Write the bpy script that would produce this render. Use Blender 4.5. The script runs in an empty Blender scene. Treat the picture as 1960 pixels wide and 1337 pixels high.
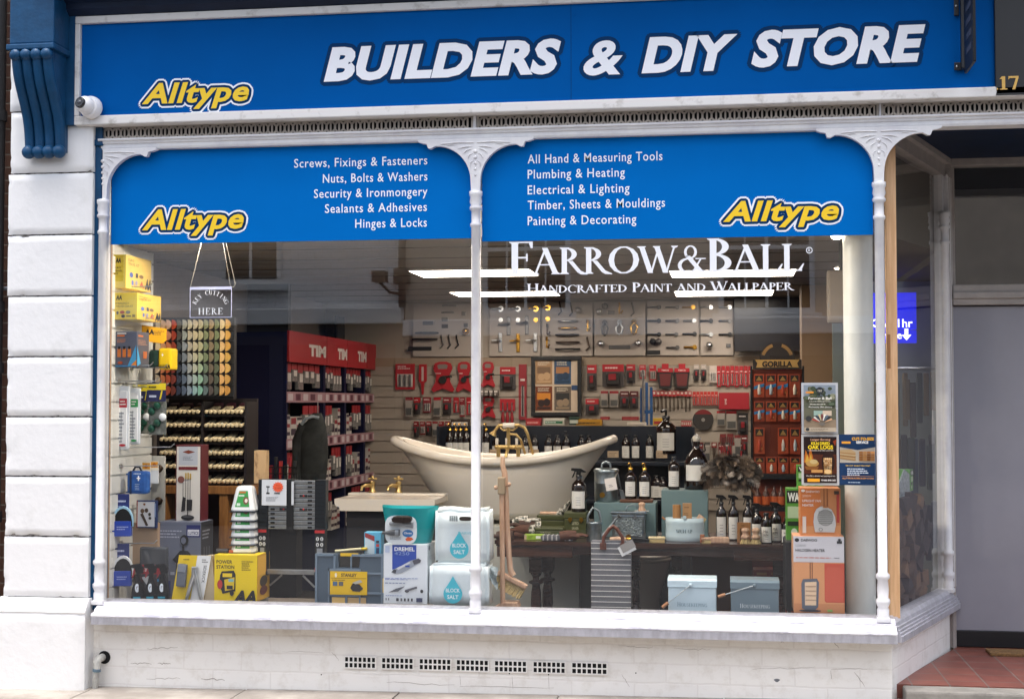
import bpy, bmesh, math, random
from mathutils import Matrix, Vector
random.seed(11)
R_ = math.radians
scene = bpy.context.scene

# ---------------------------------------------------------------- camera
FPX, YAW, PITCH, CAM_D, CAM_H = 2700.0, R_(8.55), R_(2.16), 7.5, 1.55
cam_data = bpy.data.cameras.new('camera')
cam = bpy.data.objects.new('camera', cam_data)
scene.collection.objects.link(cam)
cam.location = (0, -CAM_D, CAM_H)
cam.rotation_euler = (math.pi / 2 + PITCH, 0, YAW)
cam_data.sensor_width = 36
cam_data.lens = FPX / 1960 * 36
cam_data.clip_end = 500
scene.camera = cam
# ---------------------------------------------------------------- daylight: overcast
world = bpy.data.worlds.new('World')
scene.world = world
world.use_nodes = True
nt = world.node_tree
sky = nt.nodes.new('ShaderNodeTexSky')
sky.sky_type = 'NISHITA'
sky.sun_disc = False
sky.sun_elevation = R_(83)
sky.sun_rotation = R_(200)
sky.dust_density = 6
sky.air_density = 1.0
hsv = nt.nodes.new('ShaderNodeHueSaturation')
hsv.inputs['Saturation'].default_value = 0.55
bg = nt.nodes['Background']
nt.links.new(sky.outputs[0], hsv.inputs['Color'])
nt.links.new(hsv.outputs[0], bg.inputs['Color'])
bg.inputs['Strength'].default_value = 0.15
sun_d = bpy.data.lights.new('sun', 'SUN')
sun_d.energy = 0.6
sun_d.angle = R_(35)
sun_d.color = (1.0, 0.99, 0.97)
sun = bpy.data.objects.new('sun', sun_d)
scene.collection.objects.link(sun)
# from above and in front of the shop, a little from the left
sun.rotation_euler = (R_(7), 0, R_(-20))
scene.view_settings.view_transform = 'Standard'
scene.view_settings.look = 'None'
scene.view_settings.exposure = 1.6
scene.view_settings.gamma = 1
scene.cycles.max_bounces = 8
scene.cycles.transparent_max_bounces = 12
scene.cycles.caustics_reflective = False
scene.cycles.caustics_refractive = False
scene.cycles.sample_clamp_indirect = 4
scene.cycles.use_denoising = True

# ---------------------------------------------------------------- pixels of the photograph -> points at a depth
_r = Vector((math.cos(YAW), math.sin(YAW), 0))
_fh = Vector((-math.sin(YAW), math.cos(YAW), 0))
_f = _fh * math.cos(PITCH) + Vector((0, 0, math.sin(PITCH)))
_u = -_fh * math.sin(PITCH) + Vector((0, 0, math.cos(PITCH)))
def at(px, py, Y=0.0):
    d = _f + _r * ((px - 980) / FPX) + _u * ((668.5 - py) / FPX)
    t = (Y + CAM_D) / d.y
    return d.x * t, CAM_H + d.z * t
def rect(x0, y0, x1, y1, Y=0.0):
    """X0, X1, Z0, Z1 of a pixel box at depth Y"""
    xm, ym = (x0 + x1) / 2, (y0 + y1) / 2
    return at(x0, ym, Y)[0], at(x1, ym, Y)[0], at(xm, y1, Y)[1], at(xm, y0, Y)[1]

# ---------------------------------------------------------------- materials
def lin(h):
    h = h.lstrip('#')
    c = [int(h[i:i + 2], 16) / 255 for i in (0, 2, 4)]
    return tuple((x / 12.92 if x <= .04045 else ((x + .055) / 1.055) ** 2.4) for x in c) + (1,)
_mats = {}
def mat(name, hexc, rough=.5, metal=0, var=0.0, vscale=6, bump=0.0, bscale=60, coat=0, spec=.5, hex2=None, stretch=None, emit=0, lo=.42, hi=.62):
    """paint / paper / metal with an uneven colour and a bumpy surface"""
    if name in _mats: return _mats[name]
    m = bpy.data.materials.new(name)
    m.use_nodes = True
    n, l = m.node_tree.nodes, m.node_tree.links
    b = n['Principled BSDF']
    col = lin(hexc)
    b.inputs['Base Color'].default_value = col
    b.inputs['Roughness'].default_value = rough
    b.inputs['Metallic'].default_value = metal
    b.inputs['Coat Weight'].default_value = coat
    b.inputs['Specular IOR Level'].default_value = spec
    if emit:
        b.inputs['Emission Color'].default_value = col
        b.inputs['Emission Strength'].default_value = emit
    if var or bump or hex2:
        tc = n.new('ShaderNodeTexCoord'); mp = n.new('ShaderNodeMapping')
        l.new(tc.outputs['Object'], mp.inputs['Vector'])
        if stretch: mp.inputs['Scale'].default_value = stretch
    if var or hex2:
        t = n.new('ShaderNodeTexNoise'); t.inputs['Scale'].default_value = vscale; t.inputs['Detail'].default_value = 7
        t.inputs['Roughness'].default_value = .62
        l.new(mp.outputs[0], t.inputs['Vector'])
        rp = n.new('ShaderNodeValToRGB')
        rp.color_ramp.elements[0].position, rp.color_ramp.elements[1].position = lo, hi
        c2 = lin(hex2) if hex2 else tuple(max(0, x * (1 - var)) for x in col[:3]) + (1,)
        rp.color_ramp.elements[0].color = c2; rp.color_ramp.elements[1].color = col
        l.new(t.outputs['Fac'], rp.inputs[0]); l.new(rp.outputs[0], b.inputs['Base Color'])
    if bump:
        t2 = n.new('ShaderNodeTexNoise'); t2.inputs['Scale'].default_value = bscale; t2.inputs['Detail'].default_value = 6
        l.new(mp.outputs[0], t2.inputs['Vector'])
        bp = n.new('ShaderNodeBump'); bp.inputs['Strength'].default_value = bump; bp.inputs['Distance'].default_value = .01
        l.new(t2.outputs['Fac'], bp.inputs['Height']); l.new(bp.outputs[0], b.inputs['Normal'])
    _mats[name] = m
    return m
def C(h, rough=.55):
    return mat('print_%s_%d' % (h.lstrip('#'), rough * 100), h, rough)

def glass_mat(name, f0, tint=(.97, .98, .98, 1)):
    m = bpy.data.materials.new(name); m.use_nodes = True
    n, l = m.node_tree.nodes, m.node_tree.links
    n.remove(n['Principled BSDF'])
    tr = n.new('ShaderNodeBsdfTransparent'); tr.inputs[0].default_value = tint
    gl = n.new('ShaderNodeBsdfGlossy'); gl.inputs['Roughness'].default_value = 0.0
    lw = n.new('ShaderNodeLayerWeight'); lw.inputs['Blend'].default_value = .5
    pw = n.new('ShaderNodeMath'); pw.operation = 'POWER'; pw.inputs[1].default_value = 5
    l.new(lw.outputs['Facing'], pw.inputs[0])
    fr = n.new('ShaderNodeMath'); fr.operation = 'MULTIPLY_ADD'; fr.inputs[1].default_value = 1 - f0; fr.inputs[2].default_value = f0
    l.new(pw.outputs[0], fr.inputs[0])
    mx = n.new('ShaderNodeMixShader')
    tc = n.new('ShaderNodeTexCoord'); tx = n.new('ShaderNodeTexNoise'); tx.inputs['Scale'].default_value = 1.3; tx.inputs['Detail'].default_value = 1
    bp = n.new('ShaderNodeBump'); bp.inputs['Strength'].default_value = .02; bp.inputs['Distance'].default_value = .02
    l.new(tc.outputs['Object'], tx.inputs['Vector']); l.new(tx.outputs['Fac'], bp.inputs['Height'])
    l.new(bp.outputs[0], gl.inputs['Normal'])
    l.new(fr.outputs[0], mx.inputs[0]); l.new(tr.outputs[0], mx.inputs[1]); l.new(gl.outputs[0], mx.inputs[2])
    l.new(mx.outputs[0], n['Material Output'].inputs['Surface'])
    return m

# ---------------------------------------------------------------- mesh builder
_txt = {}
def text_mesh(s, bold=0.0, shear=0.0, space=1.0):
    k = (s, bold, shear, space)
    if k not in _txt:
        c = bpy.data.curves.new('lettering', 'FONT')
        c.body = s; c.offset = bold; c.shear = shear; c.space_character = space
        c.resolution_u = 3 if len(s) > 3 else 5
        o = bpy.data.objects.new('lettering', c)
        scene.collection.objects.link(o)
        dg = bpy.context.evaluated_depsgraph_get(); dg.update()
        me = o.evaluated_get(dg).to_mesh()
        vs = [tuple(v.co) for v in me.vertices]; fs = [tuple(p.vertices) for p in me.polygons]
        o.evaluated_get(dg).to_mesh_clear()
        bpy.data.objects.remove(o); bpy.data.curves.remove(c)
        xs = [v[0] for v in vs] or [0]
        _txt[k] = (vs, fs, min(xs), max(xs))
    return _txt[k]
CAP = .729

class MB:
    def __init__(s, M=None):
        s.v, s.f, s.m, s.sm, s.mats = [], [], [], [], []
        s.M = M or Matrix.Identity(4)
    def add(s, vs, fs, m, smooth=False):
        if m not in s.mats: s.mats.append(m)
        k, o = s.mats.index(m), len(s.v)
        s.v += [s.M @ Vector(v) for v in vs]
        s.f += [tuple(i + o for i in f) for f in fs]
        s.m += [k] * len(fs); s.sm += [smooth] * len(fs)
        return s
    def box(s, x0, x1, y0, y1, z0, z1, m, bev=0):
        if bev:
            bm = bmesh.new()
            bmesh.ops.create_cube(bm, size=1)
            for v in bm.verts:
                v.co = Vector(((x0 + x1) / 2 + v.co.x * (x1 - x0), (y0 + y1) / 2 + v.co.y * (y1 - y0), (z0 + z1) / 2 + v.co.z * (z1 - z0)))
            b = min(bev, .45 * min(abs(x1 - x0), abs(y1 - y0), abs(z1 - z0)))
            bmesh.ops.bevel(bm, geom=bm.edges[:], offset=b, segments=2, profile=.6, affect='EDGES')
            bm.verts.index_update()
            s.add([v.co.copy() for v in bm.verts], [tuple(v.index for v in f.verts) for f in bm.faces], m)
            bm.free(); return s
        vs = [(x, y, z) for x in (x0, x1) for y in (y0, y1) for z in (z0, z1)]
        return s.add(vs, [(0, 1, 3, 2), (4, 6, 7, 5), (0, 4, 5, 1), (2, 3, 7, 6), (0, 2, 6, 4), (1, 5, 7, 3)], m)
    def poly(s, pts, m):
        return s.add(pts, [tuple(range(len(pts)))], m)
    def prism(s, pts, a, b, m, axis='y', smooth=False):
        """outline extruded a..b. axis y: pts (x,z); axis x: pts (y,z); axis z: pts (x,y)"""
        n = len(pts)
        f = {'y': lambda p, t: (p[0], t, p[1]), 'x': lambda p, t: (t, p[0], p[1]), 'z': lambda p, t: (p[0], p[1], t)}[axis]
        vs = [f(p, a) for p in pts] + [f(p, b) for p in pts]
        s.add(vs, [tuple(range(n)), tuple(range(2 * n - 1, n - 1, -1))], m)
        s.add(vs, [(i, i + n, (i + 1) % n + n, (i + 1) % n) for i in range(n)], m, smooth)
        return s
    def lathe(s, prof, cx, cy, m, seg=18, smooth=True, sx=1, sy=1):
        vs, fs = [], []
        for r, z in prof:
            for k in range(seg):
                a = 2 * math.pi * k / seg
                vs.append((cx + r * sx * math.cos(a), cy + r * sy * math.sin(a), z))
        for i in range(len(prof) - 1):
            for k in range(seg):
                k2 = (k + 1) % seg
                fs.append((i * seg + k, i * seg + k2, (i + 1) * seg + k2, (i + 1) * seg + k))
        s.add(vs, fs, m, smooth)
        n = len(prof)
        s.add(vs, [tuple(range(seg))[::-1], tuple(range((n - 1) * seg, n * seg))], m)
        return s
    def tube(s, pts, r, m, seg=8, smooth=True):
        pts = [Vector(p) for p in pts]
        rs = r if isinstance(r, (list, tuple)) else [r] * len(pts)
        vs, fs, up = [], [], None
        for i, p in enumerate(pts):
            d = (pts[min(i + 1, len(pts) - 1)] - pts[max(i - 1, 0)]).normalized()
            if up is None: up = Vector((0, 0, 1)) if abs(d.z) < .9 else Vector((0, 1, 0))
            a = d.cross(up)
            if a.length < 1e-4: a = d.cross(Vector((1, 0, .3)))
            a.normalize(); b = a.cross(d).normalized(); up = b
            for k in range(seg):
                t = 2 * math.pi * k / seg
                vs.append(p + (a * math.cos(t) + b * math.sin(t)) * rs[i])
        for i in range(len(pts) - 1):
            for k in range(seg):
                k2 = (k + 1) % seg
                fs.append((i * seg + k, i * seg + k2, (i + 1) * seg + k2, (i + 1) * seg + k))
        s.add(vs, fs, m, smooth)
        n = len(pts)
        s.add(vs, [tuple(range(seg))[::-1], tuple(range((n - 1) * seg, n * seg))], m)
        return s
    def ball(s, c, r, m, seg=14, rings=8, sx=1, sy=1, sz=1):
        prof = [(max(1e-4, r * math.sin(math.pi * i / rings)), c[2] - r * sz * math.cos(math.pi * i / rings)) for i in range(rings + 1)]
        return s.lathe(prof, c[0], c[1], m, seg, True, sx, sy)
    def text(s, t, x, z, y, h, m, align='l', bold=.0, shear=0, sx=1.0, width=None, space=1.0):
        """lettering on the plane facing -Y; h = cap height, (x,z) the baseline start / centre / end; width squeezes it"""
        vs, fs, a, b = text_mesh(t, bold, shear, space)
        if not vs: return s
        k = h / CAP
        kx = (width / (b - a)) if width else k * sx
        x0 = x - {'l': a * kx, 'c': (a + b) / 2 * kx, 'r': b * kx}[align]
        return s.add([(x0 + v[0] * kx, y, z + v[1] * k) for v in vs], fs, m)
    def build(s, name, parent=None, shade=None):
        me = bpy.data.meshes.new(name)
        me.from_pydata([tuple(v) for v in s.v], [], s.f)
        for m in s.mats: me.materials.append(m)
        me.polygons.foreach_set('material_index', s.m)
        me.polygons.foreach_set('use_smooth', s.sm)
        me.update()
        o = bpy.data.objects.new(name, me)
        scene.collection.objects.link(o)
        if parent: o.parent = parent
        return o

def tag(o, label=None, cat=None, group=None, kind=None):
    if label: o['label'] = label
    if cat: o['category'] = cat
    if group: o['group'] = group
    if kind: o['kind'] = kind
    return o
def thing(name, label, cat, loc=(0, 0, 0), rz=0, group=None):
    o = bpy.data.objects.new(name, None)
    scene.collection.objects.link(o)
    o.location = loc; o.rotation_euler = (0, 0, rz); o.empty_display_size = .1
    return tag(o, label, cat, group)
def solo(mb, name, label, cat, loc=(0, 0, 0), rz=0, group=None):
    o = mb.build(name)
    o.location = loc; o.rotation_euler = (0, 0, rz)
    return tag(o, label, cat, group)
def copy_of(src, loc, rz=0, label=None, group=None):
    c = src.copy(); scene.collection.objects.link(c)
    c.location = loc; c.rotation_euler = (0, 0, rz)
    if label: c['label'] = label
    if group: c['group'] = group
    for ch in src.children:
        k = ch.copy(); scene.collection.objects.link(k); k.parent = c
        for g in ch.children:
            q = g.copy(); scene.collection.objects.link(q); q.parent = k
    return c
ORD = ['first', 'second', 'third', 'fourth', 'fifth', 'sixth', 'seventh', 'eighth', 'ninth', 'tenth', 'eleventh', 'twelfth', 'thirteenth', 'fourteenth', 'fifteenth', 'sixteenth', 'seventeenth', 'eighteenth']

def printed(mb, X0, X1, Z0, Z1, Y, els, step=.0005):
    """print laid on a face towards -Y; u right 0..1, v up 0..1 of the box X0..X1, Z0..Z1"""
    W, Hh = X1 - X0, Z1 - Z0
    k = 1
    for e in els:
        y = Y - step * k; k += 1
        if e[0] == 'r':
            _, a, b, c, d, col = e
            mb.poly([(X0 + a * W, y, Z0 + b * Hh), (X0 + c * W, y, Z0 + b * Hh), (X0 + c * W, y, Z0 + d * Hh), (X0 + a * W, y, Z0 + d * Hh)], C(col))
        elif e[0] == 'p':
            mb.poly([(X0 + a * W, y, Z0 + b * Hh) for a, b in e[1]], C(e[2]))
        elif e[0] == 'e':
            _, a, b, ra, rb, col = e
            mb.poly([(X0 + (a + ra * math.cos(t * math.pi / 10)) * W, y, Z0 + (b + rb * math.sin(t * math.pi / 10)) * Hh) for t in range(20)], C(col))
        elif e[0] == 't':
            _, tx, a, b, h, col = e[:6]
            o = e[6] if len(e) > 6 else {}
            o = dict(o)
            if 'w' in o: o['width'] = o.pop('w') * W
            mb.text(tx, X0 + a * W, Z0 + b * Hh, y, h * Hh, C(col), **o)
        elif e[0] == 'l':     # rows of small print too fine to read
            _, a, b, c, d, rows, col = e
            for q in range(rows):
                zz = b + (d - b) * (q + .25) / rows
                hh = (d - b) / rows * .42
                cc = a + (c - a) * (.55 + .45 * random.random())
                x = a
                while x < cc:
                    w = (c - a) * random.uniform(.06, .17)
                    x2 = min(cc, x + w)
                    mb.poly([(X0 + x * W, y, Z0 + zz * Hh), (X0 + x2 * W, y, Z0 + zz * Hh), (X0 + x2 * W, y, Z0 + (zz + hh) * Hh), (X0 + x * W, y, Z0 + (zz + hh) * Hh)], C(col))
                    x = x2 + (c - a) * .025
    return mb
def facing(x, y, z, ang):
    """local frame with its origin at x,y,z, turned by ang degrees about Z: print on its -Y side"""
    return Matrix.Translation((x, y, z)) @ Matrix.Rotation(R_(ang), 4, 'Z')

# ---------------------------------------------------------------- serif capitals drawn stroke by stroke
def serif_glyphs(ch):
    P = []
    def L(x0, y0, x1, y1, w): P.append([(x0 - w / 2, y0), (x0 + w / 2, y0), (x1 + w / 2, y1), (x1 - w / 2, y1)])
    def B(a, b, c, d): P.append([(a, c), (b, c), (b, d), (a, d)])
    def S(xc, y, w=.28, up=True):
        s = .035
        if up: P.append([(xc - w / 2, y), (xc + w / 2, y), (xc + w / 2, y + s * .7), (xc + w * .26, y + s * 2), (xc - w * .26, y + s * 2), (xc - w / 2, y + s * .7)])
        else: P.append([(xc - w / 2, y), (xc - w / 2, y - s * .7), (xc - w * .26, y - s * 2), (xc + w * .26, y - s * 2), (xc + w / 2, y - s * .7), (xc + w / 2, y)])
    def A(cx, cy, rx, ry, a0, a1, tx, ty):
        n = 14
        for i in range(n):
            q = []
            for k, t in ((i, 0), (i + 1, 0), (i + 1, 1), (i, 1)):
                a = R_(a0 + (a1 - a0) * k / n)
                q.append((cx + (rx - tx * t) * math.cos(a), cy + (ry - ty * t) * math.sin(a)))
            P.append(q)
    T, t = .155, .055
    def stem(x): L(x, 0, x, 1, T); S(x, 0); S(x, 1, up=False)
    w = .6
    if ch == 'A':
        L(.09, 0, .40, 1, t + .01); L(.37, 1, .70, 0, T + .01); B(.2, .56, .34, .385); S(.09, 0, .22); S(.70, 0, .27); w = .82
    elif ch == 'B':
        stem(.17); A(.2, .75, .33, .25, -90, 90, T, t); A(.2, .27, .39, .27, -90, 90, T, t); w = .64
    elif ch == 'C':
        A(.47, .5, .43, .52, 48, 312, T, t); P.append([(.72, .72), (.78, .72), (.78, .98), (.74, .98)]); w = .82
    elif ch == 'D':
        stem(.17); A(.2, .5, .56, .5, -90, 90, T, t); w = .82
    elif ch in 'EF':
        stem(.17); B(.17, .60, .955, 1); P.append([(.55, .80), (.60, .80), (.60, .97), (.5, .97)]); B(.17, .46, .49, .54); P.append([(.44, .40), (.48, .40), (.48, .63), (.44, .63)]); w = .62
        if ch == 'E': B(.17, .62, 0, .045); P.append([(.52, .03), (.62, .03), (.66, .22), (.62, .22)]); w = .68
    elif ch == 'G':
        A(.47, .5, .43, .52, 48, 318, T, t); L(.76, .08, .76, .42, T); S(.76, .46, .26, False); P.append([(.72, .72), (.78, .72), (.78, .98), (.74, .98)]); w = .92
    elif ch == 'H':
        stem(.17); stem(.69); B(.2, .66, .485, .53); w = .86
    elif ch == 'I':
        stem(.17); w = .34
    elif ch == 'K':
        stem(.17); L(.22, .45, .60, .97, .05); L(.36, .58, .70, 0, T); S(.70, 0, .24); S(.60, 1, .22, False); w = .8
    elif ch == 'L':
        stem(.17); B(.17, .60, 0, .045); P.append([(.48, .03), (.58, .03), (.66, .27), (.62, .27)]); w = .64
    elif ch == 'M':
        L(.15, 0, .17, 1, t); S(.15, 0, .22); L(.19, 1, .5, .06, T); L(.47, .06, .78, 1, t); L(.81, 1, .83, 0, T); S(.83, 0, .27); w = .98
    elif ch == 'N':
        L(.15, 0, .15, 1, t); S(.15, 0, .24); L(.17, 1, .70, 0, T); L(.72, .02, .72, 1, t); S(.72, 1, .24, False); w = .86
    elif ch == 'O':
        A(.48, .5, .45, .52, 0, 360, T + .01, t); w = .96
    elif ch == 'P':
        stem(.17); A(.2, .72, .37, .28, -90, 90, T, t); w = .6
    elif ch == 'R':
        stem(.17); A(.2, .74, .34, .26, -90, 90, T, t); P.append([(.28, .49), (.42, .49), (.66, .12), (.86, 0), (.86, -.03), (.66, -.02), (.56, .06)]); w = .76
    elif ch == 'S':
        A(.30, .75, .24, .265, 40, 270, .10, t + .02); A(.30, .25, .26, .265, -140, 90, .11, t + .02); w = .62
    elif ch == 'T':
        stem(.36); B(.04, .68, .955, 1); P.append([(.03, .78), (.06, .78), (.12, .97), (.04, .97)]); P.append([(.66, .78), (.69, .78), (.68, .97), (.60, .97)]); w = .72
    elif ch == 'U':
        L(.17, .25, .17, 1, T); S(.17, 1, .26, False); L(.66, .28, .66, 1, t); S(.66, 1, .22, False); A(.395, .3, .29, .32, 180, 360, .09, .06); w = .84
    elif ch == 'W':
        L(.08, 1, .34, 0, T); L(.36, 0, .58, .93, t); L(.52, 1, .78, 0, T); L(.8, 0, 1.04, 1, t); S(.08, 1, .26, False); S(.52, 1, .22, False); S(1.04, 1, .2, False); w = 1.12
    elif ch == 'Y':
        L(.10, 1, .38, .45, T); L(.66, 1, .40, .45, t); L(.38, 0, .38, .47, T); S(.38, 0); S(.10, 1, .25, False); S(.66, 1, .2, False); w = .74
    elif ch == '&':
        A(.42, .76, .19, .25, 0, 360, .08, t); A(.36, .26, .31, .285, 60, 330, .11, t + .01); L(.33, .62, .74, 0, T); P.append([(.50, .10), (.56, .08), (.74, .50), (.69, .50)]); B(.56, .86, .49, .53); S(.76, 0, .22); w = .9
    elif ch == ' ':
        w = .34
    return P, w
def serif_text(mb, s, x, z, y, h, m, small=.78, width=None, align='l', gap=.02):
    """upper case at full height, lower case as small capitals"""
    out, X = [], 0
    for c in s:
        k = 1.0 if (c.isupper() or not c.isalpha() and c != '&') else small
        if c == '&': k = small
        g, w = serif_glyphs(c.upper())
        out.append((g, X, k)); X += w * k + gap
    kx = width / (X - gap) if width else h
    x0 = x - {'l': 0, 'c': (X - gap) * kx / 2, 'r': (X - gap) * kx}[align]
    q = 0
    for g, gx, k in out:
        for j, p in enumerate(g):
            pts = [(x0 + (gx + a * k) * kx, y - .00006 * (j % 20), z + b * k * h) for a, b in p]
            ar = sum(pts[i][0] * pts[(i + 1) % len(pts)][2] - pts[(i + 1) % len(pts)][0] * pts[i][2] for i in range(len(pts)))
            mb.poly(pts if ar > 0 else pts[::-1], m)
    return mb
# ================================================================ MATERIALS OF THE PLACE
WHITE = mat('white_gloss_paint', '#dededf', .36, vscale=9, bump=.14, bscale=40, hex2='#cdccd1', lo=.3, hi=.6)
WHITE_FASC = mat('white_fascia_paint', '#dcdad8', .5, vscale=14, hex2='#b5b1ac', lo=.30, hi=.46)
MASONRY = mat('white_masonry_paint', '#e2e2e2', .75, vscale=5, hex2='#d6d6d5', bump=.22, bscale=26, lo=.26, hi=.42)
BLUEW = mat('dark_blue_paint', '#17486f', .4, spec=.25, var=.22, vscale=10, bump=.12, bscale=50)
NAVY = mat('dark_navy_paint', '#0d1f3a', .55, spec=.25, var=.3, vscale=5)
SIGNB = mat('blue_sign_board', '#0056a2', .55, var=.08, vscale=1.2, spec=.03)
SIGNB2 = mat('blue_window_vinyl', '#006abc', .55, var=.06, vscale=1.0, spec=.03)
LETW = mat('white_vinyl_lettering', '#eef0f6', .45)
DKBLUE = mat('dark_blue_vinyl', '#02335f', .55, spec=.08)
YELLOW = mat('yellow_vinyl', '#f2ca1b', .45)
BLACK = mat('black_paint', '#17181b', .45)
DARK = mat('shade_black', '#0a0a0b', .9)  # near-black paints the shade in holes and vents; also the lobby wall
GRILLE = mat('cream_cast_grille', '#c9bfb4', .6, var=.25, vscale=20)
STEEL = mat('bright_steel', '#c8cbce', .28, 1)
GLASS = glass_mat('shop_window_glass', .16)

def brick_paint(name, c1, c2, mortar, bump, scale=1.0, bw=.225, bh=.075):
    m = bpy.data.materials.new(name); m.use_nodes = True
    n, l = m.node_tree.nodes, m.node_tree.links
    b = n['Principled BSDF']; b.inputs['Roughness'].default_value = .72
    tc = n.new('ShaderNodeTexCoord'); mp = n.new('ShaderNodeMapping')
    mp.inputs['Rotation'].default_value = (R_(90), 0, 0)
    sep = n.new('ShaderNodeSeparateXYZ'); cb = n.new('ShaderNodeCombineXYZ'); ad = n.new('ShaderNodeMath'); ad.operation = 'ADD'
    l.new(tc.outputs['Object'], sep.inputs[0])
    l.new(sep.outputs[0], ad.inputs[0]); l.new(sep.outputs[1], ad.inputs[1])
    l.new(ad.outputs[0], cb.inputs[0]); l.new(sep.outputs[2], cb.inputs[1])
    ns = n.new('ShaderNodeTexNoise'); ns.inputs['Scale'].default_value = 6; ns.inputs['Detail'].default_value = 5
    l.new(cb.outputs[0], ns.inputs['Vector'])
    mxv = n.new('ShaderNodeVectorMath'); mxv.operation = 'MULTIPLY_ADD'
    mxv.inputs[1].default_value = (.02, .02, 0)
    l.new(ns.outputs['Color'], mxv.inputs[0]); l.new(cb.outputs[0], mxv.inputs[2])
    br = n.new('ShaderNodeTexBrick')
    br.inputs['Scale'].default_value = scale; br.inputs['Brick Width'].default_value = bw; br.inputs['Row Height'].default_value = bh
    br.inputs['Mortar Size'].default_value = .006; br.inputs['Mortar Smooth'].default_value = .6
    br.inputs['Color1'].default_value = lin(c1); br.inputs['Color2'].default_value = lin(c2); br.inputs['Mortar'].default_value = lin(mortar)
    l.new(mxv.outputs[0], br.inputs['Vector'])
    n2 = n.new('ShaderNodeTexNoise'); n2.inputs['Scale'].default_value = 9; n2.inputs['Detail'].default_value = 8; n2.inputs['Roughness'].default_value = .7
    l.new(cb.outputs[0], n2.inputs['Vector'])
    rp = n.new('ShaderNodeValToRGB'); rp.color_ramp.elements[0].position = .30; rp.color_ramp.elements[1].position = .5
    rp.color_ramp.elements[0].color = (.85, .83, .80, 1); rp.color_ramp.elements[1].color = (1, 1, 1, 1)
    l.new(n2.outputs['Fac'], rp.inputs[0])
    mu = n.new('ShaderNodeMix'); mu.data_type = 'RGBA'; mu.blend_type = 'MULTIPLY'; mu.inputs['Factor'].default_value = 1
    l.new(br.outputs['Color'], mu.inputs['A']); l.new(rp.outputs[0], mu.inputs['B']); l.new(mu.outputs['Result'], b.inputs['Base Color'])
    bp = n.new('ShaderNodeBump'); bp.inputs['Strength'].default_value = bump; bp.inputs['Distance'].default_value = .006; bp.invert = True
    mm = n.new('ShaderNodeMath'); mm.operation = 'MULTIPLY_ADD'; mm.inputs[1].default_value = .5
    l.new(n2.outputs['Fac'], mm.inputs[0]); l.new(br.outputs['Fac'], mm.inputs[2])
    l.new(mm.outputs[0], bp.inputs['Height']); l.new(bp.outputs[0], b.inputs['Normal'])
    return m
RISER = brick_paint('white_painted_brick', '#eceae6', '#e8e6e2', '#e4e1dd', .22, 1.0, .33, .098)
OPPBRICK = brick_paint('pale_painted_brick', '#e2e2e3', '#dadbdd', '#c0c1c5', .6)
REDBRICK = brick_paint('brown_brick', '#5a3826', '#4a2d20', '#6a5d50', .5)
PAVE = mat('paving_stone', '#a39c93', .85, vscale=3, hex2='#878078', bump=.3, bscale=60)

# ================================================================ GROUND
def zg(x): return .0127 * x + .022
mb = MB(); mb.poly([(-60, -40, zg(-6) - .14), (60, -40, zg(6) - .14), (60, 60, zg(6) - .14), (-60, 60, zg(-6) - .14)], mat('asphalt', '#3d3d3f', .9, var=.3, vscale=30, bump=.5, bscale=150))
tag(mb.build('road'), kind='structure')
mb = MB()
rows = [(-2.3, -1.72), (-1.71, -1.12), (-1.11, -.56), (-.55, .02)]
for j, (ya, yb) in enumerate(rows):
    x = -8 + j * .37
    while x < 7:
        w = [.86, .74, .95][int(abs(x * 7)) % 3]
        mb.prism([(x + .004, zg(x) - .14), (x + w - .004, zg(x + w) - .14), (x + w - .004, zg(x + w) + random.uniform(-.002, .001)), (x + .004, zg(x) + random.uniform(-.002, .001))], ya, yb, PAVE)
        x += w
mb.prism([(-9, zg(-9) - .14), (8, zg(8) - .14), (8, zg(8) - .008), (-9, zg(-9) - .008)], -2.42, .05, mat('grout', '#5a554f', .9))
tag(mb.build('pavement'), kind='structure')
TILE = None
def tile_mat():
    m = bpy.data.materials.new('red_quarry_tile'); m.use_nodes = True
    n, l = m.node_tree.nodes, m.node_tree.links; b = n['Principled BSDF']; b.inputs['Roughness'].default_value = .45
    tc = n.new('ShaderNodeTexCoord'); br = n.new('ShaderNodeTexBrick'); br.offset = 0
    br.inputs['Scale'].default_value = 1; br.inputs['Brick Width'].default_value = .19; br.inputs['Row Height'].default_value = .19; br.inputs['Mortar Size'].default_value = .004
    br.inputs['Color1'].default_value = lin('#7d4a3e'); br.inputs['Color2'].default_value = lin('#734238'); br.inputs['Mortar'].default_value = lin('#6f655f')
    ns = n.new('ShaderNodeTexNoise'); ns.inputs['Scale'].default_value = 7; ns.inputs['Detail'].default_value = 6
    mu = n.new('ShaderNodeMix'); mu.data_type = 'RGBA'; mu.blend_type = 'OVERLAY'; mu.inputs['Factor'].default_value = .45
    l.new(tc.outputs['Object'], br.inputs['Vector']); l.new(tc.outputs['Object'], ns.inputs['Vector'])
    l.new(br.outputs['Color'], mu.inputs['A']); l.new(ns.outputs['Fac'], mu.inputs['B']); l.new(mu.outputs['Result'], b.inputs['Base Color'])
    bp = n.new('ShaderNodeBump'); bp.inputs['Strength'].default_value = .4; bp.inputs['Distance'].default_value = .004; bp.invert = True
    l.new(br.outputs['Fac'], bp.inputs['Height']); l.new(bp.outputs[0], b.inputs['Normal'])
    return m
mb = MB(); mb.prism([(.86, .06), (2.6, .06), (2.6, 1.3), (1.38, 1.3)], .0, .1, tile_mat(), axis='z')
tag(mb.build('entrance_floor'), kind='structure')
mb = MB(); mb.box(.90, 3, -.10, .055, .02, .098, mat('grey_step_stone', '#8b8780', .8, var=.25, vscale=8, bump=.3), .012)
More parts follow.
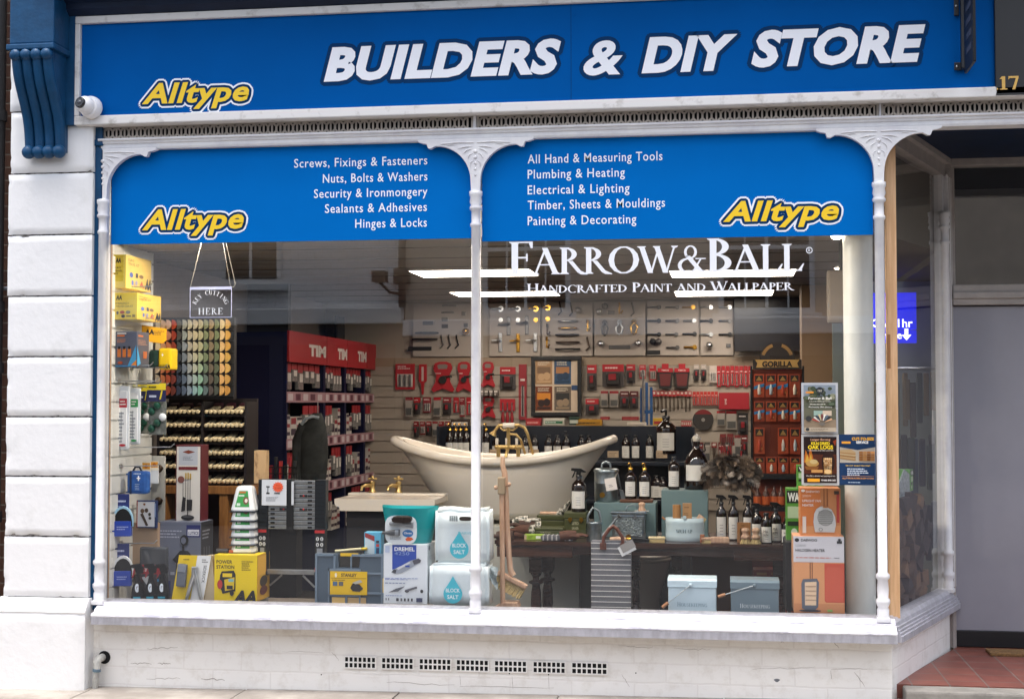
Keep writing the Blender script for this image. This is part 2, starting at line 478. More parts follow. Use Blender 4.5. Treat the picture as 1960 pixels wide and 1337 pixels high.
solo(mb, 'stone_step', 'worn grey stone step at the edge of the red tiled entrance', 'step')

# ================================================================ PIER AND NEIGHBOUR ON THE LEFT
PY = -.09
xl, xr = at(12, 700, PY)[0], at(172, 700, PY)[0]
joints = [at(90, y, PY)[1] for y in (1143, 1026, 911, 797, 682, 566, 449, 331, 212, 92)] + [4.2]
rp_ = random.Random(3)
from mathutils import noise
pier = thing('stone_pier', 'white painted block pier with grooved joints and a splayed plinth', 'pier', (xl, PY, 0))
I = Matrix.Translation((-xl, -PY, 0))
def rough_block(mb, x0, x1, y0, y1, z0, z1, m, seed):
    """a block whose painted face and edges have worn out of true"""
    nx, nz = 20, 14
    vs = []
    for k in range(nz + 1):
        for i in range(nx + 1):
            u, v = i / nx, k / nz
            u = u + .035 * math.sin(math.tau * u) * -.5; v = v + .05 * math.sin(math.tau * v) * -.5
            x, z = x0 + (x1 - x0) * u, z0 + (z1 - z0) * v
            e = min(u * (x1 - x0), (1 - u) * (x1 - x0), v * (z1 - z0), (1 - v) * (z1 - z0))
            q = noise.noise(Vector((x * 9, seed * 3.1, z * 9))); q2 = noise.noise(Vector((x * 34, seed * 7.3, z * 34)))
            y = y0 + .011 * max(0, 1 - e / .011) ** 2 + .0012 * q + .0007 * q2
            if e < .012: y += max(0, q2 - .25) * .05; z += (.002 * q2 if v in (0, 1) else 0)
            vs.append((x, y, z))
    fs = [(k * (nx + 1) + i, k * (nx + 1) + i + 1, (k + 1) * (nx + 1) + i + 1, (k + 1) * (nx + 1) + i) for k in range(nz) for i in range(nx)]
    mb.add(vs, fs, m, True)
    mb.box(x0 + .001, x1 - .001, y0 + .0185, y1, z0 + .0005, z1 - .0005, m)
mb = MB(I)
for n_, (a, b) in enumerate(zip(joints[:-1], joints[1:])):
    w = rp_.uniform(-.006, .006)
    rough_block(mb, xl + w, xr, PY, .3, a + .004, b - .004, MASONRY, n_)
mb.box(xl + .02, xr - .012, PY + .018, .29, -.1, 4.2, mat('joint_grime_grey', '#a09c97', .85, vscale=30, hex2='#4f4a45', lo=.40, hi=.56))
mb.build('shaft', pier)
zt = joints[0]
mb = MB(I)
rough_block(mb, xl - .02, xr + .012, PY - .06, .3, -.1, zt - .07, MASONRY, 31)
mb.prism([(PY - .058, zt - .0705), (PY - .005, zt), (.3, zt), (.3, -.0)], xl - .0195, xr + .0115, MASONRY, axis='x')
mb.build('plinth', pier)
mb = MB(); mb.box(-12, xl - .012, .12, .4, -.3, 5, REDBRICK)
solo(mb, 'brick_wall', 'dark brown brick wall of the neighbour beyond the white pier', 'wall')
mb = MB(); xs = at(2, 300, .05)[0]
mb.tube([(xs - .02, .05, -.1), (xs - .02, .05, 5)], .04, BLACK, 12)
for z in (.9, 1.75, 2.1, 3.2): mb.tube([(xs - .02, .05, z - .03), (xs - .02, .05, z + .03)], .05, BLACK, 12)
solo(mb, 'drain_pipe', 'black downpipe on the dark brick beside the pier', 'pipe')
mb = MB(); mb.tube([(-9, .09, at(3, 552, .09)[1]), (xs + .1, .09, at(3, 552, .09)[1])], .012, mat('grey_cable', '#777a80', .5), 8)
solo(mb, 'wall_cable', 'thin grey conduit crossing the dark brick beside the pier', 'cable')

# ================================================================ THE SHOPFRONT
front = thing('shopfront', 'white and blue timber shopfront with slim columns over a painted brick riser', 'shopfront')
# --- riser
XL, XR = at(172, 1250, -.03)[0], at(1707, 1270, -.03)[0]
SILLB = .33
mb = MB(); mb.box(XL, XR, -.03, .3, -.15, SILLB, RISER)
rc = random.Random(8)
CRK = mat('crack_grey', '#8f867d', .9)
def crack(px0, py0, px1, py1, w):
    n_ = 9; pts = []
    for i in range(n_ + 1):
        x, z = at(px0 + (px1 - px0) * i / n_, py0 + (py1 - py0) * i / n_ + rc.uniform(-1.6, 1.6), -.0306)
        pts.append((x, z))
    for i in range(n_):
        a, b = Vector(pts[i]), Vector(pts[i + 1]); d = (b - a).normalized(); nn = Vector((-d.y, d.x)) * w * .6 * (.4 + .6 * math.sin(math.pi * (i + .5) / n_))
        mb.poly([(a.x - nn.x, -.0306 - .00001 * i, a.y - nn.y), (b.x - nn.x, -.0306 - .00001 * i, b.y - nn.y), (b.x + nn.x, -.0306 - .00001 * i, b.y + nn.y), (a.x + nn.x, -.0306 - .00001 * i, a.y + nn.y)], CRK)
for c_ in ((282, 1241, 340, 1238, .0022), (250, 1269, 290, 1269, .0028), (302, 1269, 327, 1269, .003), (385, 1298, 430, 1300, .0035), (280, 1298, 345, 1297, .002), (635, 1246, 648, 1262, .0016), (540, 1246, 620, 1248, .0012), (740, 1304, 870, 1311, .0018), (880, 1312, 1060, 1316, .0018), (1184, 1236, 1250, 1238, .0016), (1290, 1241, 1360, 1242, .0014), (1590, 1282, 1592, 1300, .0018), (1635, 1285, 1655, 1312, .0022), (1590, 1280, 1660, 1279, .0016), (1440, 1280, 1560, 1276, .0014), (1190, 1290, 1205, 1312, .0016), (1590, 1222, 1606, 1238, .0022), (1490, 1224, 1500, 1228, .0025), (980, 1292, 982, 1318, .0014), (1050, 1292, 1051, 1318, .0014), (880, 1290, 882, 1312, .0012), (700, 1270, 1100, 1284, .0008)): crack(*c_)
x, z = at(1487, 1301, -.031); mb.poly([(x + .014 * math.cos(a_) * (1 + .3 * math.sin(3 * a_)), -.0309, z + .009 * math.sin(a_)) for a_ in [q * math.tau / 12 for q in range(12)]], C('#6d7076'))
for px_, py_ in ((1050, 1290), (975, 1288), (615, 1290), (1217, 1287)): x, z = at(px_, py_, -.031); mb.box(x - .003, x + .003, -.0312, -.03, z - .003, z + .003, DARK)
riser = mb.build('stall_riser', front)
mb = MB(); mb.prism([(XR - .3, .05), (XR, -.029), (XR + .49, 1.25), (XR + .2, 1.3)], -.05, SILLB, RISER, axis='z')
mb.build('side_riser', front)
for k, (a, b) in enumerate([(659, 719), (730, 791), (802, 863), (873, 935), (946, 1008), (1020, 1082), (1094, 1162)]):
    y0 = 1256 + k * 1.9
    X0, X1, Z0, Z1 = rect(a, y0, b, y0 + 22, -.04)
    mb = MB()
    mb.box(X0 + .002, X1 - .002, -.034, -.029, Z0 + .002, Z1 - .002, DARK)  # dark sheet painted as the shade in the air brick's holes
    n = 7; w = (X1 - X0) / n
    for i in range(n + 1): mb.box(X0 + i * w - .0035, X0 + i * w + .0035, -.042, -.0338, Z0, Z1, RISER)
    for z in (Z0, (Z0 + Z1) / 2, Z1): mb.box(X0 - .003, X1 + .003, -.0405, -.0342, z - .0035, z + .0035, RISER)
    mb.build('air_brick', riser)
# --- sill
SY = -.15
zs = lambda y, Y: (at(400, y, Y)[1] + at(1400, y + 24, Y)[1]) / 2
prof = [(.05, .455), (-.045, .447), (-.065, .430), (-.10, .418), (-.115, .400), (-.150, .394), (-.153, .386), (-.150, .338), (-.02, .331), (.05, .331)]
XS0, XS1 = at(174, 1180, SY)[0], at(1718, 1205, SY)[0]
SILLM = mat('lavender_sill_paint', '#adadb6', .34, vscale=30, hex2='#98989f', bump=.15, bscale=60, stretch=(1, .5, .3), lo=.4, hi=.62)
NOSE = mat('worn_white_sill_edge', '#dadae0', .35, vscale=22, hex2='#b0afbc', bump=.2, bscale=60, stretch=(.35, 1, 1), lo=.40, hi=.52)
mb = MB(); mb.prism(prof, XS0, XS1, SILLM, axis='x')
mb.prism([(-.098, .4195), (-.1, .421), (-.117, .4035), (-.152, .3965), (-.156, .386), (-.153, .379), (-.149, .379), (-.149, .393), (-.114, .3995)], XS0 + .001, XS1 - .001, NOSE, axis='x')
mb.prism([(-.046, .4475), (-.048, .449), (-.068, .432), (-.09, .424), (-.09, .4205), (-.066, .4295)], XS0 + .001, XS1 - .001, NOSE, axis='x')
mb.build('sill', front)
# return sill along the splayed side window
RA, RB = Vector((at(1708, 1200, -.06)[0], -.05, 0)), Vector((at(1822, 1160, 1.25)[0], 1.25, 0))
rd = (RB - RA).normalized(); rlen = (RB - RA).length
RM = Matrix.Translation(RA) @ Matrix.Rotation(math.atan2(rd.y, rd.x), 4, 'Z')
mb = MB(RM)
mb.prism([(.06, .455), (-.0, .447), (-.018, .43), (-.022, .412), (-.03, .41), (-.03, .395), (-.037, .393), (-.037, .38), (-.044, .378), (-.044, .365), (-.05, .362), (-.05, .331), (.06, .331)], 0, rlen, SILLM, axis='x')
mb.build('side_sill', front)
# --- blue pilaster strip beside the pier
mb = MB()
xa, xb = at(171, 700, -.05)[0], at(191, 700, -.05)[0]
mb.box(xa, xb, -.05, .1, .40, 3.1, BLUEW, .008)
z1 = at(180, 262, -.06)[1]
mb.box(xa - .008, xb + .008, -.062, .06, z1 - .05, z1 - .015, BLUEW, .006)
mb.build('pilaster_strip', front)
# --- rail and grilles
GZ0, GZ1 = 3.030, 3.098
RZ0, RZ1 = 2.968, 3.028
mb = MB()
mb.prism([(.06, RZ0), (-.045, RZ0), (-.05, RZ0 + .012), (-.05, RZ0 + .03), (-.058, RZ0 + .034), (-.06, RZ0 + .046), (-.07, RZ0 + .05), (-.07, RZ1), (.06, RZ1)], at(190, 270, -.05)[0], 3.2, WHITE, axis='x')
mb.build('head_rail', front)
GX = [(at(200, 258, -.03)[0], at(901, 240, -.03)[0]), (at(918, 240, -.03)[0], at(1676, 220, -.03)[0]), (at(1692, 220, -.03)[0], 3.0)]
mb = MB(); mb.box(GX[0][0] - .06, 3.1, .0, .05, GZ0 - .01, GZ1 + .05, DARK); mb.build('grille_back', front)  # dark sheet painted as the shade behind the lattice
for a, b in GX:
    mb = MB(); p = .0478; x = a
    def bar(x0, z0, x1, z1, w, y):
        d = Vector((x1 - x0, 0, z1 - z0)); n = Vector((-d.z, 0, d.x)).normalized() * w
        q = [(x0 + n.x, z0 + n.z), (x0 - n.x, z0 - n.z), (x1 - n.x, z1 - n.z), (x1 + n.x, z1 + n.z)]
        mb.prism(q, y, y + .006, GRILLE)
    h = GZ1 - GZ0
    while x < b - p * .6:
        bar(x, GZ0 + h * .30, x, GZ0 + h * .70, .0056, -.030)
        bar(x, GZ0 + h * .30, x + p / 2, GZ0, .0052, -.0312); bar(x, GZ0 + h * .30, x - p / 2, GZ0, .0052, -.0312)
        bar(x, GZ0 + h * .70, x + p / 2, GZ1, .0052, -.0312); bar(x, GZ0 + h * .70, x - p / 2, GZ1, .0052, -.0312)
        bar(x + p / 2, GZ0 + h * .12, x + p / 2, GZ0 + h * .88, .0046, -.0324)
        x += p
    mb.box(a - .012, b + .012, -.036, -.03, GZ0 - .004, GZ0 + .006, GRILLE); mb.box(a - .012, b + .012, -.036, -.03, GZ1 - .006, GZ1 + .004, GRILLE)
    mb.box(a - .014, a - .004, -.037, -.029, GZ0 - .004, GZ1 + .004, GRILLE); mb.box(b + .004, b + .014, -.037, -.029, GZ0 - .004, GZ1 + .004, GRILLE)  # flat darker panel paints the shade of the basin's hollow
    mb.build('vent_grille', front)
for a, b in ((GX[0][1] + .016, GX[1][0] - .016), (GX[1][1] + .016, GX[2][0] - .016)):
    mb = MB(); mb.box(a, b, -.05, .02, GZ0, GZ1 + .02, WHITE, .004); mb.build('grille_post', front)
# --- columns with spandrel brackets
def column(name, X, Y, left, right, zb=.445, ang=0):
    M = Matrix.Translation((X, Y, 0)) @ Matrix.Rotation(ang, 4, 'Z')
    mb = MB(M)
    r = .0245
    zc = at(910, 366, -.03)[1]
    prof = [(.031, zb), (.031, zb + .05), (.026, zb + .062), (.036, zb + .085), (.036, zb + .10), (.027, zb + .112), (.030, zb + .15), (.026, zb + .20), (.035, zb + .212), (.035, zb + .228), (r, zb + .24),
            (r, zc - .20), (.031, zc - .192), (.031, zc - .18), (r, zc - .172), (r, zc - .11), (.034, zc - .10), (.034, zc - .09), (.027, zc - .08), (.034, zc - .06), (.030, zc - .035), (.036, zc - .022), (.036, zc - .004), (.024, zc)]
    mb.lathe(prof, 0, -.026, WHITE, 16)
    mb.box(-.018, .018, -.02, .03, zb, RZ0 - .002, WHITE)
    mb.box(-.034, .034, -.06, .01, zb - .012, zb + .012, WHITE, .004)
    c = mb.build(name, front)
    mb = MB(M)
    top = RZ0 + .004
    hh, ww = top - (zc - .005), .315
    side = [(.0, zc - .005), (.024, zc - .005)]
    for i in range(13):
        t = i / 12 * math.pi / 2
        side.append((.026 + (ww - .095 - .026) * (1 - math.cos(t)), zc + .05 + (hh - .09) * math.sin(t) * 1.0))
    e = side[-1]
    side += [(ww - .07, e[1] - .014), (ww - .055, e[1] - .012), (ww - .045, e[1] + .012), (ww - .02, e[1] + .016), (ww, top - .012), (ww, top), (0, top)]
    lt = [(-x, z) for x, z in side[::-1]]
    if right: mb.prism(side, -.042, -.008, WHITE)
    if left: mb.prism(lt, -.042, -.008, WHITE)
    # raised foliage on the spandrel
    for sg in ([1] if right else []) + ([-1] if left else []):
        for (ox, oz, an, ln, wd) in ((.016, .045, -8, .085, .0035), (.016, .055, -30, .06, .0035), (.014, .08, -55, .045, .003), (.010, .12, -70, .04, .003), (.11, .034, -6, .05, .0025)):
            dx, dz = math.cos(R_(an)) * ln, math.sin(R_(an)) * ln
            p_ = [(sg * (ox + dx * q + .012 * math.sin(math.pi * q) * -math.sin(R_(an))), -.042 - .003 * math.sin(math.pi * q), top - oz + dz * q + .006 * math.sin(math.pi * q)) for q in (0, .25, .5, .75, 1)]
            mb.tube(p_, [.0015, wd * .8, wd, wd * .7, .001], WHITE, 6)
        mb.tube([(sg * .01, -.043, top - .022), (sg * .10, -.044, top - .020), (sg * .19, -.043, top - .026)], .004, WHITE, 6)
    for k in range(5): mb.ball((0, -.043, top - .07 - k * .032), .011 - .0012 * k, WHITE, 8, 5, sy=.6)
    mb.build('spandrel_bracket', c)
    return c
CX = [at(197, 700, -.03)[0], at(911.5, 700, -.03)[0], at(1685, 700, -.03)[0]]
column('window_column', CX[0], -.02, False, True)
column('window_column', CX[1], -.02, True, True)
column('window_column', CX[2], -.02, True, True)
inner = RA + rd * (rlen - .10)
column('window_column', inner.x - .02, inner.y + .02, False, False, ang=math.atan2(rd.y, rd.x))
# --- panes
for a, b in ((CX[0] + .0, CX[1]), (CX[1], CX[2])):
    mb = MB(); mb.poly([(a + .02, .0, .44), (b - .02, .0, .44), (b - .02, .0, RZ0 + .01), (a + .02, .0, RZ0 + .01)], GLASS)
    mb.build('window_pane', front)
mb = MB(RM); mb.poly([(.06, .03, .445), (rlen - .06, .03, .445), (rlen - .06, .03, RZ0), (.06, .03, RZ0)], GLASS); mb.build('side_pane', front)
DWOOD = mat('grey_brown_paint', '#a39c98', .42, var=.15, vscale=12)
mb = MB(RM)
mb.prism([(.0, RZ0 - .06), (.0, RZ0 + .01), (-.03, RZ0 + .012), (-.03, RZ0 + .05), (-.05, RZ0 + .06), (-.05, 3.1), (.09, 3.1), (.09, RZ0 - .06)], .06, rlen + .02, DWOOD, axis='x')
mb.box(rlen - .05, rlen + .0, -.02, .06, .4, RZ0 - .061, WHITE, .006)
for k in range(3): mb.box(rlen - .044 + k * .016, rlen - .036 + k * .016, -.028, -.018, .46, RZ0 - .07, WHITE, .003)
mb.build('side_frame', front)
# --- soffit over the entrance
mb = MB(); mb.prism([(CX[2] + .02, .07), (3.2, .07), (3.2, 1.5), (RB.x, 1.5), (RB.x, 1.28)], 3.012, 3.04, NAVY, axis='z')
mb.build('entrance_soffit', front)
# --- fascia: board, white frame, cornice, blue end block
FY = -.10
FX0, FZ0, FZ1 = at(155, 228, FY)[0], 3.150, at(155, 48, FY)[1]
mb = MB(); mb.box(FX0, 3.4, FY, -.02, FZ0, FZ1 + .0, SIGNB)
xsm = at(1093, 120, FY)[0]
mb.box(xsm - .0014, xsm + .0014, FY - .0006, FY + .002, FZ0 + .003, FZ1 - .003, DKBLUE)
for px, py in ((700, 205), (1078, 196), (1100, 195), (1320, 192), (1536, 185), (1760, 176), (260, 222), (1100, 30), (1530, 190)):
    x, z = at(px, py, FY); mb.ball((x, FY, z), .005, SIGNB, 8, 4, sy=.5)
fascia = mb.build('fascia_board', front)
mb = MB()
mb.box(FX0 - .03, 3.4, FY - .025, -.02, FZ0 - .052, FZ0 - .001, WHITE_FASC, .006)
mb.box(FX0 - .03, 3.4, FY - .025, -.02, FZ1 + .001, FZ1 + .042, WHITE_FASC, .006)
mb.box(FX0 - .03, FX0 - .001, FY - .024, -.021, FZ0 - .0005, FZ1 + .0005, WHITE_FASC, .005)
mb.build('fascia_frame', front)
mb = MB()
CB = FZ1 + .045
mb.prism([(.1, CB + .0), (-.12, CB), (-.16, CB + .03), (-.16, CB + .06), (-.24, CB + .10), (-.34, CB + .13), (-.36, CB + .2), (-.36, CB + .32), (.1, CB + .32)], at(100, 30, -.1)[0], 3.4, NAVY, axis='x')
mb.build('cornice', front)
mb = MB()
bx0, bx1 = at(18, 60, -.30)[0], at(103, 60, -.30)[0]
zb0 = at(60, 84, -.30)[1]
mb.box(bx0, bx1, -.30, .05, zb0, 4.2, BLUEW, .01)
mb.box(bx0 - .01, bx1 + .01, -.32, .05, zb0 - .035, zb0 - .001, BLUEW, .008)
mb.box(bx0 + .01, at(150, 60, -.1)[0], -.12, .05, 3.1, 4.2, BLUEW, .004)
mb.build('end_block', front)
# --- scrolled console
mb = MB()
cx0, cx1 = bx0 + .012, bx1 - .008
ztp, zbt = zb0 - .036, at(100, 292, -.12)[1]
def cur(t):
    z = ztp + (zbt - ztp) * t
    y = -.30 + .18 * (1 / (1 + math.exp(-(t - .45) * 7)))
    return y, z
n = 4; w = (cx1 - cx0) / n
for k in range(n):
    pts = [(cx0 + w * (k + .5),) + cur(i / 14) for i in range(15)]
    mb.tube(pts, [w * .5] * 15, BLUEW, 10)
    mb.ball((cx0 + w * (k + .5), cur(1)[0] - .022, zbt - .0), .038, BLUEW, 12, 8)
    mb.ball((cx0 + w * (k + .5), cur(0)[0] - .008, ztp - .025), .036, BLUEW, 12, 8)
side = [(.02, ztp)] + [cur(i / 14) for i in range(15)] + [(.02, zbt)]
mb.prism(side, cx0 + .006, cx1 - .006, BLUEW, axis='x')
mb.build('scroll_console', front)

# ================================================================ LETTERING ON THE FASCIA
mb = MB()
def line3(mb, s, px0, px1, pyb, pyt, Y, lay, shear, space=1.0):
    """one word on the sloping photographed line: from px0 to px1, baseline pyb, cap height from pyt"""
    X0, zb = at(px0, pyb, Y); X1 = at(px1, pyb, Y)[0]; h = at(px0, pyt, Y)[1] - zb
    for i, (bold, m) in enumerate(lay):
        mb.text(s, (X0 + X1) / 2, zb, Y - .0012 * (i + 1), h, m, 'c', bold, shear, width=None, space=space, sx=(X1 - X0) / 1e9 if False else 1.0)
    return X0, X1, zb, h
def outlined(mb, s, px0, px1, pyb, pyt, Y, layers, shear, face_bold):
    X0, zb = at(px0, pyb, Y); X1 = at(px1, pyb, Y)[0]; h = at((px0 + px1) / 2, pyt, Y)[1] - at((px0 + px1) / 2, pyb, Y)[1]
    vs, fs, a, b = text_mesh(s, face_bold, shear, 1.1 if face_bold > .05 else 1.06)
    k = h / (CAP + 2 * face_bold); kx = (X1 - X0) / (b - a)
    for i, (o, m) in enumerate(layers):
        if o == 0:
            mb.add([(X0 + (v[0] - a) * kx, Y - .0035, zb + (v[1] + face_bold) * k) for v in vs], fs, m)
        else:   # the outline: the lettering spread in a ring
            N = 14
            for j in range(N):
                t = 2 * math.pi * j / N
                dx, dz = o * math.cos(t), o * math.sin(t)
                mb.add([(X0 + (v[0] - a) * kx + dx, Y - .0006 - .0011 * i - .00004 * j, zb + (v[1] + face_bold) * k + dz) for v in vs], fs, m)
for w_, a, b, yb in (('BUILDERS', 620, 1074, 160), ('&', 1117, 1192, 147), ('DIY', 1228, 1412, 143), ('STORE', 1438, 1772, 130)):
    ya = {'BUILDERS': 87, '&': 74, 'DIY': 68, 'STORE': 55}[w_]
    outlined(mb, w_, a, b, {'BUILDERS': 157, '&': 145, 'DIY': 141, 'STORE': 130}[w_], ya, FY, [(.023, DKBLUE), (0, LETW)], .22, .03 if w_ == '&' else .05)
lett = mb.build('sign_lettering', fascia)
def wordmark(mb, px0, px1, pyb, pyt, Y):
    outlined(mb, 'Alltype', px0, px1, pyb, pyt, Y, [(.024, LETW), (.014, DKBLUE), (0, YELLOW)], .25, .03)
mb = MB(); wordmark(mb, 272, 477, 200, 158, FY); mb.build('sign_wordmark', fascia)

# ================================================================ WINDOW BANNERS
BL = [('Screws, Fixings & Fasteners', 563, 818, 321), ('Nuts, Bolts & Washers', 618, 818, 350), ('Security & Ironmongery', 601, 818, 379), ('Sealants & Adhesives', 622, 817, 407.5), ('Hinges & Locks', 680, 817, 436)]
BR = [('All Hand & Measuring Tools', 1010, 1268, 313), ('Plumbing & Heating', 1010, 1196, 342), ('Electrical & Lighting', 1010, 1205, 372), ('Timber, Sheets & Mouldings', 1010, 1273, 401), ('Painting & Decorating', 1010, 1218, 431)]
for i, (x0, x1, z0, L, wm, lab) in enumerate((
        (CX[0] + .03, CX[1] - .027, at(500, 463, 0)[1], BL, (272, 467, 441, 399), 'blue window banner whose list begins with Screws, Fixings and Fasteners'),
        (CX[1] + .027, CX[2] - .027, at(1290, 456, 0)[1], BR, (1384, 1606, 425, 383), 'blue window banner whose list begins with All Hand and Measuring Tools'))):
    t = thing('window_banner', lab, 'banner', ((x0 + x1) / 2, -.004, z0))
    I = Matrix.Translation((-(x0 + x1) / 2, .004, -z0))
    mb = MB(I); mb.box(x0, x1, -.006, -.002, z0, RZ0 - .002, SIGNB2); mb.build('vinyl_panel', t)
    for s, a, b, yb in L:
        mb = MB(I); X0, zb = at(a, yb, -.007); X1 = at(b, yb, -.007)[0]
        mb.text(s, X0, zb, -.0072, .0505, LETW, 'l', .007, 0, width=X1 - X0, space=1.12)
        mb.build('lettering_line', t)
    mb = MB(I); wordmark(mb, *wm, -.006); mb.build('wordmark', t)

# ================================================================ PAINT BRAND LETTERING ON THE GLASS
gl_ = thing('window_lettering', 'white serif Farrow & Ball paint and wallpaper lettering across the glass', 'window lettering', (at(1255, 500, 0)[0], -.003, 2.2))
I = Matrix.Translation((-gl_.location.x, .003, -2.2))
def glass_line(mb, s, px0, px1, pyb, pyt, small):
    X0, zb = at(px0, pyb, 0); X1 = at(px1, pyb - (px1 - px0) * .008, 0)[0]
    serif_text(mb, s, X0, zb, -.003, at(px0, pyt, 0)[1] - zb, LETW, small, X1 - X0, gap=-.03 if small > .7 else .05)
mb = MB(I); glass_line(mb, 'Farrow&Ball', 972, 1538, 526, 463, .80)
x, z = at(1549, 479, 0)
for k in range(16):
    a, b = k * math.pi / 8, (k + 1) * math.pi / 8
    mb.poly([(x + .017 * math.cos(a), -.003, z + .017 * math.sin(a)), (x + .017 * math.cos(b), -.003, z + .017 * math.sin(b)), (x + .013 * math.cos(b), -.003, z + .013 * math.sin(b)), (x + .013 * math.cos(a), -.003, z + .013 * math.sin(a))][::-1], LETW)
mb.text('R', x, z - .007, -.003, .015, LETW, 'c', .01)
mb.build('name_line', gl_)
mb = MB(I); glass_line(mb, 'Handcrafted Paint and Wallpaper', 1008, 1518, 561, 543, .80); mb.build('slogan_line', gl_)

# ================================================================ SMALL THINGS ON THE FRONT
t = thing('security_camera', 'white round security camera fixed to the corner of the fascia frame', 'security camera', (at(172, 205, -.13)[0], -.127, at(172, 205, -.13)[1]))
WP = mat('white_plastic', '#e4e4e6', .35)
mb = MB(Matrix.Rotation(R_(90), 4, 'X')); mb.lathe([(.062, 0), (.064, .012), (.062, .03), (.05, .05)], .012, -.005, WP, 24); mb.build('base', t)
mb = MB(); mb.ball((0, -.058, 0), .05, WP, 20, 12); mb.build('ball_housing', t)
mb = MB(Matrix.Translation((-.008, -.095, .004)) @ Matrix.Rotation(R_(80), 4, 'X') @ Matrix.Rotation(R_(-14), 4, 'Y')); mb.lathe([(.03, 0), (.03, .014), (.026, .016)], 0, 0, mat('dark_lens', '#1c1d20', .12), 18); mb.lathe([(.014, .0165), (.010, .022), (.004, .024)], 0, 0, mat('lens_glass', '#50525a', .08), 12); mb.build('lens', t)

t = thing('hanging_sign', 'dark projecting sign board hung on a black bolted bracket', 'hanging sign', (at(1838, 100, -.12)[0], -.11, 3.3))
X = 0
mb = MB()
for z in (.02, .34, .55):
    pass
mb.box(-.028, -.004, -.012, -.001, .22, .62, BLACK, .003); mb.box(.0, .03, -.05, -.013, -.06, .62, BLACK, .004)
mb.box(-.03, .05, -.012, -.001, -.06, -.02, BLACK, .003)
for x, z in ((-.018, .60), (-.018, .51), (-.018, .27), (-.018, -.04), (.042, -.04)): mb.ball((x, -.012, z), .006, STEEL, 8, 4)
mb.build('bracket', t)
mb = MB(); mb.box(.004, .018, -.36, -.10, -.10, .8, mat('dark_sign_edge', '#15171b', .45, spec=.2), .004); mb.build('sign_board', t)
mb = MB()
for i in range(9): mb.box(.0028, .0037, -.31, -.16, -.02 + i * .07, -.02 + i * .07 + .03, C('#2a3040'))
mb.build('sign_print', t)
X0, X1, Z0, Z1 = rect(1905, 0, 1990, 182, -.13)
mb = MB(); mb.box(X0, X0 + .5, -.125, -.102, Z0, 4.0, BLACK, .004)
mb.box(X0 + .002, X0 + .498, -.128, -.12, Z0 + .002, Z0 + .012, BLACK)
GOLD = mat('gold_leaf', '#cfa75a', .45, .4)
b = mb
xx, zz = at(1911, 172, -.13)
b.box(xx + .018, xx + .034, -.128, -.1245, zz, zz + .068, GOLD); b.box(xx + .008, xx + .044, -.1285, -.1245, zz, zz + .006, GOLD); b.prism([(xx + .006, zz + .054), (xx + .018, zz + .056), (xx + .018, zz + .067), (xx + .012, zz + .062)], -.128, -.1245, GOLD)
b.prism([(xx + .05, zz + .068), (xx + .05, zz + .05), (xx + .056, zz + .058), (xx + .086, zz + .058), (xx + .068, zz), (xx + .082, zz), (xx + .099, zz + .06), (xx + .099, zz + .068)], -.128, -.1245, GOLD)
b.ball((xx - .004, -.126, zz + .004), .005, GOLD, 8, 4)
solo(b, 'number_board', 'black board with gold house number 17 at the end of the fascia', 'number board')
# waste pipe
t = thing('waste_pipe', 'grey white waste pipe bending down out of a dark hole in the riser', 'pipe', (at(192, 1320, -.09)[0], -.09, zg(-3.4)))
x, z = at(196, 1257, -.035); x -= t.location.x; z -= t.location.z
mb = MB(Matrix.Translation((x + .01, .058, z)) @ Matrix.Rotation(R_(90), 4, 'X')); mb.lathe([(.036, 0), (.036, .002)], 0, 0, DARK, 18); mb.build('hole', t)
GP = mat('old_grey_plastic', '#b7b6b0', .5, var=.3, vscale=20)
mb = MB(); mb.tube([(x, .06, z), (x, .01, z - .0), (x - .004, .0, z - .012), (x - .006, 0, z - .06)], .021, GP, 12); mb.build('elbow', t)
mb = MB(); mb.tube([(x - .007, 0, z - .05), (x - .018, .0, -.01)], .0175, GP, 12); mb.tube([(x - .006, 0, z - .052), (x - .008, 0, z - .068)], .023, mat('pipe_collar', '#5d7280', .4), 12); mb.build('downpipe', t)

# ================================================================ ENTRANCE DOOR
DY = 1.262
t = thing('door', 'grey entrance door under a glazed fanlight, black kick board at its foot', 'door', (RB.x, DY, .1))
I = Matrix.Translation((-RB.x, -DY, -.1))
dz = lambda py: at(1900, py, DY)[1]
x0 = at(1824, 800, DY)[0]; xo = RB.x - .02; x1 = x0 + .95
mb = MB(I)
mb.box(xo, x0 - .001, DY - .05, DY + .05, .1, dz(300), DWOOD, .006)
mb.box(x0 - .026, x0 - .012, DY - .062, DY - .04, .1, dz(330), DWOOD, .004)
mb.box(x0, x1, DY - .045, DY + .05, dz(318), dz(300), DWOOD, .006)
mb.box(x0, x1, DY - .05, DY + .05, dz(584), dz(545), DWOOD, .008)
mb.box(x0, x1, DY - .066, DY - .0501, dz(572), dz(560), DWOOD, .005)
mb.box(x0, x0 + .02, DY - .03, DY + .05, dz(545) + .001, dz(318) - .001, DWOOD, .005); mb.box(x1, x1 + .08, DY - .05, DY + .05, .1, dz(300), DWOOD, .006)
mb.build('frame', t)
mb = MB(I); mb.poly([(x0 + .01, DY + .02, dz(546)), (x1, DY + .02, dz(546)), (x1, DY + .02, dz(317)), (x0 + .01, DY + .02, dz(317))], GLASS); mb.build('fanlight_pane', t)
mb = MB(I); mb.box(x0 + .002, x1 - .002, DY - .01, DY + .035, dz(1206), dz(586), mat('grey_door_paint', '#8e8e98', .38, var=.06, vscale=3), .003); mb.build('door_leaf', t)
mb = MB(I); mb.box(x0 + .002, x1 - .002, DY - .016, DY + .035, .104, dz(1206) - .001, BLACK, .003); mb.build('kick_board', t)
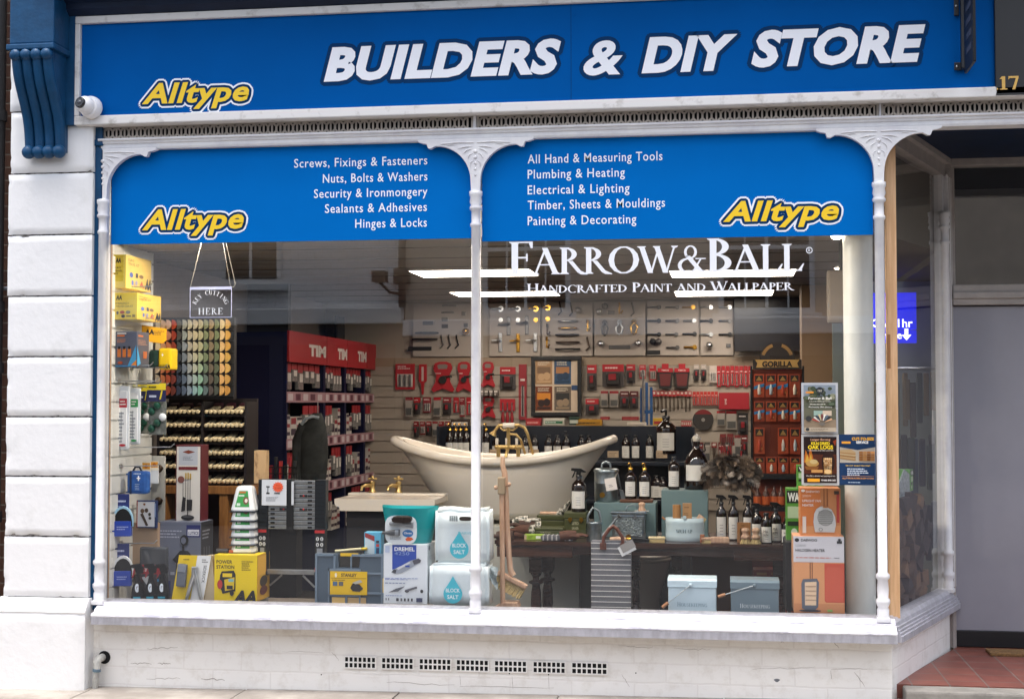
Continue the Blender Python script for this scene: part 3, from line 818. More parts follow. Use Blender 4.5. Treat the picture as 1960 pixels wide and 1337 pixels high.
mb = MB(I); mb.box(x0 + .01, x1, DY + .12, DY + .2, dz(590), dz(300), mat('dark_lobby', '#1c1b1d', .8)); mb.build('lobby_blind', t)
mb = MB(); X_, Y_ = at(1888, 800, 1.0)[0], 1.13
mb.box(X_, X_ + .5, .96, 1.13, .1, .118, mat('coir_mat', '#8c6a42', .95, var=.4, vscale=60, bump=.8, bscale=200), .005)
solo(mb, 'door_mat', 'brown coir doormat on the red tiles before the door', 'doormat')
# ================================================================ TIMBER BATTEN AND WHITE DRUM COLUMN BEHIND THE GLASS
mb = MB(); X0, X1, Z0, Z1 = rect(1697, 285, 1718, 1195, .06)
mb.box(X0, X1, .045, .075, .44, 2.985, mat('pale_pine', '#dcb48a', .6, vscale=7, hex2='#c99e72', stretch=(6, 6, .5)))
mb.box(X0 + .004, X0 + .02, .0445, .046, at(1700, 705, .06)[1], at(1700, 640, .06)[1], mat('pine_knot', '#9b6a40', .7))
solo(mb, 'timber_batten', 'bare pine batten standing upright behind the corner column', 'batten')
X0, X1, Z0, Z1 = rect(1617, 460, 1675, 1170, .30)
mb = MB(); rr = (X1 - X0) / 2
mb.lathe([(rr, .40), (rr * 1.0, 2.0), (rr, 3.0)], (X0 + X1) / 2, .30 + rr * .5, mat('drum_white_paint', '#eceeea', .45, vscale=4, hex2='#d9dcd7', bump=.1, bscale=30, stretch=(1, 1, .3)), 32)
solo(mb, 'iron_column', 'thick round white painted column inside the window near the corner', 'column')
# ================================================================ THE OTHER SIDE OF THE STREET (seen only as a reflection)
OY = 11.0
def opp(px, py):            # the mirror image is OY behind the glass, the house itself OY in front of it
    return at(px, py, OY)
FRM = mat('grey_white_window_paint', '#cfd2d4', .5)
PANE = mat('dark_window_glass', '#0b0d10', .08)
SLAT = mat('dark_shutter', '#2b3238', .5)
def opp_house(label, pxa, pxb, body, zband, top, wins, ground, xa=None, xb=None):
    X0 = xa if xa is not None else opp(pxa, 600)[0]
    X1 = xb if xb is not None else opp(pxb, 600)[0]
    t = thing('opposite_house', label, 'house', ((X0 + X1) / 2, -OY, 0))
    I = Matrix.Translation((-(X0 + X1) / 2, OY, 0))
    mb = MB(I); mb.box(X0, X1, -OY - 6, -OY, zband, top, body); mb.build('upper_wall', t)
    mb = MB(I)
    mb.box(X0, X1, -OY - 5.9, -OY + .05, -.3, zband - .22, ground)
    mb.box(X0, X1, -OY - 5.9, -OY + .16, zband - .22, zband + .0, FRM, .02); mb.box(X0, X1, -OY - 5.9, -OY + .07, zband - .38, zband - .221, NAVY)
    n = max(2, int((X1 - X0) / 1.5)); w = (X1 - X0) / n
    for i in range(n):
        mb.box(X0 + i * w + .1, X0 + (i + 1) * w - .1, -OY + .04, -OY + .06, .6, zband - .5, PANE)
    mb.build('ground_floor', t)
    for (wx0, wx1, wz0, wz1, sh) in wins:
        mb = MB(I)
        mb.box(wx0, wx1, -OY - .02, -OY + .03, wz0, wz1, FRM, .01)
        mb.box(wx0 - .08, wx1 + .08, -OY, -OY + .14, wz0 - .09, wz0 - .001, FRM, .01)
        a, b = wx0 + .07, wx1 - .07
        mb.box(a, b, -OY + .02, -OY + .034, wz0 + .07, wz1 - .07, PANE)
        if sh:
            for q in range(int((wz1 - wz0 - .14) / .07)): mb.box(a, b, -OY + .033, -OY + .042, wz0 + .08 + q * .07, wz0 + .115 + q * .07, SLAT)
        c = (a + b) / 2
        mb.box(c - .02, c + .02, -OY + .03, -OY + .05, wz0 + .07, wz1 - .07, FRM)
        mb.box(a, b, -OY + .03, -OY + .052, (wz0 + wz1) / 2 - .025, (wz0 + wz1) / 2 + .025, FRM)
        if not sh:
            for q in (.25, .75): mb.box(a + (b - a) * q - .012, a + (b - a) * q + .012, -OY + .03, -OY + .048, wz0 + .07, wz1 - .07, FRM)
        mb.build('window', t)
    return t
xA = opp(772, 560)[0]
zb_ = opp(600, 590)[1]
w1 = opp(425, 545); w2 = opp(540, 545)
opp_house('pale brick house across the street with shuttered sash windows', 0, 0, OPPBRICK, zb_, 5.4,
          [(w1[0], w2[0], w1[1], w1[1] + 1.35, True), (w1[0] - 2.2, w2[0] - 2.2, w1[1], w1[1] + 1.35, True)], mat('black_shop_paint', '#141518', .4), xa=-13, xb=xA)
BEIGE = mat('beige_render', '#c9bbaa', .8, var=.15, vscale=3, bump=.3, bscale=20)
wa, wb, wc, wd = opp(925, 600), opp(1092, 600), opp(1375, 600), opp(1560, 590)
opp_house('beige rendered house across the street with tall small-paned windows', 0, 0, BEIGE, opp(1100, 610)[1], 5.2,
          [(wa[0], wb[0], wa[1], wa[1] + 1.7, False), (wc[0], wd[0], wc[1], wc[1] + 1.7, False)], mat('brown_shop_paint', '#1d1a19', .5), xa=xA + .02, xb=5.2)
opp_house('cream house across the street beyond the beige one', 0, 0, mat('cream_render', '#c4b39a', .8, var=.1, vscale=3), 2.7, 5.2,
          [(7.5, 8.7, 3.1, 4.9, False)], mat('grey_shop_paint', '#26262a', .5), xa=5.22, xb=13)
mb = MB(); xp = opp(773, 500)[0]
mb.tube([(xp, -OY + .12, zb_), (xp, -OY + .12, 6.5)], .05, BLACK, 10)
mb.box(xp - .10, xp + .10, -OY + .05, -OY + .2, opp(770, 545)[1], opp(770, 515)[1], BLACK, .01)
solo(mb, 'street_downpipe', 'dark downpipe on the pale brick house across the street', 'pipe')
mb = MB(); xp = opp(741, 500)[0]; z0 = opp(741, 545)[1]
mb.box(xp - .09, xp + .09, -OY + .3, -OY + .5, z0, z0 + .15, BLACK, .01); mb.tube([(xp, -OY + .4, z0), (xp + .1, -OY + .25, z0 - .12), (xp + .2, -OY + .02, z0 - .12)], .02, BLACK, 8)
solo(mb, 'flood_light', 'dark flood light on an arm of the pale brick house across the street', 'light fitting')

# ================================================================ INSIDE OF THE SHOP
BY = 5.1
FLOORZ = .05
CEIL = at(1100, 577, BY)[1] + .005
WLX = at(545, 700, 2.5)[0] - .45       # left shop wall
WRX = 3.6
mb = MB(); mb.box(WLX - .3, WRX, .31, BY + 1, -.02, FLOORZ, mat('dark_shop_floor', '#3a3733', .5, var=.2, vscale=3)); tag(mb.build('shop_floor'), kind='structure')
CEILM = mat('brown_grey_ceiling_tile', '#7a726a', .8, var=.06, vscale=2)  # even brown-grey tile colour
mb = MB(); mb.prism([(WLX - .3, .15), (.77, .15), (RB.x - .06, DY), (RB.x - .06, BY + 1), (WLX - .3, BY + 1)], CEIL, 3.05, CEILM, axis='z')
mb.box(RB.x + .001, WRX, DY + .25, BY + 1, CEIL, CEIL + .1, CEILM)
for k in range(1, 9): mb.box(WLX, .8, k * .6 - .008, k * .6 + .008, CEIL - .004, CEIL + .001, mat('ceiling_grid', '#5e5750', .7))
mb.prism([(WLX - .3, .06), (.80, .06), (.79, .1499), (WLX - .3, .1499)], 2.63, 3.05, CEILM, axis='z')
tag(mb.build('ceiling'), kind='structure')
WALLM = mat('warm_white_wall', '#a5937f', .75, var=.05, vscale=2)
mb = MB(); mb.box(WLX - .2, WLX, .06, BY + .1, FLOORZ, CEIL, mat('grey_wall_plaster', '#8d837b', .8)); solo(mb, 'side_wall', 'grey plaster side wall behind the navy shelving bays', 'wall')  # even grey plaster colour
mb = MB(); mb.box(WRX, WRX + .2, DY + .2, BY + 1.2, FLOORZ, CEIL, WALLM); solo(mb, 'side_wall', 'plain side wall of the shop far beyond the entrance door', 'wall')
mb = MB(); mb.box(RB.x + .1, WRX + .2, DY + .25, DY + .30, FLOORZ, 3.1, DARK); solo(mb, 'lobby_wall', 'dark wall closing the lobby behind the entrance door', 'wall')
mb = MB()
SLW = mat('cream_slat_board', '#b0a598', .55)
mb.box(WLX, WRX, BY + .02, BY + .2, FLOORZ, CEIL, SLW)
z = .6
zt = at(1100, 700, BY)[1]
while z < zt:
    mb.box(WLX, at(1445, 700, BY)[0], BY, BY + .021, z + .004, z + .096, SLW)
    z += .1
mb.box(WLX, WRX, BY - .004, BY + .019, zt, at(1100, 683, BY)[1], WALLM)
solo(mb, 'back_wall', 'cream slatted back wall of the shop hung with red tool packs', 'wall')
mb = MB(); mb.box(-3.44, .84, .06, .32, .1, .40, mat('window_bed_board', '#6f675f', .7)); mb.box(-3.44, -1.5, .321, .62, .1, .395, mat('window_bed_board', '#6f675f', .7))
solo(mb, 'window_bed', 'low boarded display bed running along the inside of the shop window', 'platform')
# black panel put in for the dark shop depth behind the left bay
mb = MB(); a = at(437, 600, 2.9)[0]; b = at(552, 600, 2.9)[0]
mb.box(WLX + .02, b, 2.9, 2.96, FLOORZ, CEIL - .002, mat('flat_black_board', '#121213', .5))
mb.tube([(at(500, 600, 2.88)[0], 2.885, .9), (at(500, 600, 2.88)[0], 2.885, 2.0)], .008, STEEL, 8)
solo(mb, 'dark_depth_panel', 'dark panel with thin metal rail, put in for the dark depth behind the paint stand', 'partition')
mb = MB(); X0, X1, Z0, Z1 = rect(1536, 560, 1600, 1000, 3.6)
mb.box(X0, X1, 3.6, 3.9, FLOORZ, CEIL - .002, mat('tan_pillar_paint', '#94785c', .7, var=.06, vscale=3))
solo(mb, 'tan_pillar', 'square tan pillar to the side of the orange glue stand', 'pillar')

# ---------------------------------------------------------------- ceiling lights
LED = mat('lit_light_panel', '#fff0de', .5, emit=5.2)
def gz(px, py, Z):
    d = _f + _r * ((px - 980) / FPX) + _u * ((668.5 - py) / FPX)
    k = (Z - CAM_H) / d.z
    return d.x * k, -CAM_D + d.y * k
for (xa, xb, ya, yb, lab) in ((783, 1017, 519, 531, 'long lit ceiling panel nearest the window, behind the slim middle column'), (1282, 1522, 519, 531, 'long lit ceiling panel under the word Ball'),
                              (861, 1063, 560, 568, 'lit ceiling panel deeper in the shop, behind the slim middle column'), (1291, 1480, 558, 567, 'lit ceiling panel deeper in the shop, under the word Wallpaper')):
    z = CEIL - .008
    x0, y0 = gz(xa, ya, z); x1, _ = gz(xb, ya, z); _, y1 = gz(xa, yb, z)
    t = thing('ceiling_light', lab, 'ceiling light', ((x0 + x1) / 2, (y0 + y1) / 2, CEIL - .002))
    hx, hy = (x1 - x0) / 2, (y1 - y0) / 2
    mb = MB(); mb.box(-hx - .01, hx + .01, -hy - .006, hy + .006, -.005, 0, WP); mb.build('frame', t)
    mb = MB(); mb.box(-hx, hx, -hy, hy, -.0068, -.0052, LED); mb.build('diffuser', t)
SPOT = mat('added_fill_lens', '#fff0da', .5, emit=250)  # strong lens of the fill lamps added to brighten the goods
SPOT2 = mat('lit_small_spot_lens', '#fff0da', .5, emit=9)
for px, py, Y, lab in ((1601, 454, .34, 'small lit spotlight just below the blue banner'), (1606, 533, 2.2, 'small lit spotlight on the ceiling beside the white drum column'), (400, 450, .075, 'added hidden fill spotlight above the paint brush rack'), (640, 450, .075, 'added hidden fill spotlight above the folded ladder'), (840, 450, .075, 'added hidden fill spotlight above the block salt bags'), (1080, 450, .075, 'added hidden fill spotlight above the end of the mahogany table'), (1340, 450, .075, 'added hidden fill spotlight above the amber demijohn')):  # the row close behind the glass is added fill, hidden by the banners
    x = at(px, py, Y)[0]
    t = thing('spot_light', lab, 'spotlight', (x, Y, 2.503 if Y < .2 else CEIL - .004))
    mb = MB(); mb.lathe([(.03, -.002), (.05, .004), (.056, .02), (.03, .03), (.02, .11)], 0, 0, BLACK, 14); mb.build('housing', t)
    mb = MB(Matrix.Rotation(R_(38 if Y < 1 else 0), 4, 'X')); mb.lathe([(.044, -.014), (.05, .004)] if Y < .2 else [(.026, -.010), (.03, -.003)], 0, 0, SPOT if Y < .2 else SPOT2, 14); mb.build('lens', t)

# ---------------------------------------------------------------- display boards of handles, high on the back wall
HY = BY - .02
BOARD = mat('pale_display_board', '#b3a89f', .6)
MET = {'s': STEEL, 'b': mat('aged_brass', '#b98d3c', .3, 1), 'k': mat('black_iron', '#1a1a1c', .5), 'n': mat('pewter', '#6c6a69', .4, .8), 'g': mat('polished_brass', '#e0b04c', .2, 1), 'd': mat('dark_bronze', '#4b3c30', .4, .7)}
def hardware(kind, mb, m, L):
    if kind == 'lever':      # lever on a long plate
        mb.box(-.017, .017, -.012, 0, -.085, .085, m, .012); mb.tube([(0, -.012, .02), (0, -.05, .02), (-L, -.05, .015)], [.012, .010, .007], m, 8)
    elif kind == 'rose':     # lever on a round rose with a key rose below
        mb.tube([(0, 0, 0), (0, -.014, 0)], .026, m, 14); mb.tube([(0, -.014, 0), (0, -.05, 0), (-L, -.05, 0)], .009, m, 8)
    elif kind == 'pull':     # long pull handle
        mb.tube([(-L, 0, 0), (-L, -.03, 0), (-L * .5, -.042, 0), (L * .5, -.042, 0), (L, -.03, 0), (L, 0, 0)], .0085, m, 8)
    elif kind == 'knob':
        mb.tube([(0, 0, 0), (0, -.012, 0)], .030, m, 14); mb.ball((0, -.045, 0), .03, m, 12, 8)
    elif kind == 'knocker':
        mb.tube([(0, 0, .05), (0, -.02, .05)], .024, m, 12)
        mb.tube([(0, -.02, .05), (-.03, -.03, .0), (-.02, -.03, -.05), (0, -.03, -.065), (.02, -.03, -.05), (.03, -.03, .0), (0, -.02, .05)], .009, m, 8)
    elif kind == 'bolt':     # slim door stay / latch with a round end
        mb.tube([(-L, 0, 0), (-L, -.016, 0), (L * .6, -.016, 0)], .009, m, 8); mb.tube([(L * .8, 0, 0), (L * .8, -.02, 0)], .020, m, 12)
    elif kind == 'hook':
        mb.box(-.008, .008, -.006, 0, -.05, .05, m, .003); mb.tube([(0, -.006, .03), (0, -.04, .02), (.0, -.05, .05)], .006, m, 6); mb.tube([(0, -.006, -.03), (.02, -.05, -.05), (.03, -.05, -.02)], .006, m, 6)
    elif kind == 'plate':
        mb.box(-L, L, -.008, 0, -.018, .018, m, .004)
    elif kind == 'stay':
        mb.tube([(-.0, 0, .06), (0, -.012, .05), (.02, -.014, -.03), (-.01, -.01, -.06)], .007, m, 6)
def hw_board(label, xa, xb, items, ya=577, yb=681):
    X0, X1, Z0, Z1 = rect(xa, ya, xb, yb, HY)
    Z0, Z1 = at(1100, yb, HY)[1], at(1100, ya, HY)[1] - .008
    t = thing('hardware_board', label, 'display board', ((X0 + X1) / 2, HY, Z0))
    mb = MB(Matrix.Translation((-(X0 + X1) / 2, -HY, -Z0))); mb.box(X0 + .003, X1 - .003, HY - .008, HY + .016, Z0, Z1, BOARD, .004); mb.build('board', t)
    for (k, px, py, c, L) in items:
        x, z = at(px, py, HY)
        mb = MB(Matrix.Translation((x - (X0 + X1) / 2, -.0085, z - Z0))); hardware(k, mb, MET[c], L)
        if k == 'rose': m2 = MB(mb.M); m2.tube([(0, 0, -.10), (0, -.012, -.10)], .021, MET[c], 12); m2.build('key_rose', t)
        mb.build({'lever': 'door_lever', 'rose': 'door_lever', 'pull': 'pull_handle', 'knob': 'door_knob', 'knocker': 'door_knocker', 'bolt': 'cabin_hook', 'hook': 'coat_hook', 'plate': 'letter_plate', 'stay': 'window_stay'}[k], t)
hw_board('pale sample board of numerals, grilles and a dark arrow-shaped plate', 790, 905,
         [('pull', 861, 585, 'n', .06), ('pull', 858, 598, 'n', .05), ('plate', 820, 618, 'n', .05), ('plate', 852, 611, 'n', .03), ('plate', 852, 624, 'd', .03), ('pull', 818, 637, 'k', .10), ('pull', 814, 649, 'k', .11),
          ('plate', 804, 667, 'k', .11), ('stay', 845, 654, 'n', 0), ('stay', 859, 654, 'n', 0), ('stay', 874, 654, 'k', 0), ('plate', 888, 600, 'n', .02), ('plate', 892, 622, 'n', .02), ('knob', 893, 634, 'g', 0)])
hw_board('pale sample board of silver and brass door levers in three rows', 936, 1035,
         [('rose', 959, 591, 's', .08), ('rose', 992, 591, 's', .08), ('rose', 1026, 591, 'g', .06), ('lever', 974, 624, 'n', .09), ('lever', 1009, 622, 'n', .09), ('lever', 958, 655, 's', .07), ('lever', 992, 656, 'b', .07), ('lever', 1025, 655, 's', .08)])
hw_board('pale sample board with five stacked pull handles between coat hooks', 1037, 1135,
         [('rose', 1049, 589, 'g', .04), ('stay', 1071, 590, 'd', 0), ('stay', 1092, 592, 'd', 0), ('knob', 1107, 594, 's', 0), ('hook', 1048, 630, 'd', 0), ('pull', 1087, 615, 's', .08), ('pull', 1087, 628, 'g', .08), ('pull', 1086, 641, 'k', .10), ('pull', 1087, 655, 'd', .10), ('pull', 1087, 668, 'k', .105),
          ('hook', 1125, 623, 'g', 0), ('hook', 1047, 655, 'b', 0), ('stay', 1124, 658, 'd', 0)])
hw_board('pale sample board with a row of door knockers over a letter plate', 1137, 1236,
         [('knob', 1147, 597, 's', 0), ('knob', 1158, 586, 'n', 0), ('plate', 1170, 598, 'n', .03), ('hook', 1186, 590, 'b', 0), ('stay', 1210, 592, 'n', 0), ('knocker', 1158, 628, 'n', 0), ('knocker', 1186, 627, 's', 0), ('knocker', 1214, 626, 'g', 0),
          ('knob', 1151, 658, 's', 0), ('plate', 1186, 664, 'n', .095), ('knob', 1222, 657, 's', 0)])
hw_board('pale sample board of dark cabin bolts in three columns', 1238, 1338,
         [('bolt', 1252, 588, 'k', .055), ('bolt', 1287, 588, 'n', .055), ('bolt', 1318, 588, 'b', .05), ('bolt', 1252, 614, 'k', .055), ('bolt', 1287, 614, 'n', .055), ('bolt', 1320, 614, 's', .05), ('bolt', 1252, 640, 'k', .055), ('bolt', 1286, 640, 'n', .05), ('bolt', 1320, 639, 'k', .055),
          ('knob', 1250, 654, 'k', 0), ('knob', 1261, 654, 'n', 0), ('plate', 1251, 674, 'k', .06), ('bolt', 1288, 665, 'n', .05), ('bolt', 1321, 664, 'b', .05)])
hw_board('pale sample board of silver bolts beside the black panel', 1340, 1404,
         [('bolt', 1352, 588, 's', .05), ('bolt', 1388, 588, 's', .05), ('bolt', 1352, 614, 'k', .05), ('bolt', 1388, 614, 'n', .05), ('bolt', 1352, 640, 's', .05), ('bolt', 1388, 640, 'k', .05), ('knob', 1358, 661, 's', 0), ('plate', 1394, 661, 'n', .02)])
X0, X1, Z0, Z1 = rect(1405, 540, 1532, 672, HY - .1)
mb = MB(); mb.box(X0, X1, HY - .13, HY - .08, Z0, Z1, mat('black_screen', '#222126', .3), .005); solo(mb, 'black_panel', 'large matt black panel on the back wall above the orange glue stand', 'panel')

# ---------------------------------------------------------------- picture frame of leaflets
PYY = BY - .05
X0, X1, Z0, Z1 = rect(1017, 682, 1113, 796, PYY)
t = thing('notice_board', 'black framed notice board of four leaflets among the red tool packs', 'notice board', ((X0 + X1) / 2, PYY, Z0))
I = Matrix.Translation((-(X0 + X1) / 2, -PYY, -Z0)); fw = .035
mb = MB(I)
for q in ((X0, X1, Z0, Z0 + fw), (X0, X1, Z1 - fw, Z1)): mb.box(q[0], q[1], PYY - .02, PYY + .02, q[2], q[3], BLACK, .004)
for q in ((X0, X0 + fw), (X1 - fw, X1)): mb.box(q[0], q[1], PYY - .019, PYY + .02, Z0 + fw, Z1 - fw, BLACK, .004)
mb.build('frame', t)
mb = MB(I); mb.box(X0 + fw, X1 - fw, PYY, PYY + .015, Z0 + fw, Z1 - fw, C('#d9c5ad')); mb.build('backing', t)
for (a, b, c, d, cols) in ((1025, 689, 1057, 735, ('#b08a63', '#7c5f45', '#c9a57c')), (1061, 689, 1093, 735, ('#2f5072', '#b07a4c', '#1e3a58')), (1025, 739, 1057, 785, ('#7a3a16', '#d98a2b', '#2d1710')), (1061, 739, 1093, 785, ('#6e6257', '#30302e', '#a08a70'))):
    x0, x1, z0, z1 = rect(a, b, c, d, PYY); mb = MB(I)
    mb.box(x0, x1, PYY - .004, PYY - .0005, z0, z1, C(cols[0]))
    printed(mb, x0, x1, z0, z1, PYY - .004, [('r', .1, .45, .9, .72, cols[1]), ('e', .35, .3, .2, .15, cols[2]), ('e', .68, .34, .2, .16, cols[2]), ('r', .1, .06, .9, .14, cols[2]), ('l', .15, .78, .85, .95, 3, '#e8dcc4')])
    mb.build('leaflet', t)
mb = MB(); x0, x1, z0, z1 = rect(1094, 737, 1106, 746, PYY); mb.box(x0, x1, PYY - .006, PYY - .0005, z0, z1, C('#2d4a74')); o = mb.build('card', t); o.location = (-(X0 + X1) / 2, -PYY, -Z0)

# ---------------------------------------------------------------- red tool packs on the slatted wall
RED, RED2, PK = '#b3202b', '#8f1a24', '#c8bfb8'
def pack(px0, py0, px1, py1, kind, label, Y=BY - .02, group='red tool packs on the back wall', cols=None, name='tool_pack', cat='tool pack'):
    X0, X1, Z0, Z1 = rect(px0, py0, px1, py1, Y)
    W, Hh = X1 - X0, Z1 - Z0
    mb = MB(); x0, x1 = -W / 2, W / 2
    card = cols or RED
    if kind == 'card':       # carded tool under a red header
        mb.box(x0, x1, -.004, .004, 0, Hh, C('#4a4444'))
        printed(mb, x0, x1, 0, Hh, -.004, [('r', 0, .68, 1, 1, card), ('l', .12, .78, .88, .92, 1, '#e9dcd6')])
        mb.box(x0 + W * .18, x1 - W * .18, -.03, -.005, Hh * .08, Hh * .62, mat('tool_black', '#2a2727', .4), .01)
        mb.box(x0 + W * .3, x1 - W * .35, -.036, -.029, Hh * .3, Hh * .58, C(RED2), .004)
    elif kind == 'full':     # full red card with a shiny blister
        mb.box(x0, x1, -.004, .004, 0, Hh, C(card))
        printed(mb, x0, x1, 0, Hh, -.004, [('r', .1, .1, .9, .6, '#d9d2cc'), ('l', .12, .78, .88, .94, 2, '#f0dcd8')])
        for k in range(3): mb.tube([(x0 + W * (.25 + .25 * k), -.012, Hh * .12), (x0 + W * (.25 + .25 * k), -.012, Hh * .58)], W * .06, MET['n'], 6)
    elif kind == 'strip':    # narrow strip of drill bits
        mb.box(x0, x1, -.004, .004, 0, Hh, C(card))
        printed(mb, x0, x1, 0, Hh, -.004, [('r', .3, .06, .7, .6, '#cfc6c0'), ('r', .2, .7, .8, .74, '#ead9d5')])
        mb.tube([(0, -.010, Hh * .08), (0, -.010, Hh * .62)], W * .12, MET['n'], 6)
    elif kind == 'tray':     # flared card holding a black paint-tray like part
        mb.prism([(x0 + W * .1, 0), (x1 - W * .1, 0), (x1, Hh * .62), (x1, Hh * .8), (x0, Hh * .8), (x0, Hh * .62)], -.03, .0, mat('tool_black', '#2a2727', .4))
        mb.prism([(x0 + W * .2, Hh * .1), (x1 - W * .2, Hh * .1), (x1 - W * .12, Hh * .6), (x0 + W * .12, Hh * .6)], -.034, -.0301, C('#6b2b2c'))
        mb.box(x0, x1, -.036, -.0302, Hh * .66, Hh * .82, C(card)); mb.box(x0 + W * .28, x1 - W * .28, -.02, .0, Hh * .82, Hh, C(card))
        mb.text('TIMCO', 0, Hh * .70, -.0366, Hh * .07, C('#f0e0dc'), 'c', .02)
    elif kind == 'saw':      # moulded red pad shape with a black knob, open handle at the top
        o = [(.10, 0), (.30, .06), (.5, .12), (.72, .06), (.92, .0), (1, .08), (.82, .34), (.78, .55), (.92, .78), (.84, .95), (.66, 1), (.34, 1), (.16, .95), (.08, .78), (.22, .55), (.18, .34), (0, .08)]
        mb.prism([(x0 + a * W, b * Hh) for a, b in o], -.014, .0, C(card))
        mb.prism([(x0 + a * W, b * Hh) for a, b in ((.3, .76), (.68, .76), (.72, .88), (.62, .92), (.36, .92), (.26, .88))], -.0152, -.0141, C('#8a7f78'))
        mb.tube([(0, -.015, Hh * .40), (0, -.03, Hh * .40)], W * .17, mat('tool_black', '#2a2727', .4), 14)
        mb.box(x0 + W * .5, x1 - W * .08, -.027, -.0155, Hh * .48, Hh * .54, mat('tool_black', '#2a2727', .4), .004)
        printed(mb, x0, x1, 0, Hh, -.0141, [('r', .18, .60, .42, .63, '#e9c6c2')])
    elif kind == 'knife':
        mb.prism([(x0 + a * W, b * Hh) for a, b in ((.4, 0), (.6, .02), (.68, .38), (.95, .45), (.95, 1), (.1, 1), (.05, .45), (.32, .36))], -.014, .0, C(card))
        mb.box(-W * .12, W * .12, -.017, -.0142, Hh * .45, Hh * .92, C('#cfbab4'))
    elif kind == 'driver':   # screwdrivers below a card
        mb.box(x0, x1, -.004, .004, Hh * .5, Hh, C(card))
        for k in range(3):
            xx = x0 + W * (.2 + .3 * k)
            mb.tube([(xx, -.012, Hh * .45), (xx, -.012, Hh * .85)], W * .04, STEEL, 6); mb.tube([(xx, -.012, 0), (xx, -.012, Hh * .2), (xx, -.012, Hh * .45)], [W * .10, W * .12, W * .07], C('#a02830'), 8)
    elif kind == 'rod':      # dark rod or drill on a small hanger card
        mb.box(x0, x1, -.003, .003, Hh * .72, Hh, C(card)); mb.tube([(0, -.008, 0), (0, -.008, Hh * .74)], W * .22, C('#4a3c30'), 6)
        printed(mb, x0, x1, 0, Hh, -.003, [('r', .2, .82, .8, .95, '#cfc4ba')])
    elif kind == 'clear':    # clear bag with grey contents
        mb.box(x0, x1, -.02, .0, 0, Hh * .85, mat('clear_bag', '#a59d95', .15), .006); mb.box(x0 + W * .1, x1 - W * .1, -.024, -.019, Hh * .1, Hh * .45, C('#50504f'), .004)
        mb.box(x0, x1, -.004, .004, Hh * .85, Hh, C(card))
    elif kind == 'disc':
        mb.tube([(0, 0, Hh / 2), (0, -.006, Hh / 2)], Hh / 2, C('#332f2e'), 30); mb.tube([(0, -.006, Hh / 2), (0, -.008, Hh / 2)], Hh * .09, C('#8a8581'), 14)
        mb.prism([(Hh * .49 * math.sin(a) , Hh / 2 + Hh * .49 * math.cos(a)) for a in [(-1.0 + .1 * q) for q in range(21)]], -.0068, -.0062, C('#7a2022'))
    elif kind == 'box':
        mb.box(x0, x1, -.08, .0, 0, Hh, C(card)); printed(mb, x0, x1, 0, Hh, -.08, [('r', .05, .55, .95, .9, '#d8cfc6'), ('l', .1, .1, .9, .45, 2, '#eee0d8')])
    return solo(mb, name, label, cat, ((X0 + X1) / 2, Y, Z0), 0, group)
pack(757, 696, 794, 745, 'full', 'red card of three pliers beside the end of the shelving bays')
pack(801, 697, 818, 755, 'knife', 'tall narrow red knife pack beside two moulded red packs')
pack(826, 692, 870, 750, 'saw', 'moulded red pack with black knob, first of the pair beside the slim middle column')
pack(873, 692, 904, 750, 'saw', 'moulded red pack with black knob half hidden by the slim middle column')
pack(921, 692, 948, 741, 'saw', 'shorter moulded red pack right of the slim middle column')
pack(957, 702, 987, 745, 'card', 'red card over dark tools beside the tall red strip')
pack(993, 697, 1008, 803, 'strip', 'tall red strip pack against the black notice board', cols='#97202a')
pack(957, 763, 986, 808, 'driver', 'three red handled screwdrivers hanging above the bath taps')
pack(921, 758, 949, 800, 'saw', 'moulded red pack with a black knob above the shower handset')
for k, (a, b) in enumerate(((776, 790), (792, 805), (810, 825), (830, 844), (848, 864), (868, 878), (880, 890), (893, 904))):
    pack(a, 760, b, 797 - (k % 3) * 4, ['clear', 'card', 'full', 'clear', 'card', 'strip', 'full', 'strip'][k], '%s pack from the shelving bays in the short red row below the moulded red packs' % ORD[k], cols=RED if k % 2 else '#8c2730')
pack(1124, 698, 1142, 747, 'card', 'grey carded tool with red top at the edge of the notice board')
pack(1153, 697, 1194, 740, 'card', 'wide red and black carded tool kit')
pack(1199, 697, 1216, 733, 'card', 'small red and black carded tool beside the wide tool kit')
pack(1224, 698, 1236, 724, 'full', 'small red card behind the tip of the blue car jack')
pack(1243, 698, 1256, 728, 'full', 'red card with three silver bits beside the trays')
pack(1259, 696, 1288, 743, 'tray', 'first of two black trays under red TIMCO headers')
pack(1291, 696, 1320, 743, 'tray', 'second of two black trays under red TIMCO headers')
pack(1328, 697, 1338, 728, 'card', 'first of two small cards beside the trays', cols='#b9aea6')
pack(1342, 697, 1352, 728, 'card', 'second of two small cards beside the trays', cols='#b9aea6')
pack(1358, 699, 1372, 732, 'full', 'pale pack of white sticks beside the red strips', cols='#cfc2b8')
for k in range(8):
    pack(1372 + k * 8.6, 700, 1379.6 + k * 8.6, 740 - (k % 2) * 3, 'strip', 'red drill bit strip, %s from the pale pack of white sticks in the top row' % ORD[k])
pack(1150, 748, 1164, 779, 'clear', 'first of two clear tool packs under the wide tool kit', cols=RED2)
pack(1167, 748, 1184, 779, 'clear', 'second of two clear tool packs under the wide tool kit', cols=RED2)
pack(1187, 748, 1204, 781, 'card', 'first of two black tool packs left of the blue car jack', cols='#5a2023')
pack(1206, 748, 1222, 781, 'card', 'second of two black tool packs left of the blue car jack', cols='#5a2023')
pack(1121, 763, 1146, 794, 'card', 'red and grey card low beside the notice board')
for k in range(10):
    pack(1249 + k * 7.6, 747 + (k % 2), 1255.4 + k * 7.6, 788 - (k % 4) * 2, 'rod', 'long dark drill bit on a red hanger, %s from the blue car jack' % ORD[k], group='drill bits on hangers', name='drill_bit', cat='drill bit')
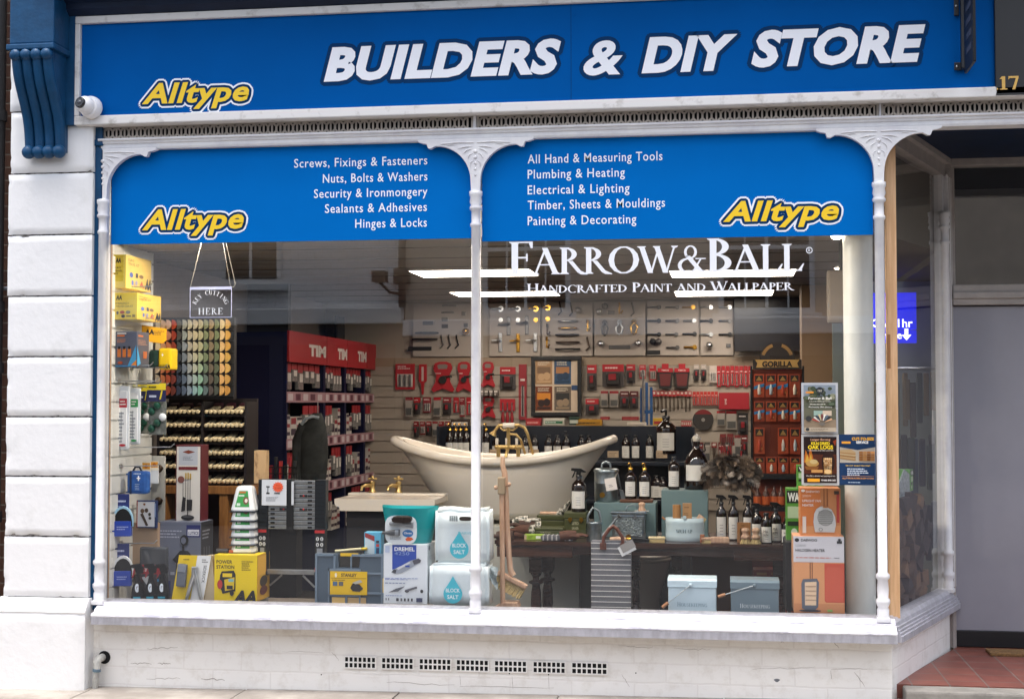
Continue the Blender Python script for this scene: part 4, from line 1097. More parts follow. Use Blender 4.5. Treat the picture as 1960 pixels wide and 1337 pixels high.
for k in range(7):
    pack(1326 + k * 7, 749, 1332 + k * 7, 775, 'strip', 'short red strip, %s in the row running up to the TIMCO sign' % ORD[k], cols='#c23a34')
pack(1326, 783, 1366, 823, 'disc', 'round dark cutting disc hung beneath the short red strips', name='cutting_disc', cat='cutting disc', group='discs')
pack(1372, 786, 1388, 815, 'clear', 'clear bag of white fixings beneath the TIMCO sign')
pack(1390, 786, 1410, 822, 'clear', 'clear bag with a dark label beneath the TIMCO sign')
pack(1412, 790, 1432, 830, 'card', 'black pack with white tag at the edge of the orange glue stand', cols='#2c2a2a')
for k, (a, b, c) in enumerate(((1378, 830, 1390), (1392, 830, 1404), (1406, 832, 1418), (1419, 832, 1431))):
    pack(a, b, c, b + 40, ['driver', 'driver', 'clear', 'card'][k], '%s pack in the low row above the feather duster' % ORD[k], cols='#7a2a2a')
for k in range(5):
    pack(1304 + k * 4, 805, 1307.5 + k * 4, 850, 'rod', 'slim dark rod, %s in the set behind the black pump bottle' % ORD[k], group='slim rods', name='drill_bit', cat='drill bit')
for k in range(6):
    pack(792 + k * 12, 806, 802 + k * 12, 836 - (k * 5) % 7, ['card', 'full', 'card', 'clear', 'full', 'card'][k], '%s pack from the shelving bays in the lowest red row above the bath' % ORD[k], cols='#8f2a2e')
pack(866, 803, 900, 842, 'box', 'dark carton at the end of the lowest red row above the bath', cols='#3a2a24')
for k in range(4):
    pack(921 + k * 9, 746, 928 + k * 9, 757, 'box', 'small grey box, %s under the shorter moulded red pack' % ORD[k], cols='#6a625c', group='small grey boxes')
for k in range(6):
    pack(1124 + k * 5, 801, 1128 + k * 5, 811, 'box', 'tiny mixed carton, %s in the row behind the mustard box' % ORD[k], cols=['#6a3a3a', '#b5aca0', '#3d4a5a'][k % 3], group='tiny cartons')
for k in range(7):
    pack(1336 + k * 13, 846, 1346 + k * 13, 884, ['card', 'clear', 'rod', 'full', 'card', 'clear', 'card'][k], '%s pack in the bottom row beside the demijohn' % ORD[k], cols=['#7a2a2a', '#5a5450', '#8a3030'][k % 3])
X0, X1, Z0, Z1 = rect(1376, 751, 1434, 783, BY - .05)
mb = MB(); mb.box(X0, X1, BY - .06, BY - .045, Z0, Z1, C('#a81f2c'), .002); mb.text('TIMCO', X0 + .05, Z0 + (Z1 - Z0) * .3, BY - .061, (Z1 - Z0) * .34, C('#e7d8d3'), 'l', .03, sx=(Z1 - Z0) / CAP * .42)
solo(mb, 'tool_brand_sign', 'red TIMCO sign on the slatted back wall', 'sign')
# blue car jack / clamp set standing on the shelf
t = thing('sash_clamp', 'blue upright clamp frame standing on the navy shelf among the drill bits', 'clamp', (at(1238, 813, BY - .25)[0], BY - .25, at(1238, 813, BY - .25)[1]))
BL_ = mat('blue_tool_paint', '#1c4c80', .4)
k = (2700 / 12.4)
mb = MB()
for dx in (-.045, .0, .04): mb.box(dx - .012, dx + .012, -.012, .012, 0, .37 - abs(dx), BL_, .003)
mb.box(-.06, .055, -.014, .014, .10, .13, BL_, .003); mb.build('rail', t)
mb = MB(); mb.tube([(-.03, -.02, .02), (-.03, -.02, .48)], .011, STEEL, 8); mb.build('rod', t)
# things along the top of the navy unit
NY = BY - .45
def onunit(px0, py0, px1, py1, cols, label, name='small_box', cat='box', tx=None):
    X0, X1, Z0, Z1 = rect(px0, py0, px1, py1, NY)
    mb = MB(); mb.box(X0, X1, NY, NY + .1, Z0, Z1, C(cols[0]), .003)
    printed(mb, X0, X1, Z0, Z1, NY, [('r', .08, .2, .92, .6, cols[1])] + ([('l', .1, .28, .9, .55, 1, cols[2])] if len(cols) > 2 else []))
    o = solo(mb, name, label, cat, group='boxes along the navy unit')
onunit(1006, 800, 1035, 814, ['#9c1f26', '#c64a4a', '#f0d0c8'], 'red box on the navy unit, next to the shower handset')
onunit(1040, 800, 1080, 813, ['#cfcabd', '#2e6b45', '#e4efe6'], 'white and green box on the navy unit')
onunit(1089, 797, 1108, 813, ['#203a30', '#c4c8bb'], 'small dark green box on the navy unit')
onunit(1102, 802, 1152, 814, ['#c08a1f', '#9a6d18', '#3d2c10'], 'long mustard yellow box on the navy unit')
onunit(1149, 797, 1166, 803, ['#8c2328', '#b54a4a'], 'thin red box behind the mustard box')
onunit(1190, 797, 1222, 804, ['#8c2328', '#a84040'], 'long thin red box left of the blue clamp')
onunit(1250, 800, 1272, 814, ['#c8a02c', '#a52a2e'], 'yellow and red carton right of the blue clamp')
onunit(1200, 808, 1236, 814, ['#d8cdbf', '#c9bbab'], 'flat cream carton lying left of the blue clamp')

# ---------------------------------------------------------------- navy bottle unit behind the bath
UY = 3.2
NV = mat('navy_unit_paint', '#131b29', .35, var=.2, vscale=4)
X0, X1, Z0, Z1 = rect(905, 815, 1330, 1150, UY + .35)
xs0 = at(838, 870, UY)[0]; xs1 = at(1330, 900, UY)[0]
zsh = at(1100, 882, UY)[1]
t = thing('bottle_unit', 'navy painted shelf unit with rows of dark bottles behind the bath', 'shelf unit', ((xs0 + xs1) / 2, UY, FLOORZ))
I = Matrix.Translation((-(xs0 + xs1) / 2, -UY, -FLOORZ))
mb = MB(I); mb.box(xs0, xs1, UY + .28, UY + .32, FLOORZ, at(1100, 815, UY + .28)[1], NV); mb.build('back_panel', t)
mb = MB(I); mb.box(xs0, xs1, UY - .05, UY + .279, zsh - .03, zsh, NV, .004); mb.build('upper_shelf', t)
mb = MB(I); mb.box(xs0, xs1, UY - .12, UY + .279, at(1262, 955, UY - .05)[1] - .03, at(1262, 955, UY - .05)[1], NV, .004); mb.build('lower_shelf', t)
for x in (xs0, xs1 - .02): mb = MB(I); mb.box(x, x + .02, UY - .05, UY + .279, FLOORZ, at(1100, 815, UY + .28)[1], NV); mb.build('side_panel', t)
AMB = mat('dark_amber_glass', '#1a0f0a', .08, coat=.4)
BLKP = mat('black_pump_plastic', '#121214', .3)
LAB = C('#d9d6d0')
def bottle_proto(r, h, top, labcol=None, brass=False, lab=(.12, .72)):
    """amber bottle: body, label, cap or pump or trigger"""
    t = bpy.data.objects.new('bottle', None); scene.collection.objects.link(t)
    mb = MB(); hb = h * .72
    mb.lathe([(r * .96, 0), (r, .006), (r, hb * .86), (r * .9, hb * .96), (r * .5, hb * 1.08), (r * .36, hb * 1.13), (r * .36, hb * 1.22)], 0, 0, AMB, 18); mb.build('glass_body', t)
    mb = MB(); z0, z1 = hb * lab[0], hb * lab[1]
    pts = [(-1.05 + i * .2) for i in range(11)]; vs, fs = [], []
    for a in pts: vs += [(r * 1.012 * math.sin(a), -r * 1.012 * math.cos(a), z0), (r * 1.012 * math.sin(a), -r * 1.012 * math.cos(a), z1)]
    fs = [(2 * i, 2 * i + 2, 2 * i + 3, 2 * i + 1) for i in range(10)]
    mb.add(vs, fs, labcol or LAB, True)
    for q in range(4):
        zz = z0 + (z1 - z0) * (.2 + q * .14)
        mb.box(-r * .32, r * .32, -r * 1.03, -r * 1.0, zz, zz + (z1 - z0) * .025, C('#8d8c8a'))
    mb.build('label', t)
    mb = MB(); m = MET['g'] if brass else BLKP; zc = hb * 1.2
    if top == 'pump':
        mb.lathe([(r * .42, zc), (r * .42, zc + h * .06), (r * .2, zc + h * .07)], 0, 0, m, 12); mb.tube([(0, 0, zc + h * .06), (0, 0, zc + h * .2)], r * .12, m, 8)
        mb.tube([(0, 0, zc + h * .19), (-r * .2, -r * .5, zc + h * .2), (-r * .4, -r * .9, zc + h * .17)], r * .14, m, 8)
    elif top == 'trigger':
        mb.lathe([(r * .42, zc), (r * .40, zc + h * .05), (r * .3, zc + h * .06)], 0, 0, m, 12)
        mb.prism([(-r * 1.0, zc + h * .17), (-r * .95, zc + h * .23), (r * .3, zc + h * .22), (r * .95, zc + h * .15), (r * .9, zc + h * .12), (r * .3, zc + h * .13), (r * .25, zc + h * .05), (-r * .3, zc + h * .05), (-r * .3, zc + h * .14)], -r * .3, r * .3, m)
        mb.prism([(-r * .55, zc + h * .15), (-r * .4, zc + h * .15), (-r * .7, zc + h * .0), (-r * .95, zc - h * .02)], -r * .12, r * .12, m)
    elif top == 'cap': mb.lathe([(r * .45, zc - h * .02), (r * .45, zc + h * .05), (r * .4, zc + h * .06)], 0, 0, m, 12)
    mb.build({'pump': 'pump', 'trigger': 'trigger_spray', 'cap': 'cap'}[top], t)
    return t
protos = {}
def bottle(kind, px, pyb, pyt, Y, label, group, r=None, name='soap_bottle', cat='bottle', brass=False, wide=1, lab=(.12, .72), labcol=None, rz=0):
    x, z = at(px, pyb, Y); h = at(px, pyt, Y)[1] - z
    t = bottle_proto(r or h * .17, h, kind, labcol, brass, lab)
    t.name = name; t.location = (x, Y, z); t.rotation_euler = (0, 0, rz)
    return tag(t, label, cat, group)
gname = 'dark bottles on the navy unit'
lst = [(861, 'pump', True), (872, 'pump', True), (881, 'pump', True), (892, 'pump', True), (930, 'pump', True), (950, 'cap', False), (1005, 'cap', False), (1023, 'cap', False), (1050, 'cap', False), (1067, 'cap', False), (1084, 'pump', False), (1113, 'cap', False), (1127, 'cap', False), (1198, 'cap', False), (1217, 'cap', False), (1244, 'cap', False)]
for i, (px, k, br) in enumerate(lst):
    bottle(k, px, 880, 815 if br else 828, UY + .08, 'dark bottle with pale label, %s along the navy unit from the shelving bays' % ORD[i], gname, .033, brass=br)
t = bottle('pump', 1275, 868, 790, UY + .02, 'big dark pump bottle with a wide pale label on the navy unit', gname, .075)
for k, (a, b, c, d) in enumerate(((1163, 860, 1184, 870), (1256, 859, 1277, 871), (937, 857, 952, 870), (1012, 857, 1031, 869))):
    X0, X1, Z0, Z1 = rect(a, b, c, d, UY - .045); mb = MB(); mb.box(X0, X1, UY - .05, UY - .04, Z0 - .02, Z1 - .01, C('#b9a184')); printed(mb, X0, X1, Z0 - .02, Z1 - .01, UY - .05, [('l', .1, .2, .9, .8, 3, '#6a5a48')])
    solo(mb, 'price_card', 'small tan card on the navy shelf edge, %s from the tan pillar' % ORD[[1, 0, 3, 2][k]], 'price card', group='price cards on the navy unit')
for k, (px, yb, yt) in enumerate(((1257, 955, 905), (1268, 955, 908))):
    bottle('cap', px, yb, yt, UY - .05, 'dark bottle low on the navy unit, %s one beside the tall bottle' % ['first', 'second'][k], gname, .045)
# ================================================================ LEFT BAY
# ---------------------------------------------------------------- slatted side panel with pegs
SX = at(208, 800, .10)[0]
t = thing('slat_panel', 'pale grey slatted panel standing side-on at the end of the window', 'slat panel', (SX, .10, .40))
PNL = mat('pale_grey_laminate', '#cfd0cd', .45)
mb = MB(); mb.box(-.02, 0, 0, .59, 0, 2.06, PNL)
zz = 0
while zz < 2.04: mb.box(.0, .012, .003, .587, zz + .004, zz + .098, PNL); zz += .105
mb.build('board', t)
mb = MB(); mb.box(-.035, .013, -.02, -.001, 0, 2.06, mat('raw_chipboard_edge', '#a5815e', .8, var=.2, vscale=40)); mb.build('edge_strip', t)
def onpanel(px, py, depth):
    """point on the panel face at a given distance behind the glass, height from the pixel row"""
    return at(px, py, depth)[1]
k = 0
for py, yd, L in ((549, .22, .19), (610, .25, .19), (700, .22, .2), (704, .38, .22), (730, .2, .24), (735, .3, .22), (740, .4, .22), (856, .3, .3), (892, .24, .24), (1040, .25, .22)):
    mb = MB(); z = onpanel(290, py, yd)
    mb.tube([(0, 0, 0), (L * .92, 0, .004), (L, 0, .022)], .0035, STEEL, 6); mb.box(-.001, .006, -.02, .02, -.012, .012, STEEL)
    solo(mb, 'peg_hook', 'bright steel peg hook sticking out of the slatted side panel, %s from the top' % ORD[k], 'peg hook', (SX + .013, yd, z), 0, 'peg hooks on the slatted panel'); k += 1
# carton with a front end and a long side facing into the shop
def carton(name, label, px0, py0, px1, py1, Y, depth, col, front, side=None, cat='box', group=None, sidecol=None, lip=None, rz=0):
    X0, X1, Z0, Z1 = rect(px0, py0, px1, py1, Y)
    t = thing(name, label, cat, ((X0 + X1) / 2, Y, Z0), R_(rz), group)
    w, h = X1 - X0, Z1 - Z0
    mb = MB(); mb.box(-w / 2, w / 2, 0, depth, 0, h, C(col, .45), .0025)
    if sidecol: mb.poly([(w / 2 + .0006, .002, .002), (w / 2 + .0006, depth - .002, .002), (w / 2 + .0006, depth - .002, h - .002), (w / 2 + .0006, .002, h - .002)], C(sidecol, .45))
    mb.build('carton', t)
    if front:
        mb = MB(); printed(mb, -w / 2, w / 2, 0, h, 0, front); mb.build('front_print', t)
    if side:
        mb = MB(facing(w / 2 + .0008, 0, 0, 90)); printed(mb, 0, depth, 0, h, 0, side); mb.build('side_print', t)
    return t
AAY, AAK = '#e9cf3e', '#1b1b1d'
icons = lambda: [('e', .2, .42, .07, .08, '#3d5aa8'), ('r', .36, .36, .46, .5, '#2b2b30'), ('e', .58, .42, .09, .06, '#7a5a36'), ('p', [(.5, .1), (.6, .3), (.68, .1)], '#b5452f'), ('r', .2, .12, .27, .26, '#4a6ac0'), ('e', .38, .2, .05, .08, '#8a8aa0')]
carton('travel_kit', 'upper yellow AA travel kit box on the slatted side panel', 216, 487, 241, 551, .14, .36, AAY,
       [('t', 'AA', .2, .76, .14, AAK, {'bold': .05, 'shear': .15, 'w': .42}), ('t', 'EURO', .12, .58, .055, AAK, {'bold': .01, 'w': .5}), ('t', 'TRAVEL', .12, .49, .055, AAK, {'bold': .01, 'w': .6}), ('t', 'KIT', .12, .40, .055, AAK, {'bold': .01, 'w': .3})],
       [('t', 'EURO', .08, .82, .08, AAK, {'w': .22}), ('t', 'TRAVEL KIT', .08, .70, .09, AAK, {'w': .42})] + icons() + [('t', 'AA', .72, .08, .3, AAK, {'bold': .06, 'shear': .2, 'w': .25})], sidecol='#dcb95a')
carton('winter_kit', 'lower yellow AA winter car kit box on the slatted side panel', 217, 560, 263, 611, .14, .34, AAY,
       [('t', 'AA', .1, .74, .17, AAK, {'bold': .05, 'shear': .15, 'w': .26}), ('t', 'EMERGENCY', .1, .57, .07, AAK, {'w': .55}), ('t', 'WINTER CAR KIT', .1, .46, .07, AAK, {'w': .72}), ('e', .18, .25, .05, .06, '#50505a'), ('e', .38, .27, .1, .06, '#b5452f'), ('e', .62, .27, .1, .06, '#7a7a6a'), ('e', .42, .12, .08, .06, AAK), ('r', .55, .1, .75, .14, AAK), ('r', .8, .08, .92, .18, '#7d6a2c')],
       [('t', 'EMERGENCY', .05, .84, .06, AAK, {'w': .4}), ('t', 'WINTER KIT', .05, .74, .07, AAK, {'w': .5})] + icons() + [('t', 'AA', .72, .06, .28, AAK, {'bold': .06, 'shear': .2, 'w': .24})], sidecol='#d9b23e')
carton('torch_box', 'slate blue and orange torch box on the slatted side panel under the yellow boxes', 221, 634, 262, 702, .15, .17, '#5c6070',
       [('r', .08, .93, .5, .96, '#e8e6e0'), ('r', .08, .86, .42, .90, '#e07a2c'), ('l', .08, .68, .7, .80, 3, '#c87f55'), ('r', .1, .28, .26, .52, '#d87a34'), ('r', .34, .28, .5, .52, '#d87a34'), ('r', .58, .28, .74, .52, '#d87a34'), ('r', .13, .50, .23, .58, AAK), ('r', .37, .50, .47, .58, AAK), ('r', .61, .50, .71, .58, AAK), ('p', [(.6, .04), (.98, .62), (.98, .04)], '#4aa0d0'), ('p', [(.7, .02), (1, .2), (1, .02)], '#e08a30'), ('r', .02, .01, .98, .04, '#3d8fc4'), ('e', .25, .12, .12, .04, '#b5502c')],
       [('r', .1, .86, .5, .90, '#e07a2c'), ('l', .1, .62, .9, .78, 4, '#b98a70'), ('p', [(0, .6), (.3, .1), (0, .02)], '#4aa0d0'), ('r', .5, .25, .8, .45, '#b9653a')], sidecol='#4c4f5e')
def hung_card(name, label, x0, y0, x1, y1, Y, cat, cards, group=None, rz=0):
    X0, X1, Z0, Z1 = rect(x0, y0, x1, y1, Y)
    mb = MB(); w = X1 - X0
    cards(mb, -w / 2, w / 2, Z1 - Z0)
    return solo(mb, name, label, cat, ((X0 + X1) / 2, Y, Z0), R_(rz), group)
def aapouch(mb, a, b, h):
    mb.prism([(a, h), (b, h * .8), (b, h * .2), (b - .02, 0), (a + .02, h * .12), (a, h * .3)], 0, .03, C('#e0a51f', .35))
    mb.text('AA', a + .02, h * .5, -.001, h * .28, C(AAK), 'l', .05, .1, width=.05); printed(mb, a, b, 0, h, 0, [('l', .45, .45, .95, .7, 3, AAK)])
hung_card('reflective_pouch', 'orange yellow AA pouch hanging beside the paint colour stand', 273, 622, 317, 657, .42, 'pouch', aapouch, rz=20)
def aaroll(mb, a, b, h):
    c = a + (b - a) * .45
    mb.box(a, c, 0, .10, .01, h - .01, mat('dark_green_cloth', '#153a30', .9, var=.4, vscale=60), .02); mb.box(c, b, -.002, .102, 0, h, C('#ecc51c', .35), .012)
    mb.text('AA', b - .045, h * .06, -.003, h * .18, C(AAK), 'l', .05, .15, width=.04); printed(mb, c, b, 0, h, -.002, [('r', .25, .66, .40, .70, '#ffffff'), ('r', .305, .6, .345, .76, '#ffffff'), ('l', .1, .12, .6, .24, 2, AAK)])
hung_card('picnic_rug', 'rolled dark green rug in a yellow AA sleeve below the orange pouch', 283, 666, 328, 707, .40, 'rug', aaroll)
def thermo(colr):
    def f(mb, a, b, h):
        mb.box(a, b, 0, .018, 0, h, mat('clear_blister', '#dfe5ec', .12, spec=.8), .012)
        mb.box(a + .012, b - .012, -.006, .001, h * .05, h * .92, C('#eef0f4', .3), .008)
        printed(mb, a, b, 0, h, -.006, [('r', .34, .66, .88, .80, colr), ('r', .48, .12, .52, .6, '#9aa0a8'), ('l', .3, .1, .7, .6, 9, '#7f8793'), ('e', .6, .07, .22, .02, colr), ('l', .4, .69, .85, .78, 2, '#f4f0ee')])
    return f
hung_card('thermometer_pack', 'white thermometer in clear pack with a red label', 219, 738, 247, 860, .22, 'thermometer', thermo('#b8263a'))
hung_card('thermometer_pack', 'white thermometer in clear pack with a green label', 242, 742, 268, 850, .32, 'thermometer', thermo('#2f9a55'))
def bagg(mb, a, b, h):
    mb.box(a, b, 0, .004, h * .64, h, C('#1b2150'), .001)
    printed(mb, a, b, 0, h, 0, [('r', 0, .86, 1, .99, '#e6d02a'), ('r', .12, .72, .5, .76, '#c8d0e8'), ('p', [(.66, .68), (.78, .86), (.84, .84), (.74, .68)], '#e6d02a'), ('l', .1, .88, .6, .96, 1, '#5c531a')])
    for q in range(5):
        mb.ball((a + (b - a) * (.2 + .3 * (q % 3)), .01, h * (.12 + .11 * q)), .024, [mat('green_glass_piece', '#0f4534', .1), mat('clear_blister', '#dfe5ec', .12)][q % 3 == 2], 10, 6, sy=.7)
    mb.box(a + .004, b - .004, .02, .026, .0, h * .64, mat('crinkled_film', '#8f938d', .15, var=.5, vscale=30, bump=.6, bscale=50), .004)
hung_card('gutter_clip_bag', 'clear bag of green pieces under a navy and yellow header, partly hidden', 263, 735, 284, 830, .45, 'bag', bagg)
hung_card('gutter_clip_bag', 'clear bag of green pieces under a navy and yellow header, in front', 281, 732, 317, 832, .36, 'bag', bagg)
def fabag(mb, a, b, h):
    mb.box(a, b, 0, .06, 0, h * .9, mat('blue_nylon', '#2b62b0', .6, var=.2, vscale=30, bump=.3), .02)
    mb.box(a + .02, a + .032, -.004, .004, 0, h * .9, C('#1a2f58')); mb.tube([(a + .03, .02, h * .88), (a + .045, .02, h * 1.05), (a + .07, .02, h * 1.05), (a + .085, .02, h * .88)], .006, C('#25282e'), 6)
    c = (a + b) / 2 + .01
    mb.box(c - .003, c + .003, -.003, .0, h * .52, h * .72, C('#ffffff')); mb.box(c - .01, c + .01, -.0036, .0, h * .60, h * .645, C('#ffffff')); printed(mb, a, b, 0, h, -.002, [('l', .35, .76, .85, .84, 1, '#dfe8f4'), ('l', .42, .15, .68, .42, 4, '#a9c0e4')])
hung_card('first_aid_bag', 'blue first aid bag with white cross, hanging behind its twin', 216, 898, 245, 944, .34, 'first aid bag', fabag)
hung_card('first_aid_bag', 'blue first aid bag with white cross, hanging in front', 242, 896, 282, 945, .24, 'first aid bag', fabag)
def ylabel(mb, a, b, h):
    mb.box(a, b, 0, .012, 0, h * .7, mat('clear_blister', '#dfe5ec', .12), .004); mb.box(a, b, -.002, .004, h * .6, h, C('#f0e6d4')); printed(mb, a, b, 0, h, -.002, [('r', .05, .72, .95, .97, '#e3a02c'), ('e', .5, .84, .2, .08, '#b9651f')])
hung_card('blister_pack', 'small clear blister pack with orange label, left of the white knob board', 272, 884, 288, 932, .5, 'blister pack', ylabel)
hung_card('blister_pack', 'small clear blister pack with orange label on the white knob board', 288, 882, 303, 925, .52, 'blister pack', ylabel)
t = thing('knob_board', 'white board with dark mushroom knobs behind the blue first aid bags', 'knob board', (at(302, 1000, .72)[0], .72, .395))
X0, X1, Z0, Z1 = rect(289, 872, 315, 1000, .72)
mb = MB(); mb.box(X0 - t.location.x, X1 - t.location.x, 0, .02, 0, Z1 - .395, PNL, .006); mb.build('board', t)
for py in (896, 958):
    z = at(315, py, .7)[1] - .395; mb = MB(); mb.tube([(X1 - t.location.x - .02, -.001, z), (X1 - t.location.x - .02, -.03, z)], .012, MET['d'], 10); mb.ball((X1 - t.location.x - .02, -.045, z), .026, MET['d'], 12, 8, sy=.6); mb.build('knob', t)
for q, (yb, yt, rim, tt) in enumerate(((1025, 945, '#a8d4ee', 'pale blue'), (1120, 1040, '#dfe3e8', 'white'))):
    X0, X1, Z0, Z1 = rect(214, yt, 249, yb, .2); w = X1 - X0; h = Z1 - Z0
    t = thing('polishing_pad_pack', 'navy card pack holding a black pad with a %s rim' % tt, 'pad pack', ((X0 + X1) / 2, .2, Z0), R_(12))
    mb = MB(); mb.box(-w / 2, w / 2 - .012, .012, .018, .02, h, C('#22306e'), .002); printed(mb, -w / 2, w / 2, 0, h, .012, [('l', .2, .78, .75, .88, 1, '#c4cdea'), ('l', .2, .68, .6, .74, 1, '#8f9ccc')]); mb.build('card', t)
    mb = MB(); o = [(.062 * math.cos(R_(a)), .10 * math.sin(R_(a))) for a in range(-10, 191, 20)]
    mb.prism([(x * .98 + .012, z + h * .30) for x, z in o], -.018, .012, C(rim), smooth=True); mb.prism([(x * .84 + .016, z * .86 + h * .30) for x, z in o], -.022, -.0181, mat('black_foam', '#141517', .8)); mb.build('pad', t)
    mb = MB(); mb.box(-w / 2 - .004, w / 2 + .006, -.03, .02, 0, h * .36, C('#2a49b0', .4), .003); printed(mb, -w / 2, w / 2, 0, h * .36, -.03, [('l', .35, .4, .95, .7, 2, '#aebcea')]); mb.build('pocket', t)
carton('socket_set_card', 'white card of bronze door fittings framed red and navy', 261, 957, 300, 1010, .4, .02, '#2c3c66',
       [('r', .02, .02, .06, .98, '#b7402c'), ('r', .06, .05, .9, .95, '#d9dbe2'), ('e', .3, .62, .1, .08, '#6b5748'), ('e', .5, .64, .09, .08, '#57463a'), ('p', [(.2, .5), (.32, .55), (.6, .1), (.48, .08)], '#4f443e'), ('e', .66, .5, .07, .06, '#3f3935'), ('e', .68, .36, .07, .05, '#3f3935'), ('e', .4, .86, .06, .04, '#8b5a34'), ('r', .9, .4, .96, .9, '#8ea3c8')], cat='card pack')
carton('cardboard_sheet', 'plain tan cardboard box standing behind the blistered tools', 250, 1000, 302, 1100, .42, .05, '#b1957a', None, cat='box')
COMP = [('r', .04, .02, .96, .98, '#d6d2cb'), ('r', .12, .74, .86, .98, '#b5bac4'), ('p', [(.26, .91), (.5, .935), (.76, .91), (.5, .885)], '#7a3522'), ('l', .28, .80, .76, .86, 3, '#8a8f98'), ('r', .12, .68, .86, .72, '#6d2228'),
        ('e', .22, .555, .13, .045, '#7a4a42'), ('r', .38, .56, .44, .64, '#b99a4a'), ('r', .47, .56, .53, .645, '#b99a4a'), ('r', .56, .56, .62, .635, '#b99a4a'), ('r', .40, .28, .42, .57, AAK), ('r', .49, .28, .51, .57, AAK), ('r', .575, .28, .595, .57, AAK), ('r', .30, .28, .32, .52, AAK),
        ('p', [(.24, .14), (.3, .34), (.42, .32), (.4, .16)], '#222226'), ('p', [(.46, .16), (.46, .30), (.68, .30), (.66, .16)], '#232327'), ('e', .5, .07, .26, .035, '#222224'), ('e', .5, .085, .2, .02, '#4a4a4c'), ('r', .485, .09, .515, .3, AAK)]
carton('fireside_set_box', 'tall white box picturing a black and brass fireside companion set', 336, 851, 385, 1000, .52, .12, '#5d2028', COMP)
carton('lantern_box', 'grey blue lantern box with a black porch lantern printed on it', 303, 998, 384, 1143, .45, .20, '#6a7082',
       [('r', .66, .80, .99, .96, '#232a66'), ('r', .69, .82, .96, .90, '#d9dbe6'), ('t', 'LUTECE', .71, .835, .04, '#20265a', {'w': .24, 'bold': .02}), ('l', .04, .78, .6, .9, 3, '#a9aec0'), ('r', .0, .02, .3, .22, '#2a3570'), ('p', [(.34, .50), (.52, .62), (.70, .62), (.88, .50), (.78, .46), (.42, .46)], '#141416'), ('p', [(.42, .46), (.78, .46), (.70, .12), (.50, .12)], '#c7a7a2'),
        ('r', .43, .12, .46, .48, '#141416'), ('r', .58, .10, .62, .48, '#141416'), ('r', .74, .12, .77, .48, '#141416'), ('r', .46, .08, .76, .13, '#141416'), ('r', .57, .62, .62, .74, '#141416'), ('e', .62, .76, .1, .07, '#141416'), ('e', .60, .755, .06, .045, '#6a7082'), ('r', .3, .3, .40, .34, '#a9aec0')],
       [('r', .05, .25, .95, .95, '#2f3036'), ('l', .1, .76, .7, .9, 3, '#9a9ca6'), ('r', .2, .45, .3, .66, '#55565c'), ('r', .4, .45, .5, .66, '#55565c'), ('r', .6, .45, .7, .66, '#55565c'), ('p', [(0, .30), (1, .36), (1, .33), (0, .27)], '#8a8a90')], sidecol='#3a3b42')
def timcob(mb, a, b, h):
    mb.box(a, b, 0, .03, 0, h, mat('clear_dark_blister', '#4a4d52', .12, spec=.8), .015); mb.box(a + .01, b - .01, -.003, .002, h * .05, h * .62, C('#3b3d42'))
    printed(mb, a, b, 0, h, -.003, [('r', .06, .45, .94, .64, '#a8262f'), ('t', 'TIMCO', .14, .50, .09, '#f0dcd8', {'bold': .03, 'w': .4}), ('e', .86, .55, .05, .05, '#e8d8d4'), ('p', [(.1, .38), (.5, .42), (.62, .28), (.3, .22)], '#c9ccd0'), ('r', .66, .3, .72, .35, '#3d8ec0'), ('r', .76, .3, .82, .35, '#49a552'), ('l', .6, .08, .95, .2, 2, '#b5453f')])
hung_card('tool_blister', 'clear TIMCO blister pack with a red band behind the black spray bottles', 266, 1046, 320, 1140, .33, 'blister pack', timcob)
# three black trigger sprays
def spray_black():
    t = bpy.data.objects.new('wheel_spray', None); scene.collection.objects.link(t)
    BB = mat('black_plastic_bottle', '#101216', .25)
    mb = MB(); o = [(-.042, 0), (-.044, .03), (-.036, .09), (-.018, .125), (-.012, .15), (.014, .15), (.03, .12), (.04, .08), (.044, .03), (.042, 0)]
    mb.prism(o, -.018, .018, BB); mb.prism([(x * .9, z * .97 + .002) for x, z in o], -.024, .024, BB)
    printed(mb, -.04, .04, 0, .15, -.0242, [('t', 'G', .34, .52, .24, '#dfe6ee', {'bold': .09, 'w': .30}), ('r', .2, .28, .8, .34, '#2f9cb8'), ('r', .25, .20, .7, .24, '#2f9cb8'), ('l', .2, .06, .8, .13, 1, '#9fb4c4')]); mb.build('body', t)
    mb = MB(); mb.box(-.014, .014, -.012, .012, .15, .165, BB, .003); mb.prism([(-.05, .195), (-.045, .21), (.01, .215), (.035, .19), (.03, .166), (-.012, .166), (-.02, .19)], -.011, .011, BB)
    mb.prism([(-.03, .188), (-.018, .188), (-.03, .15), (-.042, .14)], -.005, .005, C('#a02a34')); mb.build('trigger', t)
    return t
ps = spray_black()
for k, px in enumerate((263, 286, 306)):
    x = at(px, 1140, .12)[0]
    o = ps if k == 0 else copy_of(ps, (0, 0, 0))
    o.location = (x, .13 + .015 * k, .40); o.rotation_euler = (0, 0, R_(6)); o.scale = (.86, 1, 1.12)
    tag(o, 'black G trigger spray bottle, %s from the slatted side panel' % ORD[k], 'spray bottle', 'black spray bottles at the window')
